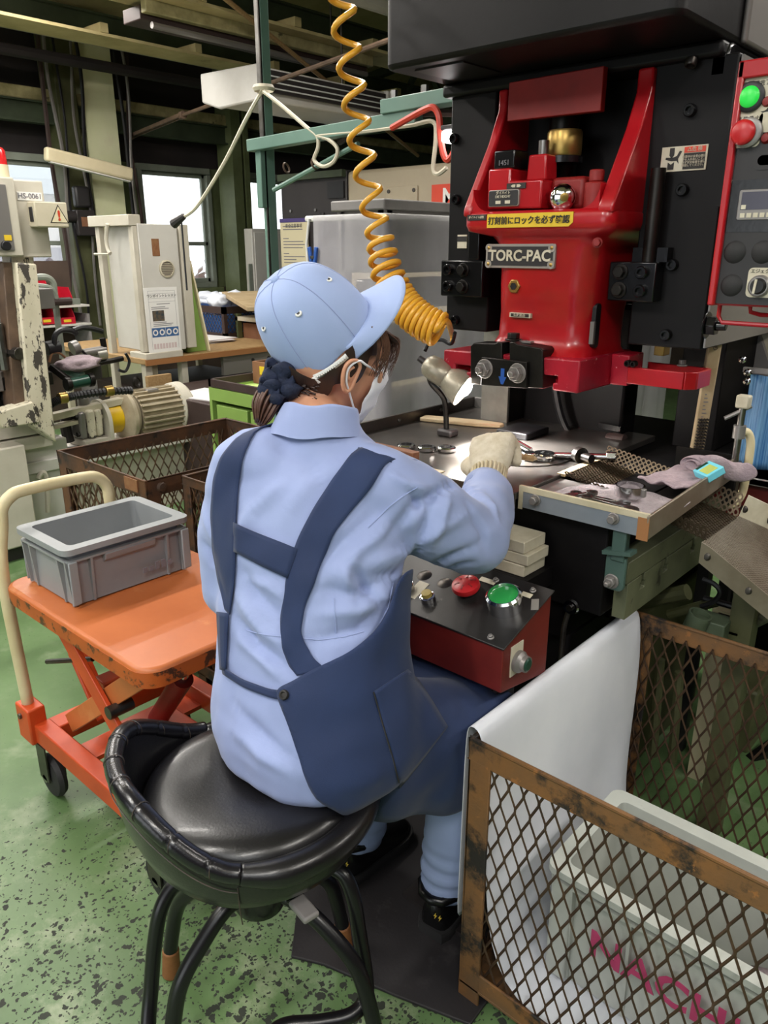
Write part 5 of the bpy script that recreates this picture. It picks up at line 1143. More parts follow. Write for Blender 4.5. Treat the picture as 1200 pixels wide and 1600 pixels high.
# knock-out bracket on the flank
MB().box(-.846, -.80, 1.76, 1.84, 1.085, 1.158).build('bracket_pad', M('red_paint_worn'), t, bevel=.003)
bl = [(-.80, 1.76, 1.112), (-.665, 1.76, 1.112), (-.645, 1.78, 1.112), (-.645, 1.86, 1.112), (-.80, 1.87, 1.112)]
for i in range(len(bl) - 1): MB().bar(bl[i], bl[i + 1], .008, .04).build('bracket_bar', RM, t, bevel=.002)
for x in (-.80, -.785): socket((x, 1.76, 1.14), .008, m='dark_steel', par=t)
MB().box(-.76, -.735, 1.80, 1.835, 1.158, 1.2).build('brass_block', M('brass'), t, bevel=.002)
hexbolt((-.70, 1.83, 1.135), .008, (0, 0, 1), 'silver_grey', par=t)
# bed, bolster, table
MB().box(-1.46, -.645, 1.405, 2.4, .655, .882).build('bed_block', M('bed_black'), t, bevel=.004)  # the shade on the bed front is put into this black
MB().box(-1.40, -.74, 1.43, 2.4, .56, .655).build('bed_skirt', M('bed_black'), t)
def olive_side(z0, z1, y0, y1, nm, m='olive_machine'): MB().box(-.645, -.598, y0, y1, z0, z1).build(nm, M(m), t, bevel=.002)
olive_side(.742, .79, 1.412, 2.4, 'bolster_plate')
pr = [(1.425, .655), (1.425, .738)]
for yc in (1.50, 1.62, 1.78): pr += [(yc - .007, .738), (yc - .007, .72), (yc - .013, .72), (yc - .013, .704), (yc + .013, .704), (yc + .013, .72), (yc + .007, .72), (yc + .007, .738)]
pr += [(2.4, .738), (2.4, .655)]
MB().prism(pr, 'yz', -.630, -.600).build('bed_side', M('olive_machine'), t, bevel=.0015)
MB().box(-1.30, -.74, 1.46, 2.4, 0, .56).build('pedestal', M('bed_black'), t, bevel=.01)
MB().box(-.74, -.70, 1.64, 2.3, 0, .5).build('pedestal_side', M('olive_dark'), t, bevel=.01)
MB().box(-1.47, -.845, 1.365, 2.08, .884, .9).build('table_sheet', M('table_steel'), t, bevel=.002)
MB().box(-1.47, -.845, 1.357, 1.365, .84, .9).build('table_front_lip', M('table_steel'), t, bevel=.002)
MB().box(-1.482, -1.47, 1.365, 2.09, .86, .932).build('table_side_lip', M('table_steel'), t, bevel=.002)
MB().box(-1.47, -1.18, 2.08, 2.092, .9, .932).build('table_rear_lip', M('silver_grey'), t, bevel=.002)
for y in (1.5, 1.7, 1.9): socket((-1.47, y, .915), .006, (1, 0, 0), 'steel', par=t, h=.004)
MB().prism([(-1.02 + .13 * math.cos(R(a)), 1.66 + .13 * math.sin(R(a))) for a in range(0, 360, 10)], 'xy', .9, .9025).build('die_disc', M('table_steel'), t)
q = aty(792, 800, 1.405); MB().lathe([(.009, 0), (.012, 0), (.012, .006), (.009, .006)], (q.x, 1.405, q.z), (0, -1, 0), 16).build('bed_plug', M('silver_grey'), t)
cb = [aty(*p, 1.98) for p in ((866, 560), (868, 610), (878, 655), (895, 685), (920, 698), (945, 694), (960, 688))]
MB().tube(bez(cb, 6), .011, 8).build('black_cable', M('cable_black'), t); q = cb[-1]; MB().lathe([(0, -.02), (.02, -.02), (.022, 0), (.018, .03), (0, .03)], q, (1, 0, .1), 14).build('cable_gland', M('dark_brown'), t)
MB().bar(q + V((.0, .02, .0)), q + V((.02, .02, -.12)), .03, .02).build('gland_bracket', M('dark_brown'), t)
MB().bar(q + V((-.06, .03, .03)), q + V((.01, .02, .03)), .02, .015).build('gland_arm', M('black_gloss'), t)
# ---------------------------------------------------------------- tools and parts on the table
for k, p in enumerate(((635, 698), (667, 701), (698, 702))):
    c = atz(*p, .906); o = MB()
    o.lathe([(.0145, -.006), (.022, -.006), (.0245, -.003), (.0245, .004), (.022, .007), (.0145, .007), (.0145, -.006)], (c.x, c.y, .9065), n=12)
    o = o.build('steel_ring', M('chrome'), smooth=20); tag(o, ('polished steel ring, first of the three from the wooden strip', 'polished steel ring, middle one of the row of three', 'polished steel ring, last of the row, beside the gloved hand')[k], 'ring', 'steel rings on the press table')
a, b = atz(640, 712, .9), atz(571, 695, .9)
o = MB().box(-1.44, -1.14, 1.37, 1.395, .9, .935).build('wooden_strip', M('wood_brown'), bevel=.002); tag(o, 'brown wooden strip along the front edge of the press table', 'strip')
o = MB().box(-1.14, -1.06, 1.372, 1.392, .9, .9015).build('tape_strip', M('wood_pale'), smooth=0); tag(o, 'short pale strip of tape beyond the brown wooden strip', 'tape')
c0, c1 = atz(672, 655, .905), atz(775, 665, .905)
o = MB().prism([(-.13, -.022), (.05, -.026), (.12, -.012), (.13, 0), (.12, .014), (.05, .026), (-.13, .022)], 'xy', 0, .012)
d = (c1 - c0); ang = math.atan2(d.y, d.x); T = Matrix.Translation(((c0.x + c1.x) / 2, (c0.y + c1.y) / 2, .9005)) @ Matrix.Rotation(ang, 4, 'Z'); o.xf(T)
tag(o.build('wooden_paddle', M('wood_pale'), bevel=.003), 'flat pale wooden paddle lying under the work lamp', 'paddle')
# work lamp
CAMD = FW * _c - UP * _s
L0, L1 = atd(664, 566, 2.02), atd(742, 625, 2.02)
t = thing('work_lamp', 'small lit work lamp with a cone shade clamped under the ram', 'lamp', L1)
ax = (L1 - L0).normalized(); ax = (ax - CAMD * .20).normalized()
MB().lathe([(0, 0), (.018, .002), (.029, .011), (.033, .035), (.031, .065), (.027, .075)], L0, ax, 24).build('socket_housing', M('lamp_shade'), t, smooth=60)
MB().lathe([(.025, .070), (.031, .078), (.041, .10), (.046, .124), (.047, .130)], L0, ax, 32).build('lamp_shade', M('lamp_shade'), t, smooth=80, solid=.0015)
MB().lathe([(0, -.02), (.008, -.02), (.009, 0)], L0, ax, 10).build('rear_switch', M('dark_cabinet'), t)
for k in range(4):
    u_, v_, d_ = frame_of(ax); a = R(70 + k * 18); MB().bar(L0 + d_ * .045 + (u_ * math.cos(a) + v_ * math.sin(a)) * .0365, L0 + d_ * .07 + (u_ * math.cos(a) + v_ * math.sin(a)) * .0355, .003, .002).build('cooling_slot', M('cable_black'), t)
lb = L0 + ax * .112
MB().ball(lb, (.034, .034, .030), 20, 12).build('bulb', M('bulb'), t, smooth=180)
for zz in (.12,):
    l = bpy.data.lights.new('bulb_light', 'SPOT'); l.energy = 100; l.spot_size = R(95); l.spot_blend = .5; l.shadow_soft_size = .03; l.color = (1, .98, .94)
    lo = bpy.data.objects.new('bulb_light', l); C.objects.link(lo); lo.location = L0 + ax * .150; lo.rotation_euler = (ax + V((-.15, -.12, -.75))).normalized().to_track_quat('-Z', 'Y').to_euler()
MB().tube(bez([L0 + V((0, .0, .03)), atd(672, 535, 2.02), atd(690, 531, 2.02), atd(705, 537, 2.0), atd(711, 520, 1.95)], 6), .005, 7).build('lamp_cable', M('cable_black'), t)
bs = V((L0.x + .02, 2.0, .9)); MB().tube(bez([L0 + ax * .02, L0 + V((-.02, .05, -.06)), (L0.x - .01, L0.y + .1, 1.0), (L0.x, L0.y + .1, .92)], 5), .008, 8).build('lamp_stem', M('dark_steel'), t)
MB().box(L0.x - .02, L0.x + .03, L0.y + .08, L0.y + .12, .9, .92).build('lamp_base', M('dark_cabinet'), t, bevel=.006)
t = thing('led_lamp', 'small bright white led lamp beside the press frame', 'lamp', aty(711, 214, 2.1))
q = aty(708, 213, 1.9); MB().box(q.x - .03, q.x + .03, 1.88, 1.93, q.z - .016, q.z + .016).build('glow_lens', M('led_glow'), t, bevel=.008); MB().box(q.x - .035, q.x + .06, 1.885, 1.925, q.z + .016, q.z + .03).build('housing', M('dark_cabinet'), t, bevel=.004)
# bolts and rods behind the hand
def rod(name, label, pts, r, m, cat, ends=True):
    t = thing(name, label, cat, pts[0]); MB().cyl(pts[0], pts[1], r, n=14).build('shaft', M(m), t, bevel=.001)
    d = (V(pts[1]) - V(pts[0])).normalized()
    if ends: MB().hexa(V(pts[0]) - d * .012, V(pts[0]) + d * .01, r * 1.7).build('head', M('chrome'), t, bevel=.001)
    return t
r1 = rod('clamp_bolt', 'bright long bolt with a hexagon head standing oblique behind the gloved hand', (atd(793, 683, 2.0), atd(830, 704, 1.96)), .0075, 'chrome', 'bolt')
r2 = rod('adjusting_rod', 'long bright threaded rod lying across the press table', (atd(955, 714, 1.86), atd(850, 711, 1.93)), .008, 'chrome', 'rod')
q = atd(906, 711, 1.89); MB().lathe([(.008, -.008), (.02, -.008), (.02, .008), (.008, .008)], q, (.6, -.3, .0), 16).build('lock_nut', M('dark_steel'), r2); MB().cyl(q + V((.012, -.006, 0)), q + V((.04, -.016, -.0)), .011, n=12).build('sleeve', M('dark_steel'), r2)
t = thing('clamp_ring', 'chrome clamp ring on the die disc behind the wooden stick', 'ring', atz(845, 714, .905))
c = atz(850, 712, .912); MB().lathe([(.012, -.008), (.026, -.008), (.028, 0), (.026, .008), (.012, .008), (.012, -.008)], c, (0, 0, 1), 16).build('ring', M('chrome'), t)
c = atz(826, 711, .914); MB().hexa(c - V((0, 0, .011)), c + V((0, 0, .008)), .02).build('nut', M('chrome'), t, bevel=.002)
MB().box(-1.18, -1.08, 1.78, 1.9, .9, .92).build('die_block', M('cable_black'), press, bevel=.004)
# three beige blocks under the table
st = [(.742, .768, .0), (.769, .793, .012), (.794, .82, .002)]
for k, (z0, z1, dx) in enumerate(st):
    o = MB().box(-1.0 + dx, -.775 + dx * .6 - (.004 if k == 2 else 0), 1.30, 1.385, z0, z1).build('beige_block', M('label_cream'), bevel=.002); tag(o, ('bottom beige block of the stack under the press table', 'middle beige block of the stack under the press table', 'top beige block of the stack under the press table')[k], 'block', 'beige blocks stacked under the press table')
t = thing('block_stand', 'black stand behind the push button console', 'stand', (-.88, 1.34, 0)); MB().box(-1.02, -.76, 1.29, 1.395, .70, .742).build('stand_top', M('bed_black'), t); 
for x in (-1.0, -.79): MB().box(x, x + .03, 1.33, 1.36, 0, .70).build('stand_leg', M('bed_black'), t)
# spanner hanging on the bed front
t = thing('ring_spanner', 'ring spanner hanging on the front of the press bed', 'spanner', aty(890, 1040, 1.39))
c = aty(893, 948, 1.395); MB().lathe([(.008, -.006), (.016, -.006), (.018, 0), (.016, .006), (.008, .006), (.008, -.006)], c, (0, 1, .0), 16).build('ring_head', M('chrome'), t); MB().tube(bez([c + V((-.006, 0, -.015)), c + V((-.014, 0, -.06)), c + V((-.014, 0, -.16))], 4), [.006] * 9, 8).build('shaft', M('steel_dark'), t); MB().cyl(c + V((0, -.012, 0)), c + V((0, .03, 0)), .0075, n=10).build('peg', M('dark_steel'), t)
# ================================================================== console
CXL, CXR, CYF, CYB = -1.10, -.655, 1.045, 1.205
t = console = thing('button_console', 'red push button console with a worn dark sloping top', 'console', (-.85, 1.12, 0))
MB().prism([(CYF, .632), (CYB, .605), (CYB, .778), (CYF, .722)], 'yz', CXL, CXR).build('case', M('console_red'), t, bevel=.002)
MB().prism([(CYF - .004, .722), (CYB + .004, .7795), (CYB + .004, .783), (CYF - .004, .7255)], 'yz', CXL, CXR + .004).build('top_plate', M('console_black'), t, bevel=.001)
MB().box(-.80, -.70, 1.10, 1.17, .02, .625).build('pedestal', M('dark_cabinet'), t, bevel=.006); MB().box(-.88, -.66, 1.04, 1.22, 0, .02).build('foot_plate', M('dark_cabinet'), t)
nrm = V((0, -.0575, .16)).normalized()
def ont(px, py):   # point on the sloping top
    r_ = ray(px, py); p0 = V((0, CYF, .7255)); tt = (p0 - EYE).dot(nrm) / r_.dot(nrm); return EYE + r_ * tt
c = ont(790, 948); MB().lathe([(.0, 0), (.034, 0), (.034, .03), (.030, .034), (.0285, .034), (.0285, .026), (0, .026)], c, nrm, 36).build('button_collar', M('chrome'), t); MB().lathe([(0, .0285), (.02, .028), (.0283, .026)], c, nrm, 32).build('green_button', M('button_green'), t, smooth=80)
c = ont(730, 925); MB().lathe([(0, 0), (.018, 0), (.018, .012), (0, .012)], c, nrm, 20).build('button_stem', M('cable_black'), t); mb = MB().lathe([(.0, .028), (.018, .027), (.027, .022), (.0285, .014), (.026, .010), (0, .010)], c, nrm, 36); rb = mb.build('emergency_button', M('button_red'), t, smooth=50)
u_, v_, d_ = frame_of(nrm)
for k in range(6):
    a = R(60 * k + 15); e = u_ * math.cos(a) + v_ * math.sin(a); MB().bar(c + d_ * .0272 + e * .011, c + d_ * .0248 + e * .021, .003, .003, up=d_).build('button_mark', M('red_dull'), rb)
for p in ((695, 911), (663, 899)): c = ont(*p); MB().lathe([(0, .006), (.009, .005), (.016, 0)], c, nrm, 20).build('blank_cap', M('steel_dark'), t, smooth=60)
c = ont(669, 938); MB().lathe([(0, 0), (.0155, 0), (.0155, .012), (.012, .014), (0, .014)], c, nrm, 20).build('button_collar', M('chrome'), t); MB().lathe([(0, .022), (.010, .021), (.0115, .012)], c, nrm, 18).build('yellow_button', M('button_yellow'), t)
c = ont(636, 921); MB().lathe([(0, 0), (.0155, 0), (.0155, .012), (.012, .014), (0, .014)], c, nrm, 20).build('button_collar', M('chrome'), t); MB().lathe([(0, .022), (.010, .021), (.0115, .012)], c, nrm, 18).build('red_button', M('button_red'), t)
def stick(p, w, h, m='label_cream', rz=0):
    c = ont(*p); mb = MB(); pts = []
    for a, b in ((-1, -1), (1, -1), (1, 1), (-1, 1)):
        x, y = a * w / 2, b * h / 2; x, y = x * math.cos(rz) - y * math.sin(rz), x * math.sin(rz) + y * math.cos(rz)
        pts.append(c + V((x, 0, 0)) + V((0, .16, .0575)).normalized() * y + d_ * .0006)
    mb.add(pts + [q + d_ * .0006 for q in pts], [(3, 2, 1, 0), (4, 5, 6, 7), (0, 1, 5, 4), (1, 2, 6, 5), (2, 3, 7, 6), (3, 0, 4, 7)]); return mb.build('label_plate', M(m), t, smooth=0)
stick((652, 922), .026, .05); stick((762, 908), .036, .012); stick((823, 930), .022, .012); stick((836, 945), .014, .03, 'plate_silver', .5)
for p in ((767, 997), (833, 924), (775, 908)): c = ont(*p); hexbolt(c, .0045, nrm, 'silver_grey', 'top_screw', t, .004)
q = atx(807, 1032, CXR); MB().box(CXR, CXR + .002, q.y - .022, q.y + .018, q.z - .026, q.z + .036).build('label_plate', M('label_cream'), t); MB().lathe([(0, 0), (.021, 0), (.021, .008), (.016, .014), (.0155, .022), (0, .022)], (CXR + .002, q.y, q.z), (1, 0, 0), 24).build('button_collar', M('silver_grey'), t); MB().lathe([(0, .025), (.010, .0245), (.0135, .0215)], (CXR + .002, q.y, q.z), (1, 0, 0), 20).build('dark_green_button', M('button_green_dark'), t)
# ================================================================== tool tray beside the table
t = thing('tool_tray', 'shallow metal tray bracketed to the table with a grey front strip', 'tray', (-.7, 1.6, .86))
MB().box(-.842, -.552, 1.372, 1.378, .868, .914).build('front_strip', M('galv'), t)
MB().box(-.842, -.552, 1.3705, 1.3795, .904, .916).build('front_edge_tape', M('tape_cream'), t); MB().box(-.842, -.832, 1.370, 1.372, .864, .914).build('front_edge_tape', M('tape_cream'), t)
MB().box(-.572, -.549, 1.3695, 1.372, .862, .908).build('brown_tape', M('tape_brown'), t)
for x in (-.80, -.622): hexbolt((x, 1.372, .892), .0085, m='silver_grey', par=t, nm='strip_bolt')
MB().bar((-.552, 1.37, .889), (-.552, 1.86, .913), .006, .05).build('side_rail', M('perf_pale'), t, bevel=.002)
MB().box(-.843, -.555, 1.378, 1.55, .886, .892).build('tray_floor', M('silver_grey'), t); MB().box(-.63, -.555, 1.55, 1.86, .886, .892).build('tray_floor', M('dark_steel'), t)
MB().box(-.70, -.555, 1.86, 1.872, .886, .935).build('rear_lip', M('dark_steel'), t)
MB().box(-.625, -.595, 1.379, 1.40, .80, .868).build('bracket', M('teal_dark'), t, bevel=.003); MB().prism(rrect(-.635, -.592, .735, .815, .012), 'xz', 1.382, 1.392).build('bracket_plate', M('teal_dark'), t, bevel=.002); MB().bar((-.64, 1.387, .815), (-.58, 1.387, .825), .03, .008).build('bracket_flange', M('teal_dark'), t)
hexbolt((-.617, 1.382, .755), .011, m='silver_grey', par=t, h=.012, stud=.012)
# perforated slide from the table down to the chute
def perforated(P00, P10, P11, P01, nu, nv, hole=.62, th=.0015, n=8):
    P00, P10, P11, P01 = V(P00), V(P10), V(P11), V(P01); mb = MB()
    def S(a, b): return P00.lerp(P10, a).lerp(P01.lerp(P11, a), b)
    for i in range(nu):
        for j in range(nv):
            cs = [];
            for k in range(n):
                a = 2 * PI * (k + .5) / n; m_ = max(abs(math.cos(a)), abs(math.sin(a)))
                cs.append((math.cos(a), math.sin(a), m_))
            out = [S((i + .5 + .5 * c / m_) / nu, (j + .5 + .5 * s / m_) / nv) for c, s, m_ in cs]; inn = [S((i + .5 + .5 * hole * c) / nu, (j + .5 + .5 * hole * s) / nv) for c, s, m_ in cs]
            o = len(mb.v); mb.v += out + inn; mb.f += [(o + k, o + (k + 1) % n, o + n + (k + 1) % n, o + n + k) for k in range(n)]
    return mb
t = thing('parts_slide', 'perforated brown metal slide leading from the press table', 'slide', (-.67, 1.7, .8))
sA, sB, sC, sD = V((-.835, 1.555, .903)), V((-.50, 1.555, .826)), V((-.50, 1.745, .826)), V((-.835, 1.745, .903))
perforated(sA, sB, sC, sD, 26, 17).build('perforated_plate', M('perf_metal'), t, smooth=0, solid=-.002, kind='stuff')
perforated(sA, sB, sB + V((0, -.004, .03)), sA + V((0, -.004, .008)), 26, 1, .55).build('perforated_wall', M('perf_metal'), t, smooth=0, solid=-.002); perforated(sD, sC, sC + V((0, .02, .05)), sD + V((0, .02, .03)), 26, 3, .58).build('perforated_wall', M('perf_metal'), t, smooth=0, solid=-.002)
MB().bar(sA + V((-.01, 0, -.004)), sD + V((-.01, 0, -.004)), .02, .006).build('edge_bar', M('wood_pale'), t)
t = thing('parts_chute', 'pale perforated parts chute with riveted side rails', 'chute', (-.45, 1.7, .7))
N0, F0 = V((-.502, 1.54, .825)), V((-.502, 1.76, .825)); N1, F1 = atz(1200, 932, .705), atz(1200, 826, .775)
N2, F2 = N0 + (N1 - N0) * 2.4, F0 + (F1 - F0) * 3.2
perforated(N0, N2, F2, F0, 60, 30, .5, n=6).build('perforated_plate', M('perf_pale'), t, smooth=0, solid=-.002, kind='stuff')
for (a, b, nm, hh) in ((N0, N2, 'near', .03), (F0, F2, 'far', .055)):
    dn = V((0, 0, 1)); lo = .045 if nm == 'near' else .006
    off = V((0, -.004, 0)) if nm == 'near' else V((0, .004, 0))
    mb = MB(); q = [a - dn * lo, b - dn * lo, b + dn * (.004 if nm == 'near' else hh), a + (b - a) * .06 + dn * (.004 if nm == 'near' else hh), a + dn * .0]
    mb.add([p for p in q] + [p + off for p in q], [(0, 1, 2, 3, 4), (9, 8, 7, 6, 5)] + [(i, 5 + i, 5 + (i + 1) % 5, (i + 1) % 5) for i in range(5)]); mb.build('side_rail', M('label_cream' if nm == 'far' else 'perf_pale'), t)
    for f in (.04, .3): p = a + (b - a) * f + (V((0, -.004, -.02)) if nm == 'near' else V((0, -.0, .02))); MB().lathe([(0, .004), (.006, .003), (.009, 0)], p, (0, -1, 0), 12).build('rivet', M('steel_dark'), t)
MB().box(-.47, -.42, 1.7, 1.75, 0, .70).build('chute_leg', M('olive_dark'), t)
# towels, spanners, blade ring, matchbox-like case on the tray
def cloth(path_grid, name, m, label, thick=.006):
    """path_grid: rows of points"""
    nu, nv = len(path_grid), len(path_grid[0]); v = [p for r_ in path_grid for p in r_]
    f = [(i * nv + j, (i + 1) * nv + j, (i + 1) * nv + j + 1, i * nv + j + 1) for i in range(nu - 1) for j in range(nv - 1)]
    o = MB().add(v, f).build(name, M(m), smooth=180, solid=thick, sub=1); tag(o, label, 'towel'); return o
def towel(x0, x1, y0, y1, z, amp, seed, skew=0):
    g = []
    for i in range(22):
        row = []
        for j in range(18):
            u, v = i / 21, j / 17; x = x0 + (x1 - x0) * u + skew * v + .008 * noise.noise(V((seed, v * 3, 0))); y = y0 + (y1 - y0) * v + .008 * noise.noise(V((u * 3, seed, 1)))
            row.append(V((x, y, z + amp * (.6 + noise.noise(V((u * 4 + seed, v * 3, seed)))) + .3 * amp * noise.noise(V((u * 9, v * 9, seed))))))
        g.append(row)
    return g
cloth(towel(-.80, -.575, 1.40, 1.575, .893, .006, 1.3, .03), 'towel', 'towel_grey', 'grey mauve towel lying in the tray under the spanners')
g = towel(-.665, -.565, 1.565, 1.79, .897, .008, 4.2)
for i, r_ in enumerate(g):
    for j, p in enumerate(r_): p.z += .012 * math.exp(-((j) / 2.2) ** 2) + .006
cloth(g, 'towel', 'towel', 'folded mauve towel along the side rail of the tray')
# rolled towel at the far end
spi = []
for k in range(34):
    a = k * .42; rr_ = .010 + .0006 * k; spi.append((rr_ * math.cos(a) * 1.35, rr_ * math.sin(a) * .72))
g = []
q = atd(1075, 735, 1.93); q = V((-.64, 1.88, .93)); q = atz(1078, 728, .925)
for s in range(12):
    u = s / 11; row = []
    for (a, b) in spi: row.append(V((q.x + a * .9 + .10 * u, q.y + .01 + .04 * u, q.z + b + .012 * math.sin(u * 6) * (abs(a) + .01) / .04)))
    g.append(row)
cloth(g, 'rolled_towel', 'towel', 'rolled mauve towel at the far corner of the tray', .004)
def spanner(p0, p1, label, r=.011):
    d = (p1 - p0).normalized(); s = d.cross(V((0, 0, 1))).normalized(); t = thing('spanner', label, 'spanner', p0, None)
    MB().bar(p0 + d * .01, p1 - d * .01, .010, .006).build('shaft', M('steel'), t, bevel=.0015)
    def jaw(c, dd):
        pts = [(-.012, -.008), (0, -.014), (.010, -.013), (.016, -.006), (.006, -.005), (.003, 0), (.006, .005), (.016, .006), (.010, .013), (0, .014), (-.012, .008)]
        vs = [c + dd * a + dd.cross(V((0, 0, 1))) * b for a, b in pts]; n = len(vs)
        return MB().add([v + V((0, 0, -.003)) for v in vs] + [v + V((0, 0, .003)) for v in vs], [tuple(range(n)), tuple(range(2 * n - 1, n - 1, -1))] + [(i, n + i, n + (i + 1) % n, (i + 1) % n) for i in range(n)])
    jaw(p1, d).build('open_jaw', M('steel'), t); MB().lathe([(.006, -.0035), (.012, -.0035), (.0125, 0), (.012, .0035), (.006, .0035), (.006, -.0035)], p0, (0, 0, 1), 14).build('ring_end', M('steel'), t)
    return t
spanner(atz(900, 771, .907), atz(972, 786, .907), 'long steel spanner lying lengthwise on the grey towel, open jaw outward')
spanner(atz(918, 777, .913), atz(985, 795, .905), 'steel spanner lying nearest the front strip on the grey towel')
spanner(atz(925, 770, .914), atz(893, 775, .908), 'short steel spanner crossing over the ring ends of the others')
t = thing('steel_collar', 'short wide steel collar standing on the grey towel', 'ring', atz(983, 775, .907))
c = atz(983, 774, .905); MB().lathe([(.028, 0), (.031, 0), (.031, .022), (.028, .022), (.028, 0)], (c.x, c.y, .906), n=28).build('band', M('chrome'), t); MB().box(c.x + .027, c.x + .036, c.y - .008, c.y + .004, .908, .926).build('clasp', M('silver_grey'), t, bevel=.002)
t = thing('pocket_box', 'small cyan box with an olive label leaning on the towel', 'box', atz(1110, 742, .92))
c = atz(1108, 737, .932); T = Matrix.Translation((c.x, c.y, c.z)) @ Matrix.Rotation(R(-35), 4, 'Z') @ Matrix.Rotation(R(28), 4, 'X')
MB().box(-.026, .026, -.022, .022, -.009, .009).xf(T).build('case', M('cyan_box'), t, bevel=.002); MB().box(-.010, .020, -.016, .012, .0085, .0096).xf(T).build('label', M('olive_label'), t); MB().box(-.024, -.017, -.016, .014, .0085, .0097).xf(T).build('strip', M('button_green_dark'), t)
# C clamp holding the tray rail
t = thing('c_clamp', 'steel c-clamp gripping the end of the tray rail', 'clamp', (-.55, 1.84, .8))
cc_ = atx(1148, 720, -.548); y0 = 1.83
cpath = [(-.55, y0, .998), (-.542, y0 + .01, 1.0), (-.534, y0 + .022, .992), (-.529, y0 + .03, .96), (-.529, y0 + .03, .88), (-.532, y0 + .025, .842), (-.542, y0 + .01, .824), (-.55, y0, .822)]
MB().tube(bez(cpath, 5), .0095, 8).build('frame', M('cream_handle'), t, smooth=60); MB().cyl((-.55, y0, .93), (-.55, y0, 1.06), .008, n=12).build('screw', M('steel'), t); MB().cyl((-.55, y0, .985), (-.55, y0, 1.015), .014, n=12).build('nut_boss', M('silver_grey'), t); MB().box(-.565, -.535, y0 - .012, y0 + .012, 1.055, 1.085).build('screw_head', M('label_cream'), t, bevel=.004); MB().cyl((-.58, y0 - .02, 1.03), (-.535, y0 + .01, 1.06), .005, n=8).build('tommy_bar', M('silver_grey'), t); MB().lathe([(0, 0), (.016, 0), (.016, .008), (0, .008)], (-.55, y0, .922), n=16).build('pad', M('steel'), t); MB().box(-.564, -.536, y0 - .014, y0 + .014, .826, .888).build('lower_jaw', M('dark_steel'), t, bevel=.003)
# wire brush hanging from the panel rail
bt, bb = atd(1118, 530, 1.82), atd(1086, 718, 1.90)
t = thing('wire_brush', 'long wooden handled wire brush hanging from the red rail', 'brush', bb)
wdir = RT; MB().bar(bt, bb, .032, .014, up=(bt - bb).cross(wdir)).build('handle', M('wood_pale'), t, bevel=.003, seg=2)
d = (bb - bt).normalized(); nn = d.cross(wdir).normalized(); nn = nn if nn.dot(EYE - bb) > 0 else -nn
br = MB()
for i in range(13):
    for j in range(4): p = bb - d * (.012 + .0075 * i) + wdir * (-.010 + .0066 * j); br.cyl(p + nn * .005, p + nn * .017 + d * .001, .0022, .003, 5)
br.build('bristles', M('bristle'), t, kind='stuff', smooth=0)
MB().lathe([(.0045, 0), (.0055, .001), (.0045, .002)], bt + d * .02 + nn * .007, nn, 10).build('hang_hole', M('cable_black'), t); MB().tube([bt + d * .02 + nn * .01, bt - d * .02, bt - d * .055], .002, 6).build('string', M('rust_rod'), t)
pr = MB()
for i in range(9): pr.bar(bt + d * (.13 + i * .009) + nn * .0075 - wdir * .006, bt + d * (.13 + i * .009) + nn * .0075 + wdir * (-.001 + .003 * (i % 3)), .0025, .0006, up=nn)
pr.build('stamped_print', M('print_grey'), t, smooth=0)
# ================================================================== control panel
PY = 1.5
q0, q1 = aty(1143, 98, PY), aty(1109, 478, PY)
px0, px1, pz0, pz1 = q1.x - .004, -.25, aty(1150, 479, PY).z, q0.z
t = panel = thing('switch_cabinet', 'black control panel in a red rimmed case with push buttons', 'panel', (px0 + .15, PY, pz0))
MB().box(px0, px1, PY + .01, PY + .2, pz0, pz1).build('case', M('red_paint'), t, bevel=.004)
MB().box(px0 + .012, px1 - .012, PY + .004, PY + .0101, pz0 + .004, pz1 - .03).build('face_plate', M('panel_black'), t)
for (x0, x1, z0, z1) in ((px0, px0 + .012, pz0, pz1), (px0, px1, pz1 - .028, pz1)): MB().box(x0, x1, PY - .006, PY + .02, z0, z1).build('case_rim', M('red_paint'), t, bevel=.003)
MB().box(-.5, -.40, PY + .2, 1.82, 1.5, 1.6).build('mounting_arm', M('black_paint'), t)
MB().box(-.63, -.40, 1.72, 1.82, 1.48, 1.62).build('mounting_bracket', M('black_paint'), t)
YP = PY + .004
P = lambda x, y: aty(x, y, YP)
def lab(x0, y0, x1, y1, m='label_cream'): a, b = P(x0, y0), P(x1, y1); return MB().prism(rrect(a.x, b.x, b.z, a.z, min(.008, (b.x - a.x) / 3)), 'xz', YP - .0015, YP + .001).build('label_plate', M(m), t)
lab(1158, 122, 1200, 173); lab(1152, 178, 1186, 229); lab(1188, 176, 1215, 205)
a = P(1175, 132); text('lettering', '運転準備完了', (a.x + .005, YP - .0015, a.z), (1, 0, 0), (0, 0, 1), .0085, M('ink'), t, lift=.0004); a = P(1168, 186); text('lettering', '非 常 停 止', (a.x + .002, YP - .0015, a.z), (1, 0, 0), (0, 0, 1), .0075, M('ink'), t, lift=.0004)
a = P(1173, 152); MB().lathe([(0, 0), (.024, 0), (.024, .006), (.02, .008), (0, .008)], a, (0, -1, 0), 26).build('button_collar', M('cable_black'), t); MB().lathe([(0, .013), (.011, .012), (.0165, .009), (.0175, .006)], a, (0, -1, 0), 26).build('green_button', M('button_lit_green'), t, smooth=70)
a = P(1170, 208); MB().lathe([(0, 0), (.024, 0), (.024, .010), (.02, .012), (0, .012)], a, (0, -1, 0), 26).build('button_collar', M('silver_grey'), t); MB().lathe([(0, .024), (.015, .0235), (.020, .020), (.020, .015), (.012, .012)], a + V((-.004, 0, 0)), (0, -1, 0), 28).build('red_button', M('button_red'), t, smooth=60)
for p in ((1199, 159), (1197, 216)): a = P(*p); MB().lathe([(0, .008), (.006, .007), (.009, 0)], a, (0, -1, 0), 16).build('pilot_lamp', M('red_dull'), t)
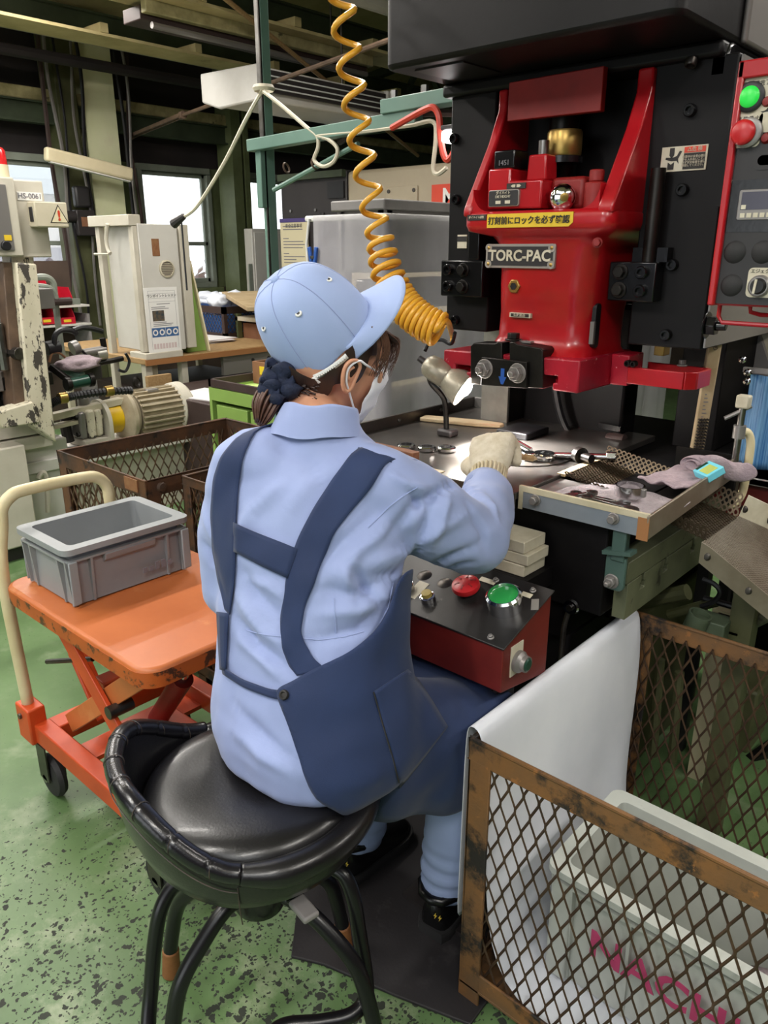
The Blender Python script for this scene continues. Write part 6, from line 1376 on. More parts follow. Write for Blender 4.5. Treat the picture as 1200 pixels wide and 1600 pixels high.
lab(1182, 232, 1215, 264, 'panel_black'); lab(1185, 243, 1215, 257)
a, b = P(1132, 283), P(1215, 362); MB().box(a.x, b.x, YP - .001, YP, b.z, a.z).build('sub_panel', M('black_gloss'), t)
a, b = P(1158, 297), P(1212, 343); MB().prism(rrect(a.x, b.x, b.z, a.z, .004), 'xz', YP - .006, YP).build('counter_frame', M('silver_grey'), t, bevel=.001); w_, h_ = b.x - a.x, a.z - b.z
MB().box(a.x + w_ * .08, b.x - w_ * .08, YP - .0068, YP - .0055, b.z + h_ * .34, a.z - h_ * .08).build('counter_screen', M('screen'), t, smooth=0)
for k in range(5): MB().box(a.x + w_ * (.10 + .17 * k), a.x + w_ * (.22 + .17 * k), YP - .0075, YP - .0055, b.z + h_ * .08, b.z + h_ * .23).build('counter_key', M('label_cream'), t)
MB().box(a.x + w_ * .10, a.x + w_ * .22, YP - .0075, YP - .0055, b.z + h_ * .36, b.z + h_ * .5).build('counter_key', M('label_cream'), t)
for p in ((1148, 394), (1192, 394), (1143, 446)): a = P(*p); MB().lathe([(0, .007), (.014, .006), (.0195, .0)], a, (0, -1, 0), 28).build('blank_cap', M('rubber'), t, smooth=60)
lab(1171, 418, 1215, 466); a = P(1192, 424); text('lettering', 'エジェクタ', (a.x, YP - .0015, a.z), (1, 0, 0), (0, 0, 1), .008, M('ink'), t, lift=.0004); a = P(1188, 447)
MB().lathe([(0, 0), (.019, 0), (.019, .008), (.016, .012), (0, .012)], a, (0, -1, 0), 26).build('switch_collar', M('silver_grey'), t); k_ = MB().lathe([(0, .02), (.011, .02), (.014, .012)], a, (0, -1, 0), 22).build('selector_knob', M('cable_black'), t); MB().bar(a + V((-.004, -.021, -.012)), a + V((-.002, -.021, .012)), .004, .002, up=(0, 1, 0)).build('pointer', M('label_cream'), k_)
for p in ((1140, 285), (1114, 471)): a = P(*p); MB().lathe([(0, .003), (.004, .002), (.006, 0)], a, (0, -1, 0), 10).build('panel_screw', M('steel_dark'), t)
# red wire rail under the panel
r_ = [(px0 + .012, PY + .03, pz0), (px0 + .012, PY + .03, pz0 - .02), (px0 + .02, PY + .03, pz0 - .032), (px1, PY + .03, pz0 - .034)]
MB().tube(r_, .0042, 8).build('wire_rail', M('red_paint'), t); MB().tube([(px0 + .06, PY + .05, pz0), (px0 + .062, PY + .05, pz0 - .012), (px0 + .08, PY + .05, pz0 - .016), (px1, PY + .05, pz0 - .016)], .004, 8).build('wire_rail', M('red_paint'), t)
# ================================================================== behind the panel: cream arm, cloth, shelf
ca, cb = aty(1150, 488, 2.3), aty(1215, 640, 2.3)
t = thing('cream_guard', 'cream slanted guard plate with a grey edge under the control panel', 'guard', (ca.x + .2, 2.32, .6))
MB().prism([(ca.x, 1.5), (ca.x, ca.z), (cb.x, cb.z), (cb.x + .6, cb.z), (cb.x + .6, 1.5)], 'xz', 2.32, 2.34).build('plate', M('beige_paint'), t)
MB().bar((ca.x - .01, 2.31, ca.z + .05), (cb.x - .0, 2.31, cb.z - .02), .02, .05).build('edge_strip', M('grey_cabinet'), t); MB().box(cb.x + .3, cb.x + .36, 2.32, 2.36, 0, 1.3).build('support', M('beige_paint'), t)
q0, q1 = aty(1165, 600, 2.0), aty(1165, 738, 2.0)
t = thing('shelf_cabinet', 'dark red cabinet with a white top beyond the c-clamp', 'cabinet', (q0.x + .2, 2.1, 0))
zc_ = q1.z
MB().box(q0.x - .06, q0.x + .6, 1.98, 2.25, zc_ - .2, zc_ - .02).build('body', M('console_red'), t)
for x_ in (q0.x - .05, q0.x + .56): MB().box(x_, x_ + .03, 2.0, 2.03, 0, zc_ - .2).build('leg', M('panel_black'), t); MB().box(x_, x_ + .03, 2.2, 2.23, 0, zc_ - .2).build('leg', M('panel_black'), t); MB().box(q0.x - .07, q0.x + .62, 1.96, 2.27, zc_ - .02, zc_).build('top_board', M('label_white'), t, bevel=.003)
t = thing('striped_cloth', 'blue striped cloth hung from metal clips beyond the press', 'cloth', (q0.x + .1, 2.02, zc_))
g = []
for i in range(24):
    row = []
    for j in range(12):
        u, v = i / 23, j / 11; row.append(V((q0.x - .0 + .0 * v + (.16 + .1 * v) * u, 2.03 + .008 * math.sin(u * 20 + v * 2), q0.z + .02 - (q0.z + .015 - zc_) * v)))
    g.append(row)
v = [p for r_ in g for p in r_]; MB().add(v, [(i * 12 + j, (i + 1) * 12 + j, (i + 1) * 12 + j + 1, i * 12 + j + 1) for i in range(23) for j in range(11)]).build('fabric', M('blue_cloth'), t, smooth=180, solid=.002)
for p in ((1160, 562), (1168, 582), (1167, 596)): a = aty(*p, 2.01); MB().lathe([(.005, -.002), (.009, 0), (.005, .002), (.003, 0), (.005, -.002)], a, (.3, -1, .1), 12).build('clip', M('chrome'), t)
MB().bar((q0.x - .02, 2.035, q0.z + .03), (q0.x + .5, 2.035, q0.z + .03), .012, .012).build('hanging_bar', M('silver_grey'), t); MB().box(q0.x + .45, q0.x + .47, 2.03, 2.05, zc_, q0.z + .03).build('bar_post', M('silver_grey'), t)
MB().box(-.62, q0.x - .08, 2.44, 2.5, 0, 1.35).build('post', M('panel_black'), press)
# ================================================================== olive machinery under the chute
t = thing('valve_machine', 'olive green valves and brackets beside the press bed', 'machine', (-.45, 1.72, 0))
for (p, d_, w, h, L_, m_) in (((1022, 915), 1.7, .04, .035, .06, 'olive_machine'),):
    pass
def ob(px, py, y, sx, sy, sz, m='olive_machine', nm='bracket'):
    c = aty(px, py, y); MB().box(c.x - sx / 2, c.x + sx / 2, y, y + sy, c.z - sz / 2, c.z + sz / 2).build(nm, M(m), t, bevel=.003); return c
ob(1105, 990, 1.66, .07, .06, .06, 'machine_green'); ob(1128, 985, 1.70, .075, .08, .012, 'dark_steel', 'cap_plate'); c = ob(1132, 1010, 1.72, .06, .06, .06, 'olive_machine', 'valve_body')
c = aty(1090, 970, 1.66); MB().lathe([(.022, -.03), (.026, -.03), (.026, .02), (.022, .02), (.022, -.03)], c, (.25, 0, 1), 18).build('open_pipe', M('machine_green'), t)
for (a, b, r_, m_) in (((1045, 960), (1120, 940), .012, 'olive_dark'), ((1100, 935), (1190, 960), .008, 'cable_black'), ((1120, 1000), (1200, 960), .016, 'olive_machine'), ((1000, 940), (1075, 925), .02, 'olive_dark')): MB().cyl(aty(*a, 1.75), aty(*b, 1.75), r_, n=10).build('pipe', M(m_), t)
pts = [aty(*p, 1.7) for p in ((1098, 905), (1115, 912), (1125, 925), (1115, 940), (1095, 948))]; MB().tube(bez(pts, 5), .006, 7).build('wire', M('cable_black'), t)
ya = 1.9
a, b = aty(1112, 1040, ya), aty(1088, 1245, ya); MB().box(a.x - .02, a.x + .025, ya, ya + .03, 0.0, .52).build('cream_post', M('paper_cream'), t)
a = aty(1143, 1105, ya + .1); MB().box(a.x - .07, a.x + .07, ya + .06, ya + .2, a.z - .1, a.z + .09).build('grey_box', M('olive_dark'), t, bevel=.008)
for k in range(7): MB().box(a.x - .05 + k * .014, a.x - .043 + k * .014, ya + .058, ya + .061, a.z + .06, a.z + .075).build('box_vent', M('panel_black'), t)
MB().box(a.x - .02, a.x + .02, ya + .1, ya + .14, 0, a.z - .1).build('box_post', M('olive_dark'), t)
MB().bar(aty(1110, 1235, 2.0), aty(1230, 1150, 2.2), .03, .03).build('floor_rail', M('dark_steel'), t)
for p, q in (((1032, 1030), (1020, 1180)), ((1062, 1050), (1050, 1190))): MB().cyl(aty(*p, 1.72), aty(*q, 1.72), .012, n=8).build('hanging_pipe', M('olive_dark'), t)
MB().box(-.62, -.15, 2.42, 2.46, 0, .9).build('dark_panel', M('bed_black'), t)
c = aty(974, 970, 1.62)
ab_ = MB().box(c.x - .035, c.x + .04, 1.615, 1.66, c.z - .022, c.z + .018).build('air_cylinder', M('olive_machine'), press, bevel=.004)
for s in (-.018, .014): MB().cyl((c.x + s, 1.606, c.z - .003), (c.x + s, 1.615, c.z - .003), .012, n=14).build('port', M('dark_steel'), ab_)
MB().box(c.x - .06, c.x - .02, 1.64, 1.68, c.z - .016, c.z + .012).build('cylinder_bracket', M('dark_steel'), press)
# ================================================================== big mesh basket with sheet and container
RB = basket('mesh_basket', 'rusty orange mesh basket draped with a white plastic sheet', -.645, .25, .936, 1.598, .6, 'rust_frame', 'mesh_rust', w=.046, dw=.0148, dh=.075, r=.0024)
# white plastic sheet over one rim
g = []
prof = [(-.668, .16), (-.666, .25), (-.665, .40), (-.664, .52), (-.662, .585), (-.660, .607), (-.648, .612), (-.634, .604), (-.628, .58), (-.620, .50), (-.613, .40), (-.606, .30), (-.595, .20), (-.575, .12), (-.535, .07), (-.46, .062), (-.36, .060), (-.22, .060)]
for i in range(34):
    v = i / 33; y = .952 + (1.585 - .952) * v; row = []
    for k, (x, z) in enumerate(prof):
        f = max(0, (k - 8) / 9); am = .010 * math.sin(v * 9 + k * .5) * f + .014 * f * noise.noise(V((v * 5, k * .35, 2)))
        yy = y
        if k > 9: yy = y - .09 * max(0, v - .72) / .28 * min(1, (k - 9) / 4)
        if k < 3: yy = y + (.0 if v < .5 else 0)
        row.append(V((x + am * (1 if k > 8 else .4), yy, max(z + (.006 * noise.noise(V((v * 6, k * .6, 0))) if k > 11 else 0), .058 if k > 12 else 0))))
    g.append(row)
n_ = len(prof); v = [p for r_ in g for p in r_]
o = MB().add(v, [(i * n_ + j, (i + 1) * n_ + j, (i + 1) * n_ + j + 1, i * n_ + j + 1) for i in range(33) for j in range(n_ - 1)]).build('plastic_sheet', M('plastic_white'), smooth=180, solid=.0012, sub=1)
tag(o, 'glossy white plastic sheet draped over the rim of the rusty mesh basket', 'sheet')
# pale container with pink capitals
K0, K1 = atz(845, 1345, .33), atz(962, 1240, .33)
kx0, ky0, ky1 = (K0.x + K1.x) / 2 - .0, K0.y, K1.y + .02
t = crate('plastic_container', 'long pale grey plastic container with pink capitals inside the mesh basket', kx0, .22, ky0, ky1, .065, .33, 'crate_pale', rim=.03, taper=.02)
nq = aty(1028, 1545, ky0); text('lettering', 'NACHI', (nq.x, ky0 + .012, nq.z), (1, 0, 0), (0, -.02, 1), .085, M('pink_letters'), t, bold=.002, lift=.006)
o = crumple((kx0 + .40, (ky0 + ky1) / 2, .14), (.11, .08, .05), 9.1); tag(o.build('rag', M('towel'), smooth=180), 'mauve rag lying inside the pale plastic container', 'rag')
# rubber mat
m0 = [atz(*p, .0) for p in ((455, 1498), (505, 1510), (620, 1560), (735, 1605), (790, 1640))]
mp = [(p.x, p.y) for p in m0[:4]] + [(-.62, 1.42), (-1.25, 1.42), (-1.30, 1.15)]
o = MB().prism(mp, 'xy', .0005, .008).build('rubber_mat', M('rubber_mat'), bevel=.002); tag(o, 'black rubber floor mat in front of the press', 'mat')
# fluorescent fixtures of the hall, with the two added near the column
for i, (x, y) in enumerate(TUBES):
    t = thing('ceiling_fixture', 'white fluorescent fixture hung from the roof, in a set partly added for light', 'light', (x, y, TUBE_Z - .06), 'fluorescent fixtures of the hall')
    MB().prism([(x - .1, TUBE_Z), (x + .1, TUBE_Z), (x + .04, TUBE_Z + .06), (x - .04, TUBE_Z + .06)], 'xz', y - .62, y + .62).build('housing', M('white_panel'), t, bevel=.004)
    for s in (-.05, .05): MB().cyl((x + s, y - .6, TUBE_Z - .02), (x + s, y + .6, TUBE_Z - .02), .014, n=10).build('tube', M('tube_glow'), t)
    for s in (-.4, .4): MB().cyl((x, y + s, TUBE_Z + .06), (x, y + s, 3.7), .006, n=6).build('hanger', M('steel_dark'), t)
# ================================================================== stool
SX, SY, SZ = -.905, .665, .525
t = stool = thing('work_stool', 'black padded swivel stool with a low wrapped back', 'stool', (SX, SY, 0))
FA = math.atan2(.88, .47)            # heading of the stool
def pol(r, a, z, k=1.0): return V((SX + r * math.cos(FA + a) * 1.0, SY + r * math.sin(FA + a), z))
# seat cushion
rings = []
prof_ = [(.11, SZ - .075), (.160, SZ - .072), (.180, SZ - .06), (.187, SZ - .03), (.186, SZ - .008), (.179, SZ + .008), (.166, SZ + .017), (.145, SZ + .021), (.115, SZ + .023), (.08, SZ + .0235), (.045, SZ + .024), (.015, SZ + .024)]
for (r, z) in prof_:
    rings.append([pol(r, 2 * PI * i / 60, z - .010 * (1 - sm(.02, .12, abs(r * math.sin(2 * PI * i / 60)))) * (1 if z > SZ else 0) * sm(.2, .05, r)) for i in range(60)])
MB().loft(rings).build('seat_cushion', M('leather'), t, smooth=180)
def dback(a): return abs((a - PI + PI) % (2 * PI) - PI)      # angle measured from the middle of the back
def ba(a): return abs(((a - PI) + PI) % (2 * PI) - PI)
def rimh(a): return SZ - .006 + .10 * (1 - sm(.30, 1.32, ba(a)))
n = 96; sh = []
for (f, r) in ((0, .125), (.10, .165), (.28, .190), (.55, .204), (.85, .209), (1.0, .210)):
    row = []
    for i in range(n):
        a = 2 * PI * i / n; zt = rimh(a) - .004; zb = SZ - .104; k = 1 - sm(.3, 1.35, ba(a)); row.append(pol(r + .016 * f * k, a, zb + (zt - zb) * f))
    sh.append(row)
inn = []
for (f, r) in ((1.0, .190), (.75, .188), (.4, .186), (.0, .180)):
    row = []
    for i in range(n):
        a = 2 * PI * i / n; zt = rimh(a) - .006; zb = SZ - .04; k = 1 - sm(.3, 1.35, ba(a)); row.append(pol(r + .016 * f * k, a, zb + (zt - zb) * f))
    inn.append(row)
MB().loft(sh + inn, caps=False).add(sh[0], [tuple(range(n))[::-1]]).build('back_shell', M('leather'), t, smooth=70)
back, front = [], []
NB = 150
for i in range(NB):
    a = PI - 1.30 + 2.60 * i / (NB - 1); k = 1 - sm(.3, 1.35, ba(a)); back.append((pol(.1995 + .016 * k, a, rimh(a) + .004), .0155 - (.0016 if i % 15 in (0,) else 0)))
MB().tube([p for p, _ in back], [r for _, r in back], 14).build('piped_rim', M('leather_trim'), t, smooth=180)
fr = []
for i in range(80):
    a = -1.86 + 3.72 * i / 79; e = sm(1.86, 1.5, abs(a)); fr.append((pol(.196 + .004 * e, a, SZ - .008 - .004 * e), .0165 + .0065 * e))
MB().tube([p for p, _ in fr], [r for _, r in fr], 14).build('front_roll', M('leather'), t, smooth=180)
for k in range(9):
    a = PI - 1.1 + 2.2 * k / 8; kk = 1 - sm(.3, 1.35, ba(a)); c = pol(.1995 + .016 * kk, a, rimh(a) + .004); e = V((math.cos(FA + a), math.sin(FA + a), 0))
    MB().tube([c + e * .0158 * math.cos(q) + UP * .0158 * math.sin(q) for q in [R(-60 + 300 * j / 14) for j in range(15)]], .0009, 4).build('rim_pleat', M('grime'), t)
st = []
for i in range(90):
    a = PI - 1.28 + 2.56 * i / 89; k = 1 - sm(.3, 1.35, ba(a)); st.append(pol(.2115 + .016 * k, a, rimh(a) - .020))
MB().tube(st, .0010, 5).build('seam_stitch', M('grime'), t)
for a in (1.28, -1.28):
    MB().tube([pol(.2105 - .018 * (j / 4) ** 2, PI + a, SZ - .018 - .022 * j) for j in range(5)], .0011, 5).build('side_seam', M('grime'), t)
# mechanism
MB().box(SX - .09, SX + .09, SY - .09, SY + .09, SZ - .14, SZ - .116).build('seat_plate', M('black_gloss'), t, bevel=.004)
MB().cyl((SX, SY, .27), (SX, SY, SZ - .13), .030, n=20).build('column', M('black_gloss'), t)
MB().lathe([(0, .265), (.045, .265), (.055, .29), (.055, .325), (.045, .335), (.045, .36), (.0, .36)], (SX, SY, 0), n=24).build('hub', M('black_gloss'), t)
q = atz(462, 1405, SZ - .15)
MB().bar((SX + .03, SY + .02, SZ - .135), q, .03, .006).build('lever_arm', M('black_gloss'), t); d = (q - V((SX, SY, q.z))).normalized(); MB().bar(q, q + d * .05, .030, .012).build('lever_paddle', M('grey_cabinet'), t, bevel=.004)
# four bent tube legs
feet = [atz(268, 1522, .0), atz(538, 1482, .0), atz(268, 1690, .0), atz(590, 1650, .0)]
for k, f in enumerate(feet):
    e = V((f.x - SX, f.y - SY, 0)); L0_ = e.length; e.normalize(); c0 = V((SX, SY, 0))
    pth = bez([c0 + e * .035 + UP * .30, c0 + e * .07 + UP * .298, c0 + e * L0_ * .55 + UP * .265, c0 + e * L0_ * .82 + UP * .20, c0 + e * L0_ * .94 + UP * .11, c0 + e * L0_ + UP * .035], 7)
    l_ = MB().tube(pth, .0145, 14).build('leg', M('leg_black'), t, smooth=180)
    MB().cyl(c0 + e * L0_ * .975 + UP * .07, c0 + e * L0_ + UP * .001, .0165, .0185, 16).build('foot_cap', M('tan_foot'), l_, bevel=.004)
# bent tube side loops (foot rests)
for lp in (((288, 1376, .335), (268, 1388, .325), (250, 1425, .29), (241, 1480, .225), (236, 1545, .15), (232, 1600, .10), (236, 1640, .075), (262, 1662, .075), (300, 1668, .085)), ((512, 1352, .335), (538, 1368, .325), (553, 1405, .285), (562, 1460, .215), (572, 1525, .135), (571, 1560, .10), (548, 1586, .085), (500, 1597, .08), (440, 1604, .08), (400, 1640, .08))):
    MB().tube(bez([atz(*p) for p in lp], 8), .0135, 14).build('foot_rest_tube', M('leg_black'), t, smooth=180)
# ================================================================== the seated worker
CX_, CY_, CZ_ = RT, FW * _s + UP * _c, FW * _c - UP * _s     # camera right, up, forward as world vectors
def cv(a, b, c): return (CX_ * a + CY_ * b + CZ_ * c)
person = thing('person', 'seated person in pale blue work clothes, navy apron, cap and white mask', 'person', (-.905, .79, 0))
def blend(mb, voxel, smooth_n, fac=.5):
    me = bpy.data.meshes.new('tmp'); me.from_pydata([tuple(p) for p in mb.v], [], mb.f); me.validate()
    bm = bmesh.new(); bm.from_mesh(me); bmesh.ops.recalc_face_normals(bm, faces=bm.faces); bm.to_mesh(me); bm.free()
    o = bpy.data.objects.new('tmp', me); C.objects.link(o)
    q = o.modifiers.new('r', 'REMESH'); q.mode = 'VOXEL'; q.voxel_size = voxel; q.use_smooth_shade = True
    q = o.modifiers.new('s', 'SMOOTH'); q.factor = fac; q.iterations = smooth_n
    out = bpy.data.meshes.new_from_object(o.evaluated_get(bpy.context.evaluated_depsgraph_get())); bpy.data.objects.remove(o); bpy.data.meshes.remove(me)
    return out
def shells(me, m, name, parent, keep=None, disp=None, solid=0, label=None, bsmooth=0):
    """finish a blended mesh: displace, keep a region, parent"""
    bm = bmesh.new(); bm.from_mesh(me)
    if disp:
        bm.normal_update(); nr = [(v, v.normal.copy()) for v in bm.verts]
        for v, n in nr: v.co += n * disp(v.co, n)
    if keep:
        bad = [f for f in bm.faces if not keep(f.calc_center_median())]; bmesh.ops.delete(bm, geom=bad, context='FACES')
        for _ in range(bsmooth):
            be = [e for e in bm.edges if e.is_boundary]; nb = {}
            for e in be:
                for a, b in ((e.verts[0], e.verts[1]), (e.verts[1], e.verts[0])): nb.setdefault(a, []).append(b)
            new = {v: (v.co + (n[0].co + n[1].co) / 2) / 2 for v, n in nb.items() if len(n) == 2}
            for v, c in new.items(): v.co = c
    o0 = ORG[parent.name]
    for v in bm.verts: v.co -= o0
    bm.to_mesh(me); bm.free()
    return link(name, me, M(m), parent, o0, smooth=180, solid=solid, label=label)
def ell(c, a, b, ra, rb, n=28, p=2.0):
    out = []
    for i in range(n):
        t = 2 * PI * i / n; x, y = math.cos(t), math.sin(t); k = (abs(x) ** p + abs(y) ** p) ** (-1 / p); out.append(c + a * (x * k * ra) + b * (y * k * rb))
    return out
def limb(mb, pts, rs, n=20):
    pts = bez(pts, 5); k = len(rs) - 1; rr_ = []
    for i in range(len(pts)): f = i / (len(pts) - 1) * k; j = min(int(f), k - 1); rr_.append(rs[j] + (rs[j + 1] - rs[j]) * (f - j))
    mb.tube(pts, rr_, n); mb.ball(pts[0], rs[0], 16, 10); mb.ball(pts[-1], rs[-1], 16, 10)
# ---- joints
PEL = V((-.895, .805, .60)); NECK = V((-.975, .915, 1.10))
RSH, LSH = V((-.858, .945, 1.000)), V((-1.068, .828, 1.024))
REL, RWR = V((-.782, 1.112, .880)), V((-.893, 1.325, .928))
LEL, LWR = V((-1.086, .785, .805)), V((-1.035, .985, .70))
RHIP, RKN, RAN = V((-.815, .82, .60)), V((-.742, 1.10, .50)), V((-.775, 1.06, .10))
LHIP, LKN, LAN = V((-.975, .82, .60)), V((-1.0, 1.10, .50)), V((-1.015, 1.04, .10))
# ---- body (skin), one continuous surface
HC = atd(519, 552, 1.395)
hf = (RT * .866 + FW * .5); hf.z = 0; hf.normalize(); hs = V((hf.y, -hf.x, 0)); hu = V((0, 0, 1))
hf = (hf - UP * .16).normalized(); hu = (hu - hf * hu.dot(hf)).normalized()
q_ = Matrix.Rotation(R(9), 3, hf); hs = q_ @ hf.cross(hu).normalized(); hu = hs.cross(hf).normalized()
def H(f, s, u): return HC + hf * f + hs * s + hu * u
HM = Matrix((hf, hs, hu)).transposed()
b = MB()
b.ball(H(-.005, 0, .012), (.094, .074, .100), 24, 16, HM); b.ball(H(.030, 0, -.035), (.062, .062, .070), 20, 14, HM); b.ball(H(.045, 0, -.078), (.042, .043, .040), 18, 12, HM)
b.ball(H(.056, 0, .022), (.030, .050, .036), 16, 10, HM); b.tube([H(.084, 0, .008), H(.096, 0, -.020), H(.106, 0, -.036)], [.009, .011, .013], 10); b.ball(H(.103, 0, -.038), (.012, .016, .010), 12, 8, HM)
b.ball(H(.086, 0, -.066), (.013, .022, .008), 12, 8, HM); b.ball(H(.083, 0, -.100), (.016, .020, .014), 12, 8, HM)
for s in (-1, 1): b.ball(H(.070, s * .038, -.025), (.022, .024, .024), 12, 8, HM); b.ball(H(.078, s * .030, .018), (.014, .024, .008), 10, 8, HM)
limb(b, [H(-.030, 0, -.05), H(-.035, 0, -.10), NECK + V((0, 0, -.02))], [.055, .052, .062])
limb(b, [NECK + V((0, 0, -.05)), (NECK + PEL) / 2 + V((-.02, .0, .02)), PEL], [.055, .085, .105])
for a, e_, w_ in ((RSH, REL, RWR), (LSH, LEL, LWR)): limb(b, [a, e_], [.045, .036]); limb(b, [e_, w_, w_ + (w_ - e_).normalized() * .02], [.036, .026, .026]); limb(b, [NECK + V((0, 0, -.07)), a], [.036, .036])
for a, k_, w_ in ((RHIP, RKN, RAN), (LHIP, LKN, LAN)): limb(b, [PEL, a, k_], [.09, .065, .05]); limb(b, [k_, w_, w_ + V((0, .03, -.05))], [.048, .032, .03])
body = shells(blend(b, .007, 6), 'skin', 'body', person)
# ---- shirt
def torso_rings(inf=0.0, zlo=.545):
    R_ = []
    spec = [(.53, .150, .120), (.56, .182, .150), (.60, .196, .158), (.66, .190, .150), (.74, .174, .138), (.82, .172, .134), (.90, .180, .132), (.97, .178, .124), (1.02, .158, .108), (1.055, .120, .094), (1.085, .082, .078), (1.115, .066, .068)]
    cs = [(.53, -.888, .775), (.60, -.893, .795), (.74, -.925, .820), (.90, -.957, .862), (1.02, -.972, .895), (1.115, -.985, .925)]
    for z, a_, b_ in spec:
        for i in range(len(cs) - 1):
            if cs[i][0] <= z <= cs[i + 1][0]: f = (z - cs[i][0]) / (cs[i + 1][0] - cs[i][0]); x = cs[i][1] + (cs[i + 1][1] - cs[i][1]) * f; y = cs[i][2] + (cs[i + 1][2] - cs[i][2]) * f
        th = R(-6 + 34 * sm(.62, 1.02, z)); ax_ = V((math.cos(th), math.sin(th), 0)); ay_ = V((-math.sin(th), math.cos(th), 0))
        R_.append(ell(V((x, y, z)), ax_, ay_, a_ + inf, b_ + inf, 36, 2.25))
    return R_
b = MB(); b.loft(torso_rings())
limb(b, [RSH + V((-.05, -.02, .0)), RSH, RSH.lerp(REL, .55) + V((.012, 0, -.004)), REL], [.078, .079, .076, .070])
limb(b, [REL, REL.lerp(RWR, .5) + V((.012, .0, -.004)), RWR - (RWR - REL).normalized() * .015], [.070, .060, .046])
limb(b, [LSH + V((.05, .02, .0)), LSH, LSH.lerp(LEL, .55) + V((-.008, -.004, 0)), LEL], [.073, .072, .068, .060]); limb(b, [LEL, LWR], [.062, .042])
limb(b, [NECK + V((.02, .0, -.085)), RSH], [.066, .068]); limb(b, [NECK + V((-.02, 0, -.085)), LSH], [.07, .070])
sm_me = blend(b, .0060, 8)
tmp = bmesh.new(); tmp.from_mesh(sm_me); BV0 = BVHTree.FromBMesh(tmp); tmp.free()
def onto(bv, px, py):
    d = ray(px, py).normalized(); h = bv.ray_cast(EYE, d)
    if h[0] is not None: return h[0], h[1]
    tt = 1.4; p = EYE + ray(px, py) * tt; n = bv.find_nearest(p); 
    for _ in range(6): tt = (n[0] - EYE).dot(CZ_); p = EYE + ray(px, py) * tt; n = bv.find_nearest(p)
    return n[0], n[1]
# cloth folds: valleys and ridges laid on the surface (pixel paths are only used to find the places on the body)
FOLD = []
def fold(path, w, h):
    P_ = []
    for i in range(len(path) - 1):
        for k in range(6): f = k / 6; P_.append((path[i][0] + (path[i + 1][0] - path[i][0]) * f, path[i][1] + (path[i + 1][1] - path[i][1]) * f))
    P_.append(path[-1]); FOLD.append(([onto(BV0, *p)[0] for p in P_], w, h))
for a in ((((640, 790), (700, 760), (735, 745)), .009, -.008), (((600, 845), (640, 800), (690, 770)), .010, -.007), (((585, 880), (630, 865), (680, 830), (740, 800)), .012, .007), (((560, 900), (620, 900), (690, 880), (750, 850)), .011, -.008),
          (((680, 770), (672, 800), (655, 845), (640, 890)), .008, -.008), (((700, 775), (690, 810), (672, 860)), .009, .006), (((640, 765), (655, 785), (660, 800)), .007, -.008), (((730, 790), (755, 830), (760, 860)), .010, -.006), (((700, 745), (740, 770), (775, 800)), .010, .005),
          (((545, 880), (575, 920), (600, 950)), .009, -.010), (((560, 870), (540, 900), (548, 930)), .010, .008), (((500, 920), (560, 930), (615, 905)), .012, -.008), (((500, 960), (560, 955), (610, 930)), .012, .007), (((490, 1000), (560, 985), (590, 960)), .011, -.006),
          (((375, 890), (400, 930), (445, 970)), .012, -.008), (((370, 930), (410, 985), (445, 1010)), .012, .008), (((365, 960), (400, 1010), (450, 1045)), .011, -.008), (((375, 1000), (410, 1030), (440, 1060)), .010, .006), (((370, 840), (390, 800), (440, 760)), .014, .006), (((380, 905), (420, 915), (445, 935)), .009, .006),
          (((365, 1100), (410, 1150), (460, 1190)), .012, -.006), (((365, 1140), (410, 1180), (465, 1210)), .012, .006), (((430, 690), (480, 720), (520, 770)), .018, -.006), (((450, 800), (480, 760), (540, 720)), .018, .005), (((318, 850), (335, 880), (352, 930)), .009, -.007), (((316, 800), (330, 830), (340, 860)), .010, .005),
          (((505, 880), (530, 850), (590, 800)), .012, -.005), (((520, 900), (560, 860), (620, 820)), .010, .005), (((640, 900), (690, 895), (740, 880)), .008, -.006), (((750, 765), (768, 790), (778, 815)), .008, .005), (((610, 740), (640, 760), (670, 765)), .008, .006)): fold(*a)
def shirt_disp(p, n):
    d = .005 * noise.noise(p * 9) + .0032 * noise.noise(p * 22 + V((5, 1, 0))) + .002 * noise.noise(V((p.x * 8, p.y * 8, p.z * 30)))
    for P_, w_, h_ in FOLD:
        if abs(p.x - P_[len(P_) // 2].x) > .22 or abs(p.z - P_[len(P_) // 2].z) > .22: continue
        bd, bi = 9, 0
        for i, q in enumerate(P_):
            e = (p - q).length_squared
            if e < bd: bd, bi = e, i
        if bd < (3 * w_) ** 2:
            tp = math.sin(PI * (bi + .8) / (len(P_) + .6)) ** .7; d += 1.55 * h_ * tp * math.exp(-bd / (w_ * w_))
    return d
me_keep = sm_me.copy()
hemz = .545
cuff = RWR - (RWR - REL).normalized() * .045; cd = (RWR - REL).normalized()
def shirt_keep(c):
    if c.z < hemz: return False
    if (c - NECK).length < .11 and c.z > 1.122: return False
    if (c - RWR).length < .13 and (c - cuff).dot(cd) > .0: return False
    return True
shirt = shells(sm_me, 'shirt_blue', 'shirt', person, keep=shirt_keep, disp=shirt_disp, solid=-.003, bsmooth=8)
sb = bmesh.new(); sb.from_mesh(shirt.data)
for v in sb.verts: v.co += ORG[person.name]
BVS = BVHTree.FromBMesh(sb); sb.free()
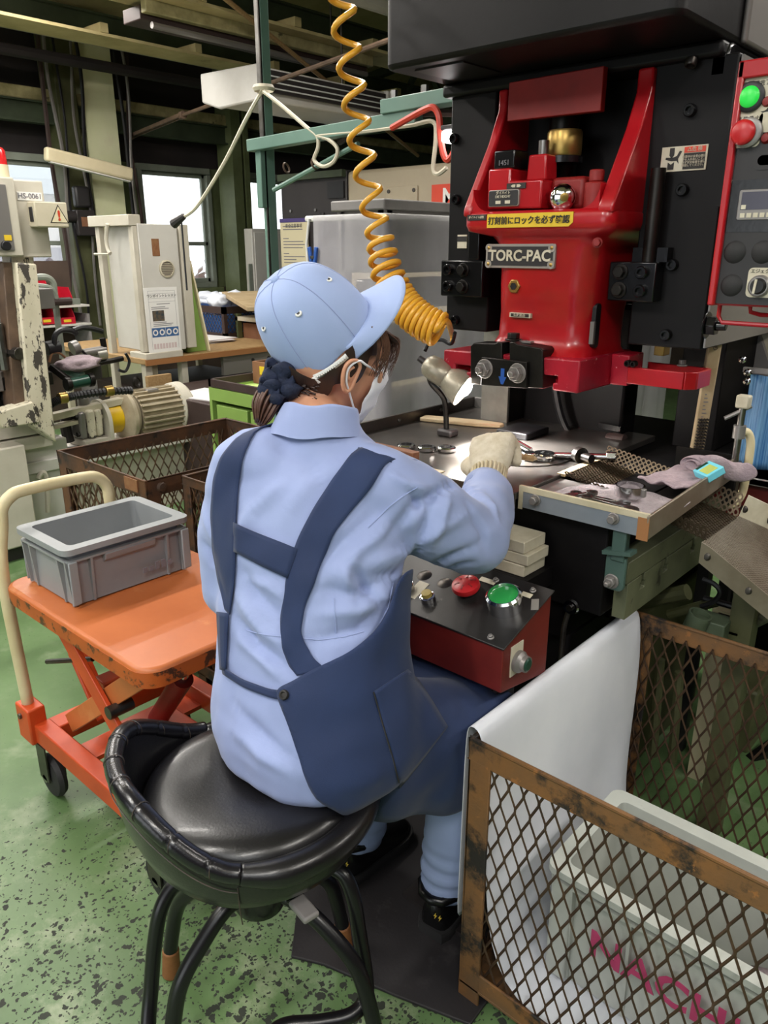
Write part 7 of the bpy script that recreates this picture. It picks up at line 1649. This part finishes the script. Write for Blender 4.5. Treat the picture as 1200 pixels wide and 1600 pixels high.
# collar: stand and turned down band
nk = V((-.983, .918, 0)); cax = V((math.cos(R(28)), math.sin(R(28)), 0)); cay = V((-math.sin(R(28)), math.cos(R(28)), 0))
tl = (H(-.03, 0, -.09) - NECK); 
def cring(z, ra, rb, sh): return ell(V((nk.x + sh * .35, nk.y + sh, z)), cax, cay, ra, rb, 40)
cr = MB()
rg = [cring(1.100, .085, .082, -.006), cring(1.112, .079, .077, -.004), cring(1.130, .073, .071, .0), cring(1.150, .067, .066, .006), cring(1.154, .064, .063, .007), cring(1.145, .061, .060, .007), cring(1.11, .066, .064, 0)]
for j, r_ in enumerate(rg):
    for i in range(40):     # the collar dips toward the throat
        fr = (r_[i] - V((nk.x, nk.y, r_[i].z))).normalized().dot(cay); r_[i].z += -.034 * sm(-.75, .9, fr) - .004 * abs(math.sin(i * .47))
cr.loft(rg, caps=False).build('collar', M('shirt_blue'), shirt, smooth=60, sub=1)
MB().tube([onto(BVS, *p)[0] for p in ((560, 700), (590, 712), (612, 722))], .0016, 6).build('collar_seam', M('navy_cloth'), shirt)
# cuff band
u_, v_, d_ = frame_of(cd); MB().lathe([(.043, -.03), (.046, -.028), (.047, .0), (.045, .006), (.040, .006), (.039, -.02)], RWR - cd * .034, cd, 28).build('cuff', M('shirt_blue'), shirt, smooth=60)
def seam(path, m='shirt_blue', r=.0011, nm='seam', par=shirt):
    P_ = []
    for i in range(len(path) - 1):
        for k in range(5): f = k / 5; h = onto(BVS, path[i][0] + (path[i + 1][0] - path[i][0]) * f, path[i][1] + (path[i + 1][1] - path[i][1]) * f); P_.append(h[0] + h[1] * .0006)
    MB().tube(P_, r, 5).build(nm, M(m), par)
seam(((385, 985), (420, 993), (460, 996), (500, 1000), (540, 995), (575, 985))); seam(((522, 935), (524, 965), (526, 995))); seam(((575, 825), (610, 790), (640, 768), (655, 760))); seam(((614, 912), (606, 950), (590, 980)))
# ---- trousers
b = MB()
limb(b, [PEL + V((0, .0, -.0)), PEL + V((0, .04, -.005))], [.125, .12])
for a, k_, w_ in ((RHIP, RKN, RAN), (LHIP, LKN, LAN)): limb(b, [a, a.lerp(k_, .5), k_], [.088, .086, .078]); limb(b, [k_, k_.lerp(w_, .5), w_], [.078, .066, .054])
def trous_disp(p, n): return .004 * noise.noise(p * 14) + .004 * math.exp(-((p.z - .16) / .06) ** 2) * math.sin(p.z * 170 + 2 * noise.noise(p * 9)) * (1 if p.z < .3 else 0)
trousers = shells(blend(b, .008, 6), 'trouser_blue', 'trousers', person, disp=trous_disp, keep=lambda c: c.z > .095, solid=.002, bsmooth=6)
# ---- apron body
b = MB(); b.loft(torso_rings(.008)[:8])
for a, k_, s in ((RHIP, RKN, 1), (LHIP, LKN, -1)):
    rg = []
    for i in range(9):
        f = i / 8; c = a.lerp(k_, f) + V((s * .006, 0, -.034 - .012 * f)); c += (k_ - a).normalized() * (.05 * f)
        rg.append(ell(c, V((1, 0, 0)), V((0, 0, 1)), .094 - .004 * f, .135 - .01 * f, 24, 2.4))
    b.loft(rg)
c0 = (RKN + LKN) / 2
b.box(LKN.x - .02, RKN.x + .02, .86, 1.10, .46, .60)
ap_me = blend(b, .0065, 14)
PEDGE = [(423, 1078), (445, 1072), (470, 1056), (508, 1037), (555, 1014), (589, 984), (612, 938), (620, 905), (640, 890), (700, 890), (760, 1100), (770, 1260), (720, 1283), (690, 1296), (650, 1306), (600, 1298), (566, 1284), (530, 1268), (496, 1252), (479, 1222), (462, 1167), (436, 1091)]
def inpoly(x, y, P_):
    k = False
    for i in range(len(P_)):
        (x1, y1), (x2, y2) = P_[i], P_[i - 1]
        if (y1 > y) != (y2 > y) and x < (x2 - x1) * (y - y1) / (y2 - y1) + x1: k = not k
    return k
def ap_keep(c):
    px, py = proj(c)
    if c.z > .99: return False
    side = (c.x + .895) + .25 * (c.y - .8)         # + toward her right hip
    if side > -.02 and c.y < 1.02: return inpoly(px, py, PEDGE)
    return c.y > .84 and c.z > .44 and (c.y > .88 or c.x < -1.0)
def ap_disp(p, n): return .008 + .006 * noise.noise(p * 9) + .0035 * noise.noise(p * 20) + .006 * math.sin(p.y * 42 + p.x * 20) * sm(.60, .46, p.z)
APF = []
apron = shells(ap_me, 'navy_cloth', 'apron', person, keep=ap_keep, disp=ap_disp, solid=.003, bsmooth=25)
ab = bmesh.new(); ab.from_mesh(apron.data)
for v in ab.verts: v.co += ORG[person.name]
BVA = BVHTree.FromBMesh(ab); ab.free()
def patch(bv, rows, nu, name, m, par, off=.004, solid=.0022, tail=None, nv=None):
    """rows: list of (left pixel, right pixel); the strip is laid on the cloth surface"""
    RR = []
    for i in range(len(rows) - 1):
        for k in range(6):
            f = k / 6; l = [rows[i][0][j] + (rows[i + 1][0][j] - rows[i][0][j]) * f for j in (0, 1)]; r = [rows[i][1][j] + (rows[i + 1][1][j] - rows[i][1][j]) * f for j in (0, 1)]; RR.append((l, r))
    RR.append(rows[-1]); g = []
    for l, r in RR:
        row = []
        for k in range(nu + 1):
            f = k / nu; h, n = onto(bv, l[0] + (r[0] - l[0]) * f, l[1] + (r[1] - l[1]) * f)
            if n.dot(EYE - h) < 0: n = -n
            row.append(h + n * off)
        g.append(row)
    if tail:
        for d in tail:
            row = []
            for k in range(nu + 1):
                h, n, _, _ = bv.find_nearest(g[0][k] + V(d)); n = n if n.dot(h - V((-.96, .88, h.z - .05))) > 0 else -n; row.append(h + n * off)
            g.insert(0, row)
    for _ in range(2):
        g2 = [[p.copy() for p in r_] for r_ in g]
        for i in range(1, len(g) - 1):
            for k in range(nu + 1): g2[i][k] = (g[i - 1][k] + g[i][k] * 2 + g[i + 1][k]) / 4
        g = g2
    n_ = nu + 1; return MB().add([p for r_ in g for p in r_], [(i * n_ + k, (i + 1) * n_ + k, (i + 1) * n_ + k + 1, i * n_ + k + 1) for i in range(len(g) - 1) for k in range(nu)]).build(name, M(m), par, smooth=180, solid=solid)
patch(BVS, [((374, 684), (402, 671)), ((347, 716), (381, 716)), ((336, 750), (375, 760)), ((332, 810), (372, 810)), ((336, 861), (371, 880)), ((345, 910), (368, 925)), ((355, 952), (362, 960))], 8, 'strap', 'navy_cloth', apron, tail=[(.01, .03, .0), (.01, .04, -.02), (0, .04, -.05)])
patch(BVS, [((555, 706), (604, 722)), ((520, 748), (580, 763)), ((490, 795), (548, 800)), ((468, 838), (519, 838)), ((456, 870), (503, 880)), ((449, 904), (494, 905)), ((444, 940), (478, 945)), ((440, 980), (471, 985)), ((442, 1010), (476, 1003)), ((455, 1040), (492, 1030)), ((466, 1056), (508, 1044))], 8, 'strap', 'navy_cloth', apron, tail=[(.0, .03, .0), (.0, .04, -.02), (-.01, .04, -.05)])
patch(BVS, [((370, 817), (370, 861)), ((415, 837), (410, 883)), ((466, 858), (452, 903))], 6, 'cross_strap', 'navy_cloth', apron, off=.0055)
patch(BVS, [((352, 1040), (354, 1052)), ((385, 1062), (385, 1074)), ((425, 1076), (425, 1090)), ((446, 1078), (446, 1094))], 3, 'waist_tie', 'navy_cloth', apron, off=.006)
patch(BVS, [((345, 955), (362, 958)), ((347, 1000), (360, 1000)), ((350, 1045), (358, 1046))], 3, 'side_band', 'navy_cloth', apron, off=.006)
patch(BVA, [((582, 1080), (634, 1046)), ((590, 1115), (652, 1065)), ((602, 1155), (672, 1095)), ((613, 1195), (686, 1118)), ((623, 1228), (697, 1135))], 10, 'pocket', 'navy_cloth', apron, off=.0035, solid=.0018)
def seam_a(path, r=.0012, m='ink', nm='seam'):
    P_ = []
    for i in range(len(path) - 1):
        for k in range(5): f = k / 5; h, n = onto(BVA, path[i][0] + (path[i + 1][0] - path[i][0]) * f, path[i][1] + (path[i + 1][1] - path[i][1]) * f); n = n if n.dot(EYE - h) > 0 else -n; P_.append(h + n * .005)
    MB().tube(P_, r, 5).build(nm, M(m), apron)
seam_a(((581, 1081), (592, 1120), (610, 1180), (623, 1230)))
h, n = onto(BVA, 447, 1086); n = n if n.dot(EYE - h) > 0 else -n
MB().lathe([(0, .005), (.0035, .004), (.005, .006), (.0075, .0055), (.0085, .002), (.008, 0)], h + n * .004, n, 20).build('button', M('ink'), apron)
# ---- shoes
for an, nm in ((RAN, 'shoe'), (LAN, 'shoe')):
    th = R(8 if an is RAN else 0); fx_ = V((-math.sin(th), math.cos(th), 0)); sx_ = V((fx_.y, -fx_.x, 0)); g0 = V((an.x, an.y, .009))
    def SH(f, s, z): return g0 + fx_ * f + sx_ * s + V((0, 0, z))
    prof = [(-.062, .026), (-.045, .036), (-.01, .038), (.03, .039), (.08, .045), (.12, .046), (.15, .038), (.172, .016)]
    top = [.085, .095, .095, .082, .062, .055, .048, .03]
    rg = []
    for (f, w_), h_ in zip(prof, top):
        rg.append([SH(f, w_ * math.cos(t) * (1 if math.sin(t) < 0 else .92), max(.012, .012 + (h_ - .012) * max(0, math.sin(t)) ** .6)) if math.sin(t) > 0 else SH(f, w_ * math.cos(t), .012) for t in [2 * PI * i / 24 for i in range(24)]])
    s = MB().loft(rg).build('shoe', M('shoe_black'), person, smooth=60, sub=1)
    def out(k, z): 
        pts = [(f, w_ * k + .002) for f, w_ in prof]; return [SH(f - .004 if i == 0 else f, w_, z) for i, (f, w_) in enumerate(pts)] + [SH(f, -w_, z) for f, w_ in pts[::-1]]
    so = MB().loft([out(1.02, 0), out(1.08, .006), out(1.04, .014), out(1.08, .02), out(1.0, .026)]).build('sole', M('rubber'), s, smooth=50)
    MB().tube([SH(-.03, .040, .105), SH(-.058, .022, .104), SH(-.064, 0, .103), SH(-.058, -.022, .104), SH(-.03, -.040, .105), SH(.02, -.034, .112), SH(.045, 0, .1), SH(.02, .034, .112)], .011, 8, closed=True).build('ankle_pad', M('shoe_black'), s, smooth=180)
    for k in range(2):
        z = .062; c = SH(-.058 + .0, .012 - .012 * k + .010, z); d1 = (sx_ * .6 - fx_ * .5).normalized()
        nn_ = (-fx_ + sx_ * .5).normalized(); c = SH(-.060, .010 + .011 * k, .066); ux = V((nn_.y, -nn_.x, 0)) * -1
        P_ = [(.001, .008), (-.004, -.001), (-.0005, -.001), (-.002, -.009), (.004, .001), (.0005, .001)]; MB().add([c + nn_ * .004 + ux * a + UP * b_ for a, b_ in P_], [(0, 1, 2, 5), (2, 3, 4, 5)]).build('bolt_mark', M('yellow_logo'), s, smooth=0)
# ---- head details
# ears
for s in (1, -1):
    e0 = H(.010, s * .074, -.018); b = MB(); ev = []
    out_ = (hs * s * .75 - hf * .65).normalized()
    rim_ = [(-.012, -.030), (-.018, -.016), (-.021, .004), (-.018, .022), (-.008, .032), (.006, .032), (.014, .022), (.012, .006), (.008, -.010), (.004, -.026), (-.004, -.034)]
    pts = [e0 + hf * a * .8 + hu * b_ * .84 + out_ * (.008 - a * .22) for a, b_ in rim_]
    b.tube(bez(pts + [pts[0]], 4)[:-1], .0036, 8, closed=True); cen = e0 + out_ * .004
    b.add([cen - hs * s * .003] + pts, [(0, i + 1, (i + 1) % len(pts) + 1) for i in range(len(pts))])
    b.tube(bez([e0 + hf * -.006 + hu * -.008 + out_ * .008, e0 + hf * -.008 + hu * .008 + out_ * .009, e0 + hf * .0 + hu * .016 + out_ * .007], 4), .003, 6)
    b.build('ear', M('skin'), body, smooth=180)
# eyes and brows
for s in (1, -1):
    MB().ball(H(.074, s * .031, .004), .0125, 14, 10).build('eye', M('label_white'), body, smooth=180); MB().ball(H(.0845, s * .031, .003), .0048, 10, 8).build('iris', M('hair'), body, smooth=180)
    MB().tube([H(.084, s * .018, .010), H(.087, s * .031, .011), H(.078, s * .045, .008)], .0022, 6).build('eyelid', M('skin'), body); MB().tube([H(.092, s * .014, .024), H(.091, s * .032, .028), H(.078, s * .048, .024)], [.0025, .003, .0015], 6).build('brow', M('hair'), body)
MB().tube([H(.094, -.022, -.070), H(.099, 0, -.069), H(.094, .022, -.070)], [.002, .004, .002], 6).build('mouth', M('skin'), body)
# cap frame
cf = cv(.80, .58, -.12).normalized(); cu = cv(-.52, .60, -.60); cu = (cu - cf * cu.dot(cf)).normalized(); cs_ = cf.cross(cu).normalized()
CC = atd(503, 530, 1.395)
def K(f, s, u): return CC + cf * f + cs_ * s + cu * u
# hair: cap shaped shell at the nape and temples
b = MB(); b.ball(H(-.010, 0, .010), (.100, .080, .104), 40, 28, HM); hm = blend(b, .0055, 2)
def hair_keep(c):
    d = c - HC; f, s, u = d.dot(hf), d.dot(hs), d.dot(hu)
    k = c - CC; kr = math.hypot(k.dot(cf), k.dot(cs_)) or 1
    if k.dot(cu) > -.020 * (1 - sm(-.8, .3, k.dot(cf) / kr)) - .002 + .055 * sm(-.35, -.75, k.dot(cf) / kr): return False
    if abs(s) > .03 and f > .036 - .25 * max(0, -u): return u > .02
    if f > .02 and abs(s) <= .03 and f > .05: return u > .05
    if abs(s) > .045: return u > -.035 or f < -.022
    return u > -.095
hair = shells(hm, 'hair', 'hair', body, keep=hair_keep, disp=lambda p, n: .0025 * noise.noise(V((p.x * 60, p.y * 60, p.z * 12))), bsmooth=6)
random.seed(21); hb = MB()
def strand(pts, r): hb.tube(bez(pts, 4), [r * (1 - .7 * i / (len(pts) * 4 - 3)) for i in range(len(pts) * 4 - 3)], 5)
for k in range(150):     # bangs coming out under the brim
    s = random.uniform(-.055, .060); f0 = .098 - .9 * s * s * 9 * .12; L_ = random.uniform(.04, .075)
    strand([H(f0 - .02, s, .058), H(f0 + .004, s * 1.02, .050 - random.random() * .01), H(f0 + .004 + random.uniform(-.004, .008), s * 1.04 + random.uniform(-.004, .004), .052 - L_ * .6), H(f0 - .002 + random.uniform(-.006, .006), s * 1.04 + random.uniform(-.006, .006), .05 - L_)], random.uniform(.0006, .0012))
for k in range(46):      # side locks in front of the ear
    f0 = random.uniform(.042, .072); s = .079 - .35 * (f0 - .02) ** 2 * 9; L_ = random.uniform(.04, .075) * (1.25 if f0 < .03 else .9)
    for sg in (1, -1): strand([H(f0 - .015, sg * (s - .004), .07), H(f0, sg * s, .045), H(f0 + .004, sg * (s + .002), .045 - L_ * .5), H(f0 + random.uniform(-.004, .006), sg * (s - .002), .045 - L_)], random.uniform(.0009, .0016))
hb.build('fringe', M('hair_brown'), hair, kind='stuff', smooth=180)
hb = MB()
for k in range(120):     # nape hair drawn back to the tie
    a = random.uniform(-1.1, 1.2); p0 = H(-.02 - .062 * math.cos(a), .070 * math.sin(a), random.uniform(-.080, -.045)); tie = atd(456, 596, 1.385)
    strand([p0, p0.lerp(tie, .5) - hf * .012 * math.cos(a), tie + V((random.uniform(-.012, .012), random.uniform(-.012, .012), random.uniform(-.015, .015)))], random.uniform(.0012, .002))
hb.build('nape_hair', M('hair'), hair, kind='stuff', smooth=180)
# scrunchie and tail
sc = atd(443, 600, 1.375); tdir = (atd(418, 632, 1.36) - atd(462, 592, 1.39)).normalized(); u_, v_, d_ = frame_of(tdir)
b = MB(); n = 120; P_ = []; Rr = []
for i in range(n):
    a = 2 * PI * i / n; rr_ = .026 + .004 * math.sin(a * 5); P_.append(sc + (u_ * math.cos(a) + v_ * math.sin(a)) * rr_ + tdir * .007 * math.sin(a * 7)); Rr.append(.0165 + .005 * math.sin(a * 11) + .003 * math.sin(a * 17 + 1))
b.tube(P_, Rr, 16, closed=True); b.build('scrunchie', M('navy_scrunchie'), hair, smooth=180)
b = MB(); P_ = [p + tdir * .030 - (p - sc) * .35 for p in P_]; b.tube(P_, [r * .75 for r in Rr], 12, closed=True); b.build('scrunchie_fold', M('navy_scrunchie'), hair, smooth=180)
b = MB()
for k in range(70):
    a = random.uniform(0, 2 * PI); r0 = random.uniform(0, .016); o = (u_ * math.cos(a) + v_ * math.sin(a)); 
    b.tube(bez([sc - tdir * .02 + o * r0, sc + tdir * .03 + o * (r0 + .008), sc + tdir * .055 + o * (r0 * 1.3 + .004) - UP * .012, sc + tdir * .066 + o * r0 * .8 - UP * .030], 4), [.0022] * 10 + [.001] * 3, 5)
b.build('hair_tail', M('hair_brown'), hair, kind='stuff', smooth=180)
# cap crown: six panels
rg = []; npan = 6
for u0 in (-1, -.66, -.33):
    row = []
    for i in range(72):
        a = 2 * PI * i / 72; f, s = math.cos(a), math.sin(a); d_k = .020 * (1 - sm(-.8, .3, f)); row.append(K(f * (.104 if f > 0 else .091) * (1 - .02 * u0 * u0), s * .093 * (1 - .02 * u0 * u0), u0 * d_k - (.0005 * (u0 + 1))))
    rg.append(row)
for j in range(15):
    v = j / 14; rad = math.cos(v * PI / 2) ** .62 if v < 1 else 0; hgt = .137 * math.sin(v * PI / 2) ** 1.02
    row = []
    for i in range(72):
        a = 2 * PI * i / 72; seamk = 1 - .012 * math.exp(-((((a / (2 * PI) * npan + .5) % 1) - .5) / .035) ** 2)
        f, s = math.cos(a), math.sin(a); x = f * (.104 if f > 0 else .091) * rad * seamk; y = s * .093 * rad * seamk
        slump = .004 * noise.noise(V((f * 2, s * 2, v * 3)))
        back = -.018 * sm(-.2, -1, f) * (1 - v)       # rises/dips at the back
        row.append(K(x - .022 * v * v * 0, y, hgt + slump * rad + back * 0))
    rg.append(row)
hole = MB()
fs = MB().loft(rg, caps=False)
# cut the adjuster opening at the back of the crown
keepf = []
for f in fs.f:
    c = sum((fs.v[i] for i in f), V()) / len(f); d = c - CC
    if d.dot(cf) < -.04 and abs(d.dot(cs_)) < .064 and d.dot(cu) < -.012 + .050 * math.sqrt(max(0, 1 - (d.dot(cs_) / .064) ** 2)): continue
    keepf.append(f)
fs.f = keepf
cap = fs.build('cap', M('cap_blue'), person, smooth=60, solid=.0016)
for k in range(npan):
    a = 2 * PI * k / npan; i = int(72 * k / npan); MB().tube([rg[j][i] + (rg[j][i] - K(0, 0, 0)).normalized() * .0018 for j in range(9 if k == 3 else 1, 18)], .0010, 5).build('seam', M('shirt_blue'), cap)
    for dd in (-1, 1): MB().tube([rg[j][(i + dd) % 72].lerp(rg[j][i], .55) + (rg[j][i] - K(0, 0, 0)).normalized() * .0008 for j in range(7, 17)], .0007, 4).build('stitch', M('cap_blue'), cap)
    a2 = int(72 * (k + .5) / npan); c = rg[10][a2]; nn_ = (c - K(0, 0, .0)).normalized(); MB().lathe([(.0028, .0008), (.0052, .0014), (.0064, 0)], c + nn_ * .0012, nn_, 16).build('eyelet', M('white_plastic'), cap); MB().lathe([(0, .0006), (.003, .0006)], c + nn_ * .0016, nn_, 10).build('eyelet_hole', M('ink'), cap)
MB().lathe([(0, .008), (.006, .0065), (.009, .002), (.0085, -.001)], K(0, 0, .137), cu, 18).build('top_button', M('cap_blue'), cap, smooth=80)
MB().tube([rg[0][i % 72] for i in range(-26, 27)], .0020, 6).build('sweat_edge', M('cap_blue'), cap)
# brim
g = []; nb = 28
for i in range(nb + 1):
    s = -1 + 2 * i / nb; row = []
    a = s * R(74)
    p0 = V((.103 * math.cos(a), .0925 * math.sin(a), .002)); 
    for j in range(9):
        v = j / 8; L_ = .078 * math.sqrt(max(0, 1 - (abs(s)) ** 2.6)); p = V((p0.x + L_ * v, p0.y * (1 + .02 * v), .002 - .020 * (p0.y / .08) ** 2 * v - .004 * v))
        row.append(K(p.x, p.y, p.z))
    g.append(row)
MB().add([p for r_ in g for p in r_], [(i * 9 + j, (i + 1) * 9 + j, (i + 1) * 9 + j + 1, i * 9 + j + 1) for i in range(nb) for j in range(8)]).build('brim', M('cap_blue'), cap, smooth=180, solid=.003)
# adjuster strap with white snap
def sr(a, u=.006, k=1.0): return K(-.092 * math.cos(a) * k, .094 * math.sin(a) * k, u)
def band(a0, a1, m, nm, w=.009, k=1.0, n=24, par=cap, u0=.004):
    v = []
    for i in range(n + 1):
        a = a0 + (a1 - a0) * i / n; v += [sr(a, u0 - w, k), sr(a, u0 + w, k)]
    return MB().add(v, [(2 * i, 2 * i + 2, 2 * i + 3, 2 * i + 1) for i in range(n)]).build(nm, M(m), par, smooth=180, solid=.0018)
band(R(-45), R(62), 'cap_blue', 'adjuster_strap', w=.0065, k=1.09, u0=-.020); band(R(62), R(103), 'white_plastic', 'snap_strip', .0050, 1.07, u0=-.008)
for i in range(14): p = sr(R(66 + 2.6 * i), -.008, 1.092); MB().ball(p, .0014, 8, 6).build('snap_stud', M('white_plastic'), cap)
p = sr(R(60), -.014, 1.09); nn_ = (p - K(0, 0, -.012)).normalized(); tt_ = (sr(R(64), -.01, 1.05) - sr(R(56), -.014, 1.05)).normalized(); MB().bar(p - tt_ * .009, p + tt_ * .009, .016, .006, up=nn_).build('snap_buckle', M('white_plastic'), cap, bevel=.002)
# mask
g = []
for i in range(21):
    s = -1 + 2 * i / 20; row = []
    for j in range(13):
        v = j / 12; u = -.002 - .115 * v; wd = (.056 + .014 * math.sin(v * PI)) * s
        fx_ = .112 - .010 * abs(v - .35) * 2 - 17.5 * wd * wd * (.9 + .25 * v) * .72 + .012 * math.exp(-(v - .3) ** 2 / .03) * (1 - abs(s)) - .016 * max(0, v - .75) / .25 + .0012 * math.sin(v * 20)
        row.append(H(fx_, wd, u + .010 * (1 - s * s) * (1 - v)))
    g.append(row)
mask = MB().add([p for r_ in g for p in r_], [(i * 13 + j, (i + 1) * 13 + j, (i + 1) * 13 + j + 1, i * 13 + j + 1) for i in range(20) for j in range(12)]).build('mask', M('mask_white'), person, smooth=180, solid=.0016)
for s, r_ in ((1, g[20]), (-1, g[0])):
    MB().tube(bez([r_[1], H(.028, s * .079, .004), H(.012, s * .081, .010), H(-.006, s * .083, -.004), H(-.006, s * .083, -.026), H(.006, s * .078, -.046), r_[10]], 6), .0021, 6).build('ear_loop', M('mask_white'), mask, smooth=180)
# ---- gloved hands
SCL = 1.2
def glove(wr, hd, upv, par, curl=1.0, mirror=1):
    """wr wrist, hd direction of the hand, upv back-of-hand normal"""
    hd = hd.normalized(); upv = (upv - hd * upv.dot(hd)).normalized(); sd = hd.cross(upv).normalized() * mirror      # sd: toward the little finger side when mirror = 1
    def G(f, s, u): return wr + (hd * f + sd * s + upv * u) * SCL
    b = MB(); b.loft([ell(G(-.06, 0, 0), sd, upv, .035, .031, 20), ell(G(-.035, 0, 0), sd, upv, .035, .030, 20), ell(G(0, 0, 0), sd, upv, .036, .029, 20), ell(G(.035, 0, .001), sd, upv, .047, .027, 20, 2.4), ell(G(.070, .0, .002), sd, upv, .053, .025, 20, 2.6), ell(G(.092, .0, .001), sd, upv, .051, .021, 20, 2.6)])
    L_ = [(.032, .022, .018), (.036, .026, .020), (.034, .024, .019), (.027, .019, .016)]
    for k in range(4):
        s = -.031 + .0207 * k; f0 = (.088, .094, .090, .080)[k]; pts = [G(f0 - .02, s * .9, .0), G(f0, s, .002)]; a = 0
        for q in range(3): a += R((62, 68, 48)[q]) * curl; l = L_[k][q]; p = pts[-1]; pts.append(p + (hd * (l * math.cos(a)) - upv * (l * math.sin(a)) + sd * (.001 * (k - 1.5))) * SCL)
        b.tube(bez(pts, 3), [.0148 - .0002 * i for i in range(len(pts) * 3 - 2)], 12); b.ball(pts[-1], .0132, 12, 8)
    th = [G(.020, -.028, -.006), G(.045, -.047, -.014), G(.070, -.046, -.028), G(.090, -.030, -.040)]; b.tube(bez(th, 4), [.020] * 5 + [.017] * 5 + [.0142] * 3, 12); b.ball(th[-1], .0142, 12, 8)
    gm = shells(blend(b, .0030, 2), 'glove', 'glove', par, disp=lambda p, n: .0009 * noise.noise(p * 90))
    rb = MB()
    for k in range(26):
        a = 2 * PI * k / 26; o = sd * math.cos(a) * .036 + upv * math.sin(a) * .031; rb.tube([wr + hd * -.07 + o, wr + hd * -.02 + o * 1.0, wr + hd * .014 + o * 1.06], .0030, 6)
    rb.build('knit_cuff', M('glove_rib'), gm, kind='stuff', smooth=180)
    return G, pts
hd = (atd(771, 690, 1.72) - RWR).normalized()
G, _ = glove(RWR + hd * .012, hd, (UP * .85 - RT * .35 - FW * .35), person, 1.0, 1)
G2, _ = glove(LWR + (V((-1.0, 1.10, .67)) - LWR).normalized() * .012, V((-1.0, 1.10, .67)) - LWR, V((0, .15, 1)), person, .35, -1)
# wooden stick held in the gloved hand
st = thing('wooden_stick', 'wooden stick with a pale tip held in the gloved hand', 'stick', G(.09, .0, -.035))
a = G(.088, -.02, -.026); bq = atd(832, 716, (a - EYE).dot(CZ_) + .06)
MB().cyl(a - (bq - a).normalized() * .03, bq, .0085, .0075, 14).build('shaft', M('wood'), st); MB().cyl(bq, bq + (bq - a).normalized() * .012, .0075, .003, 14).build('tip', M('wood_pale'), st)
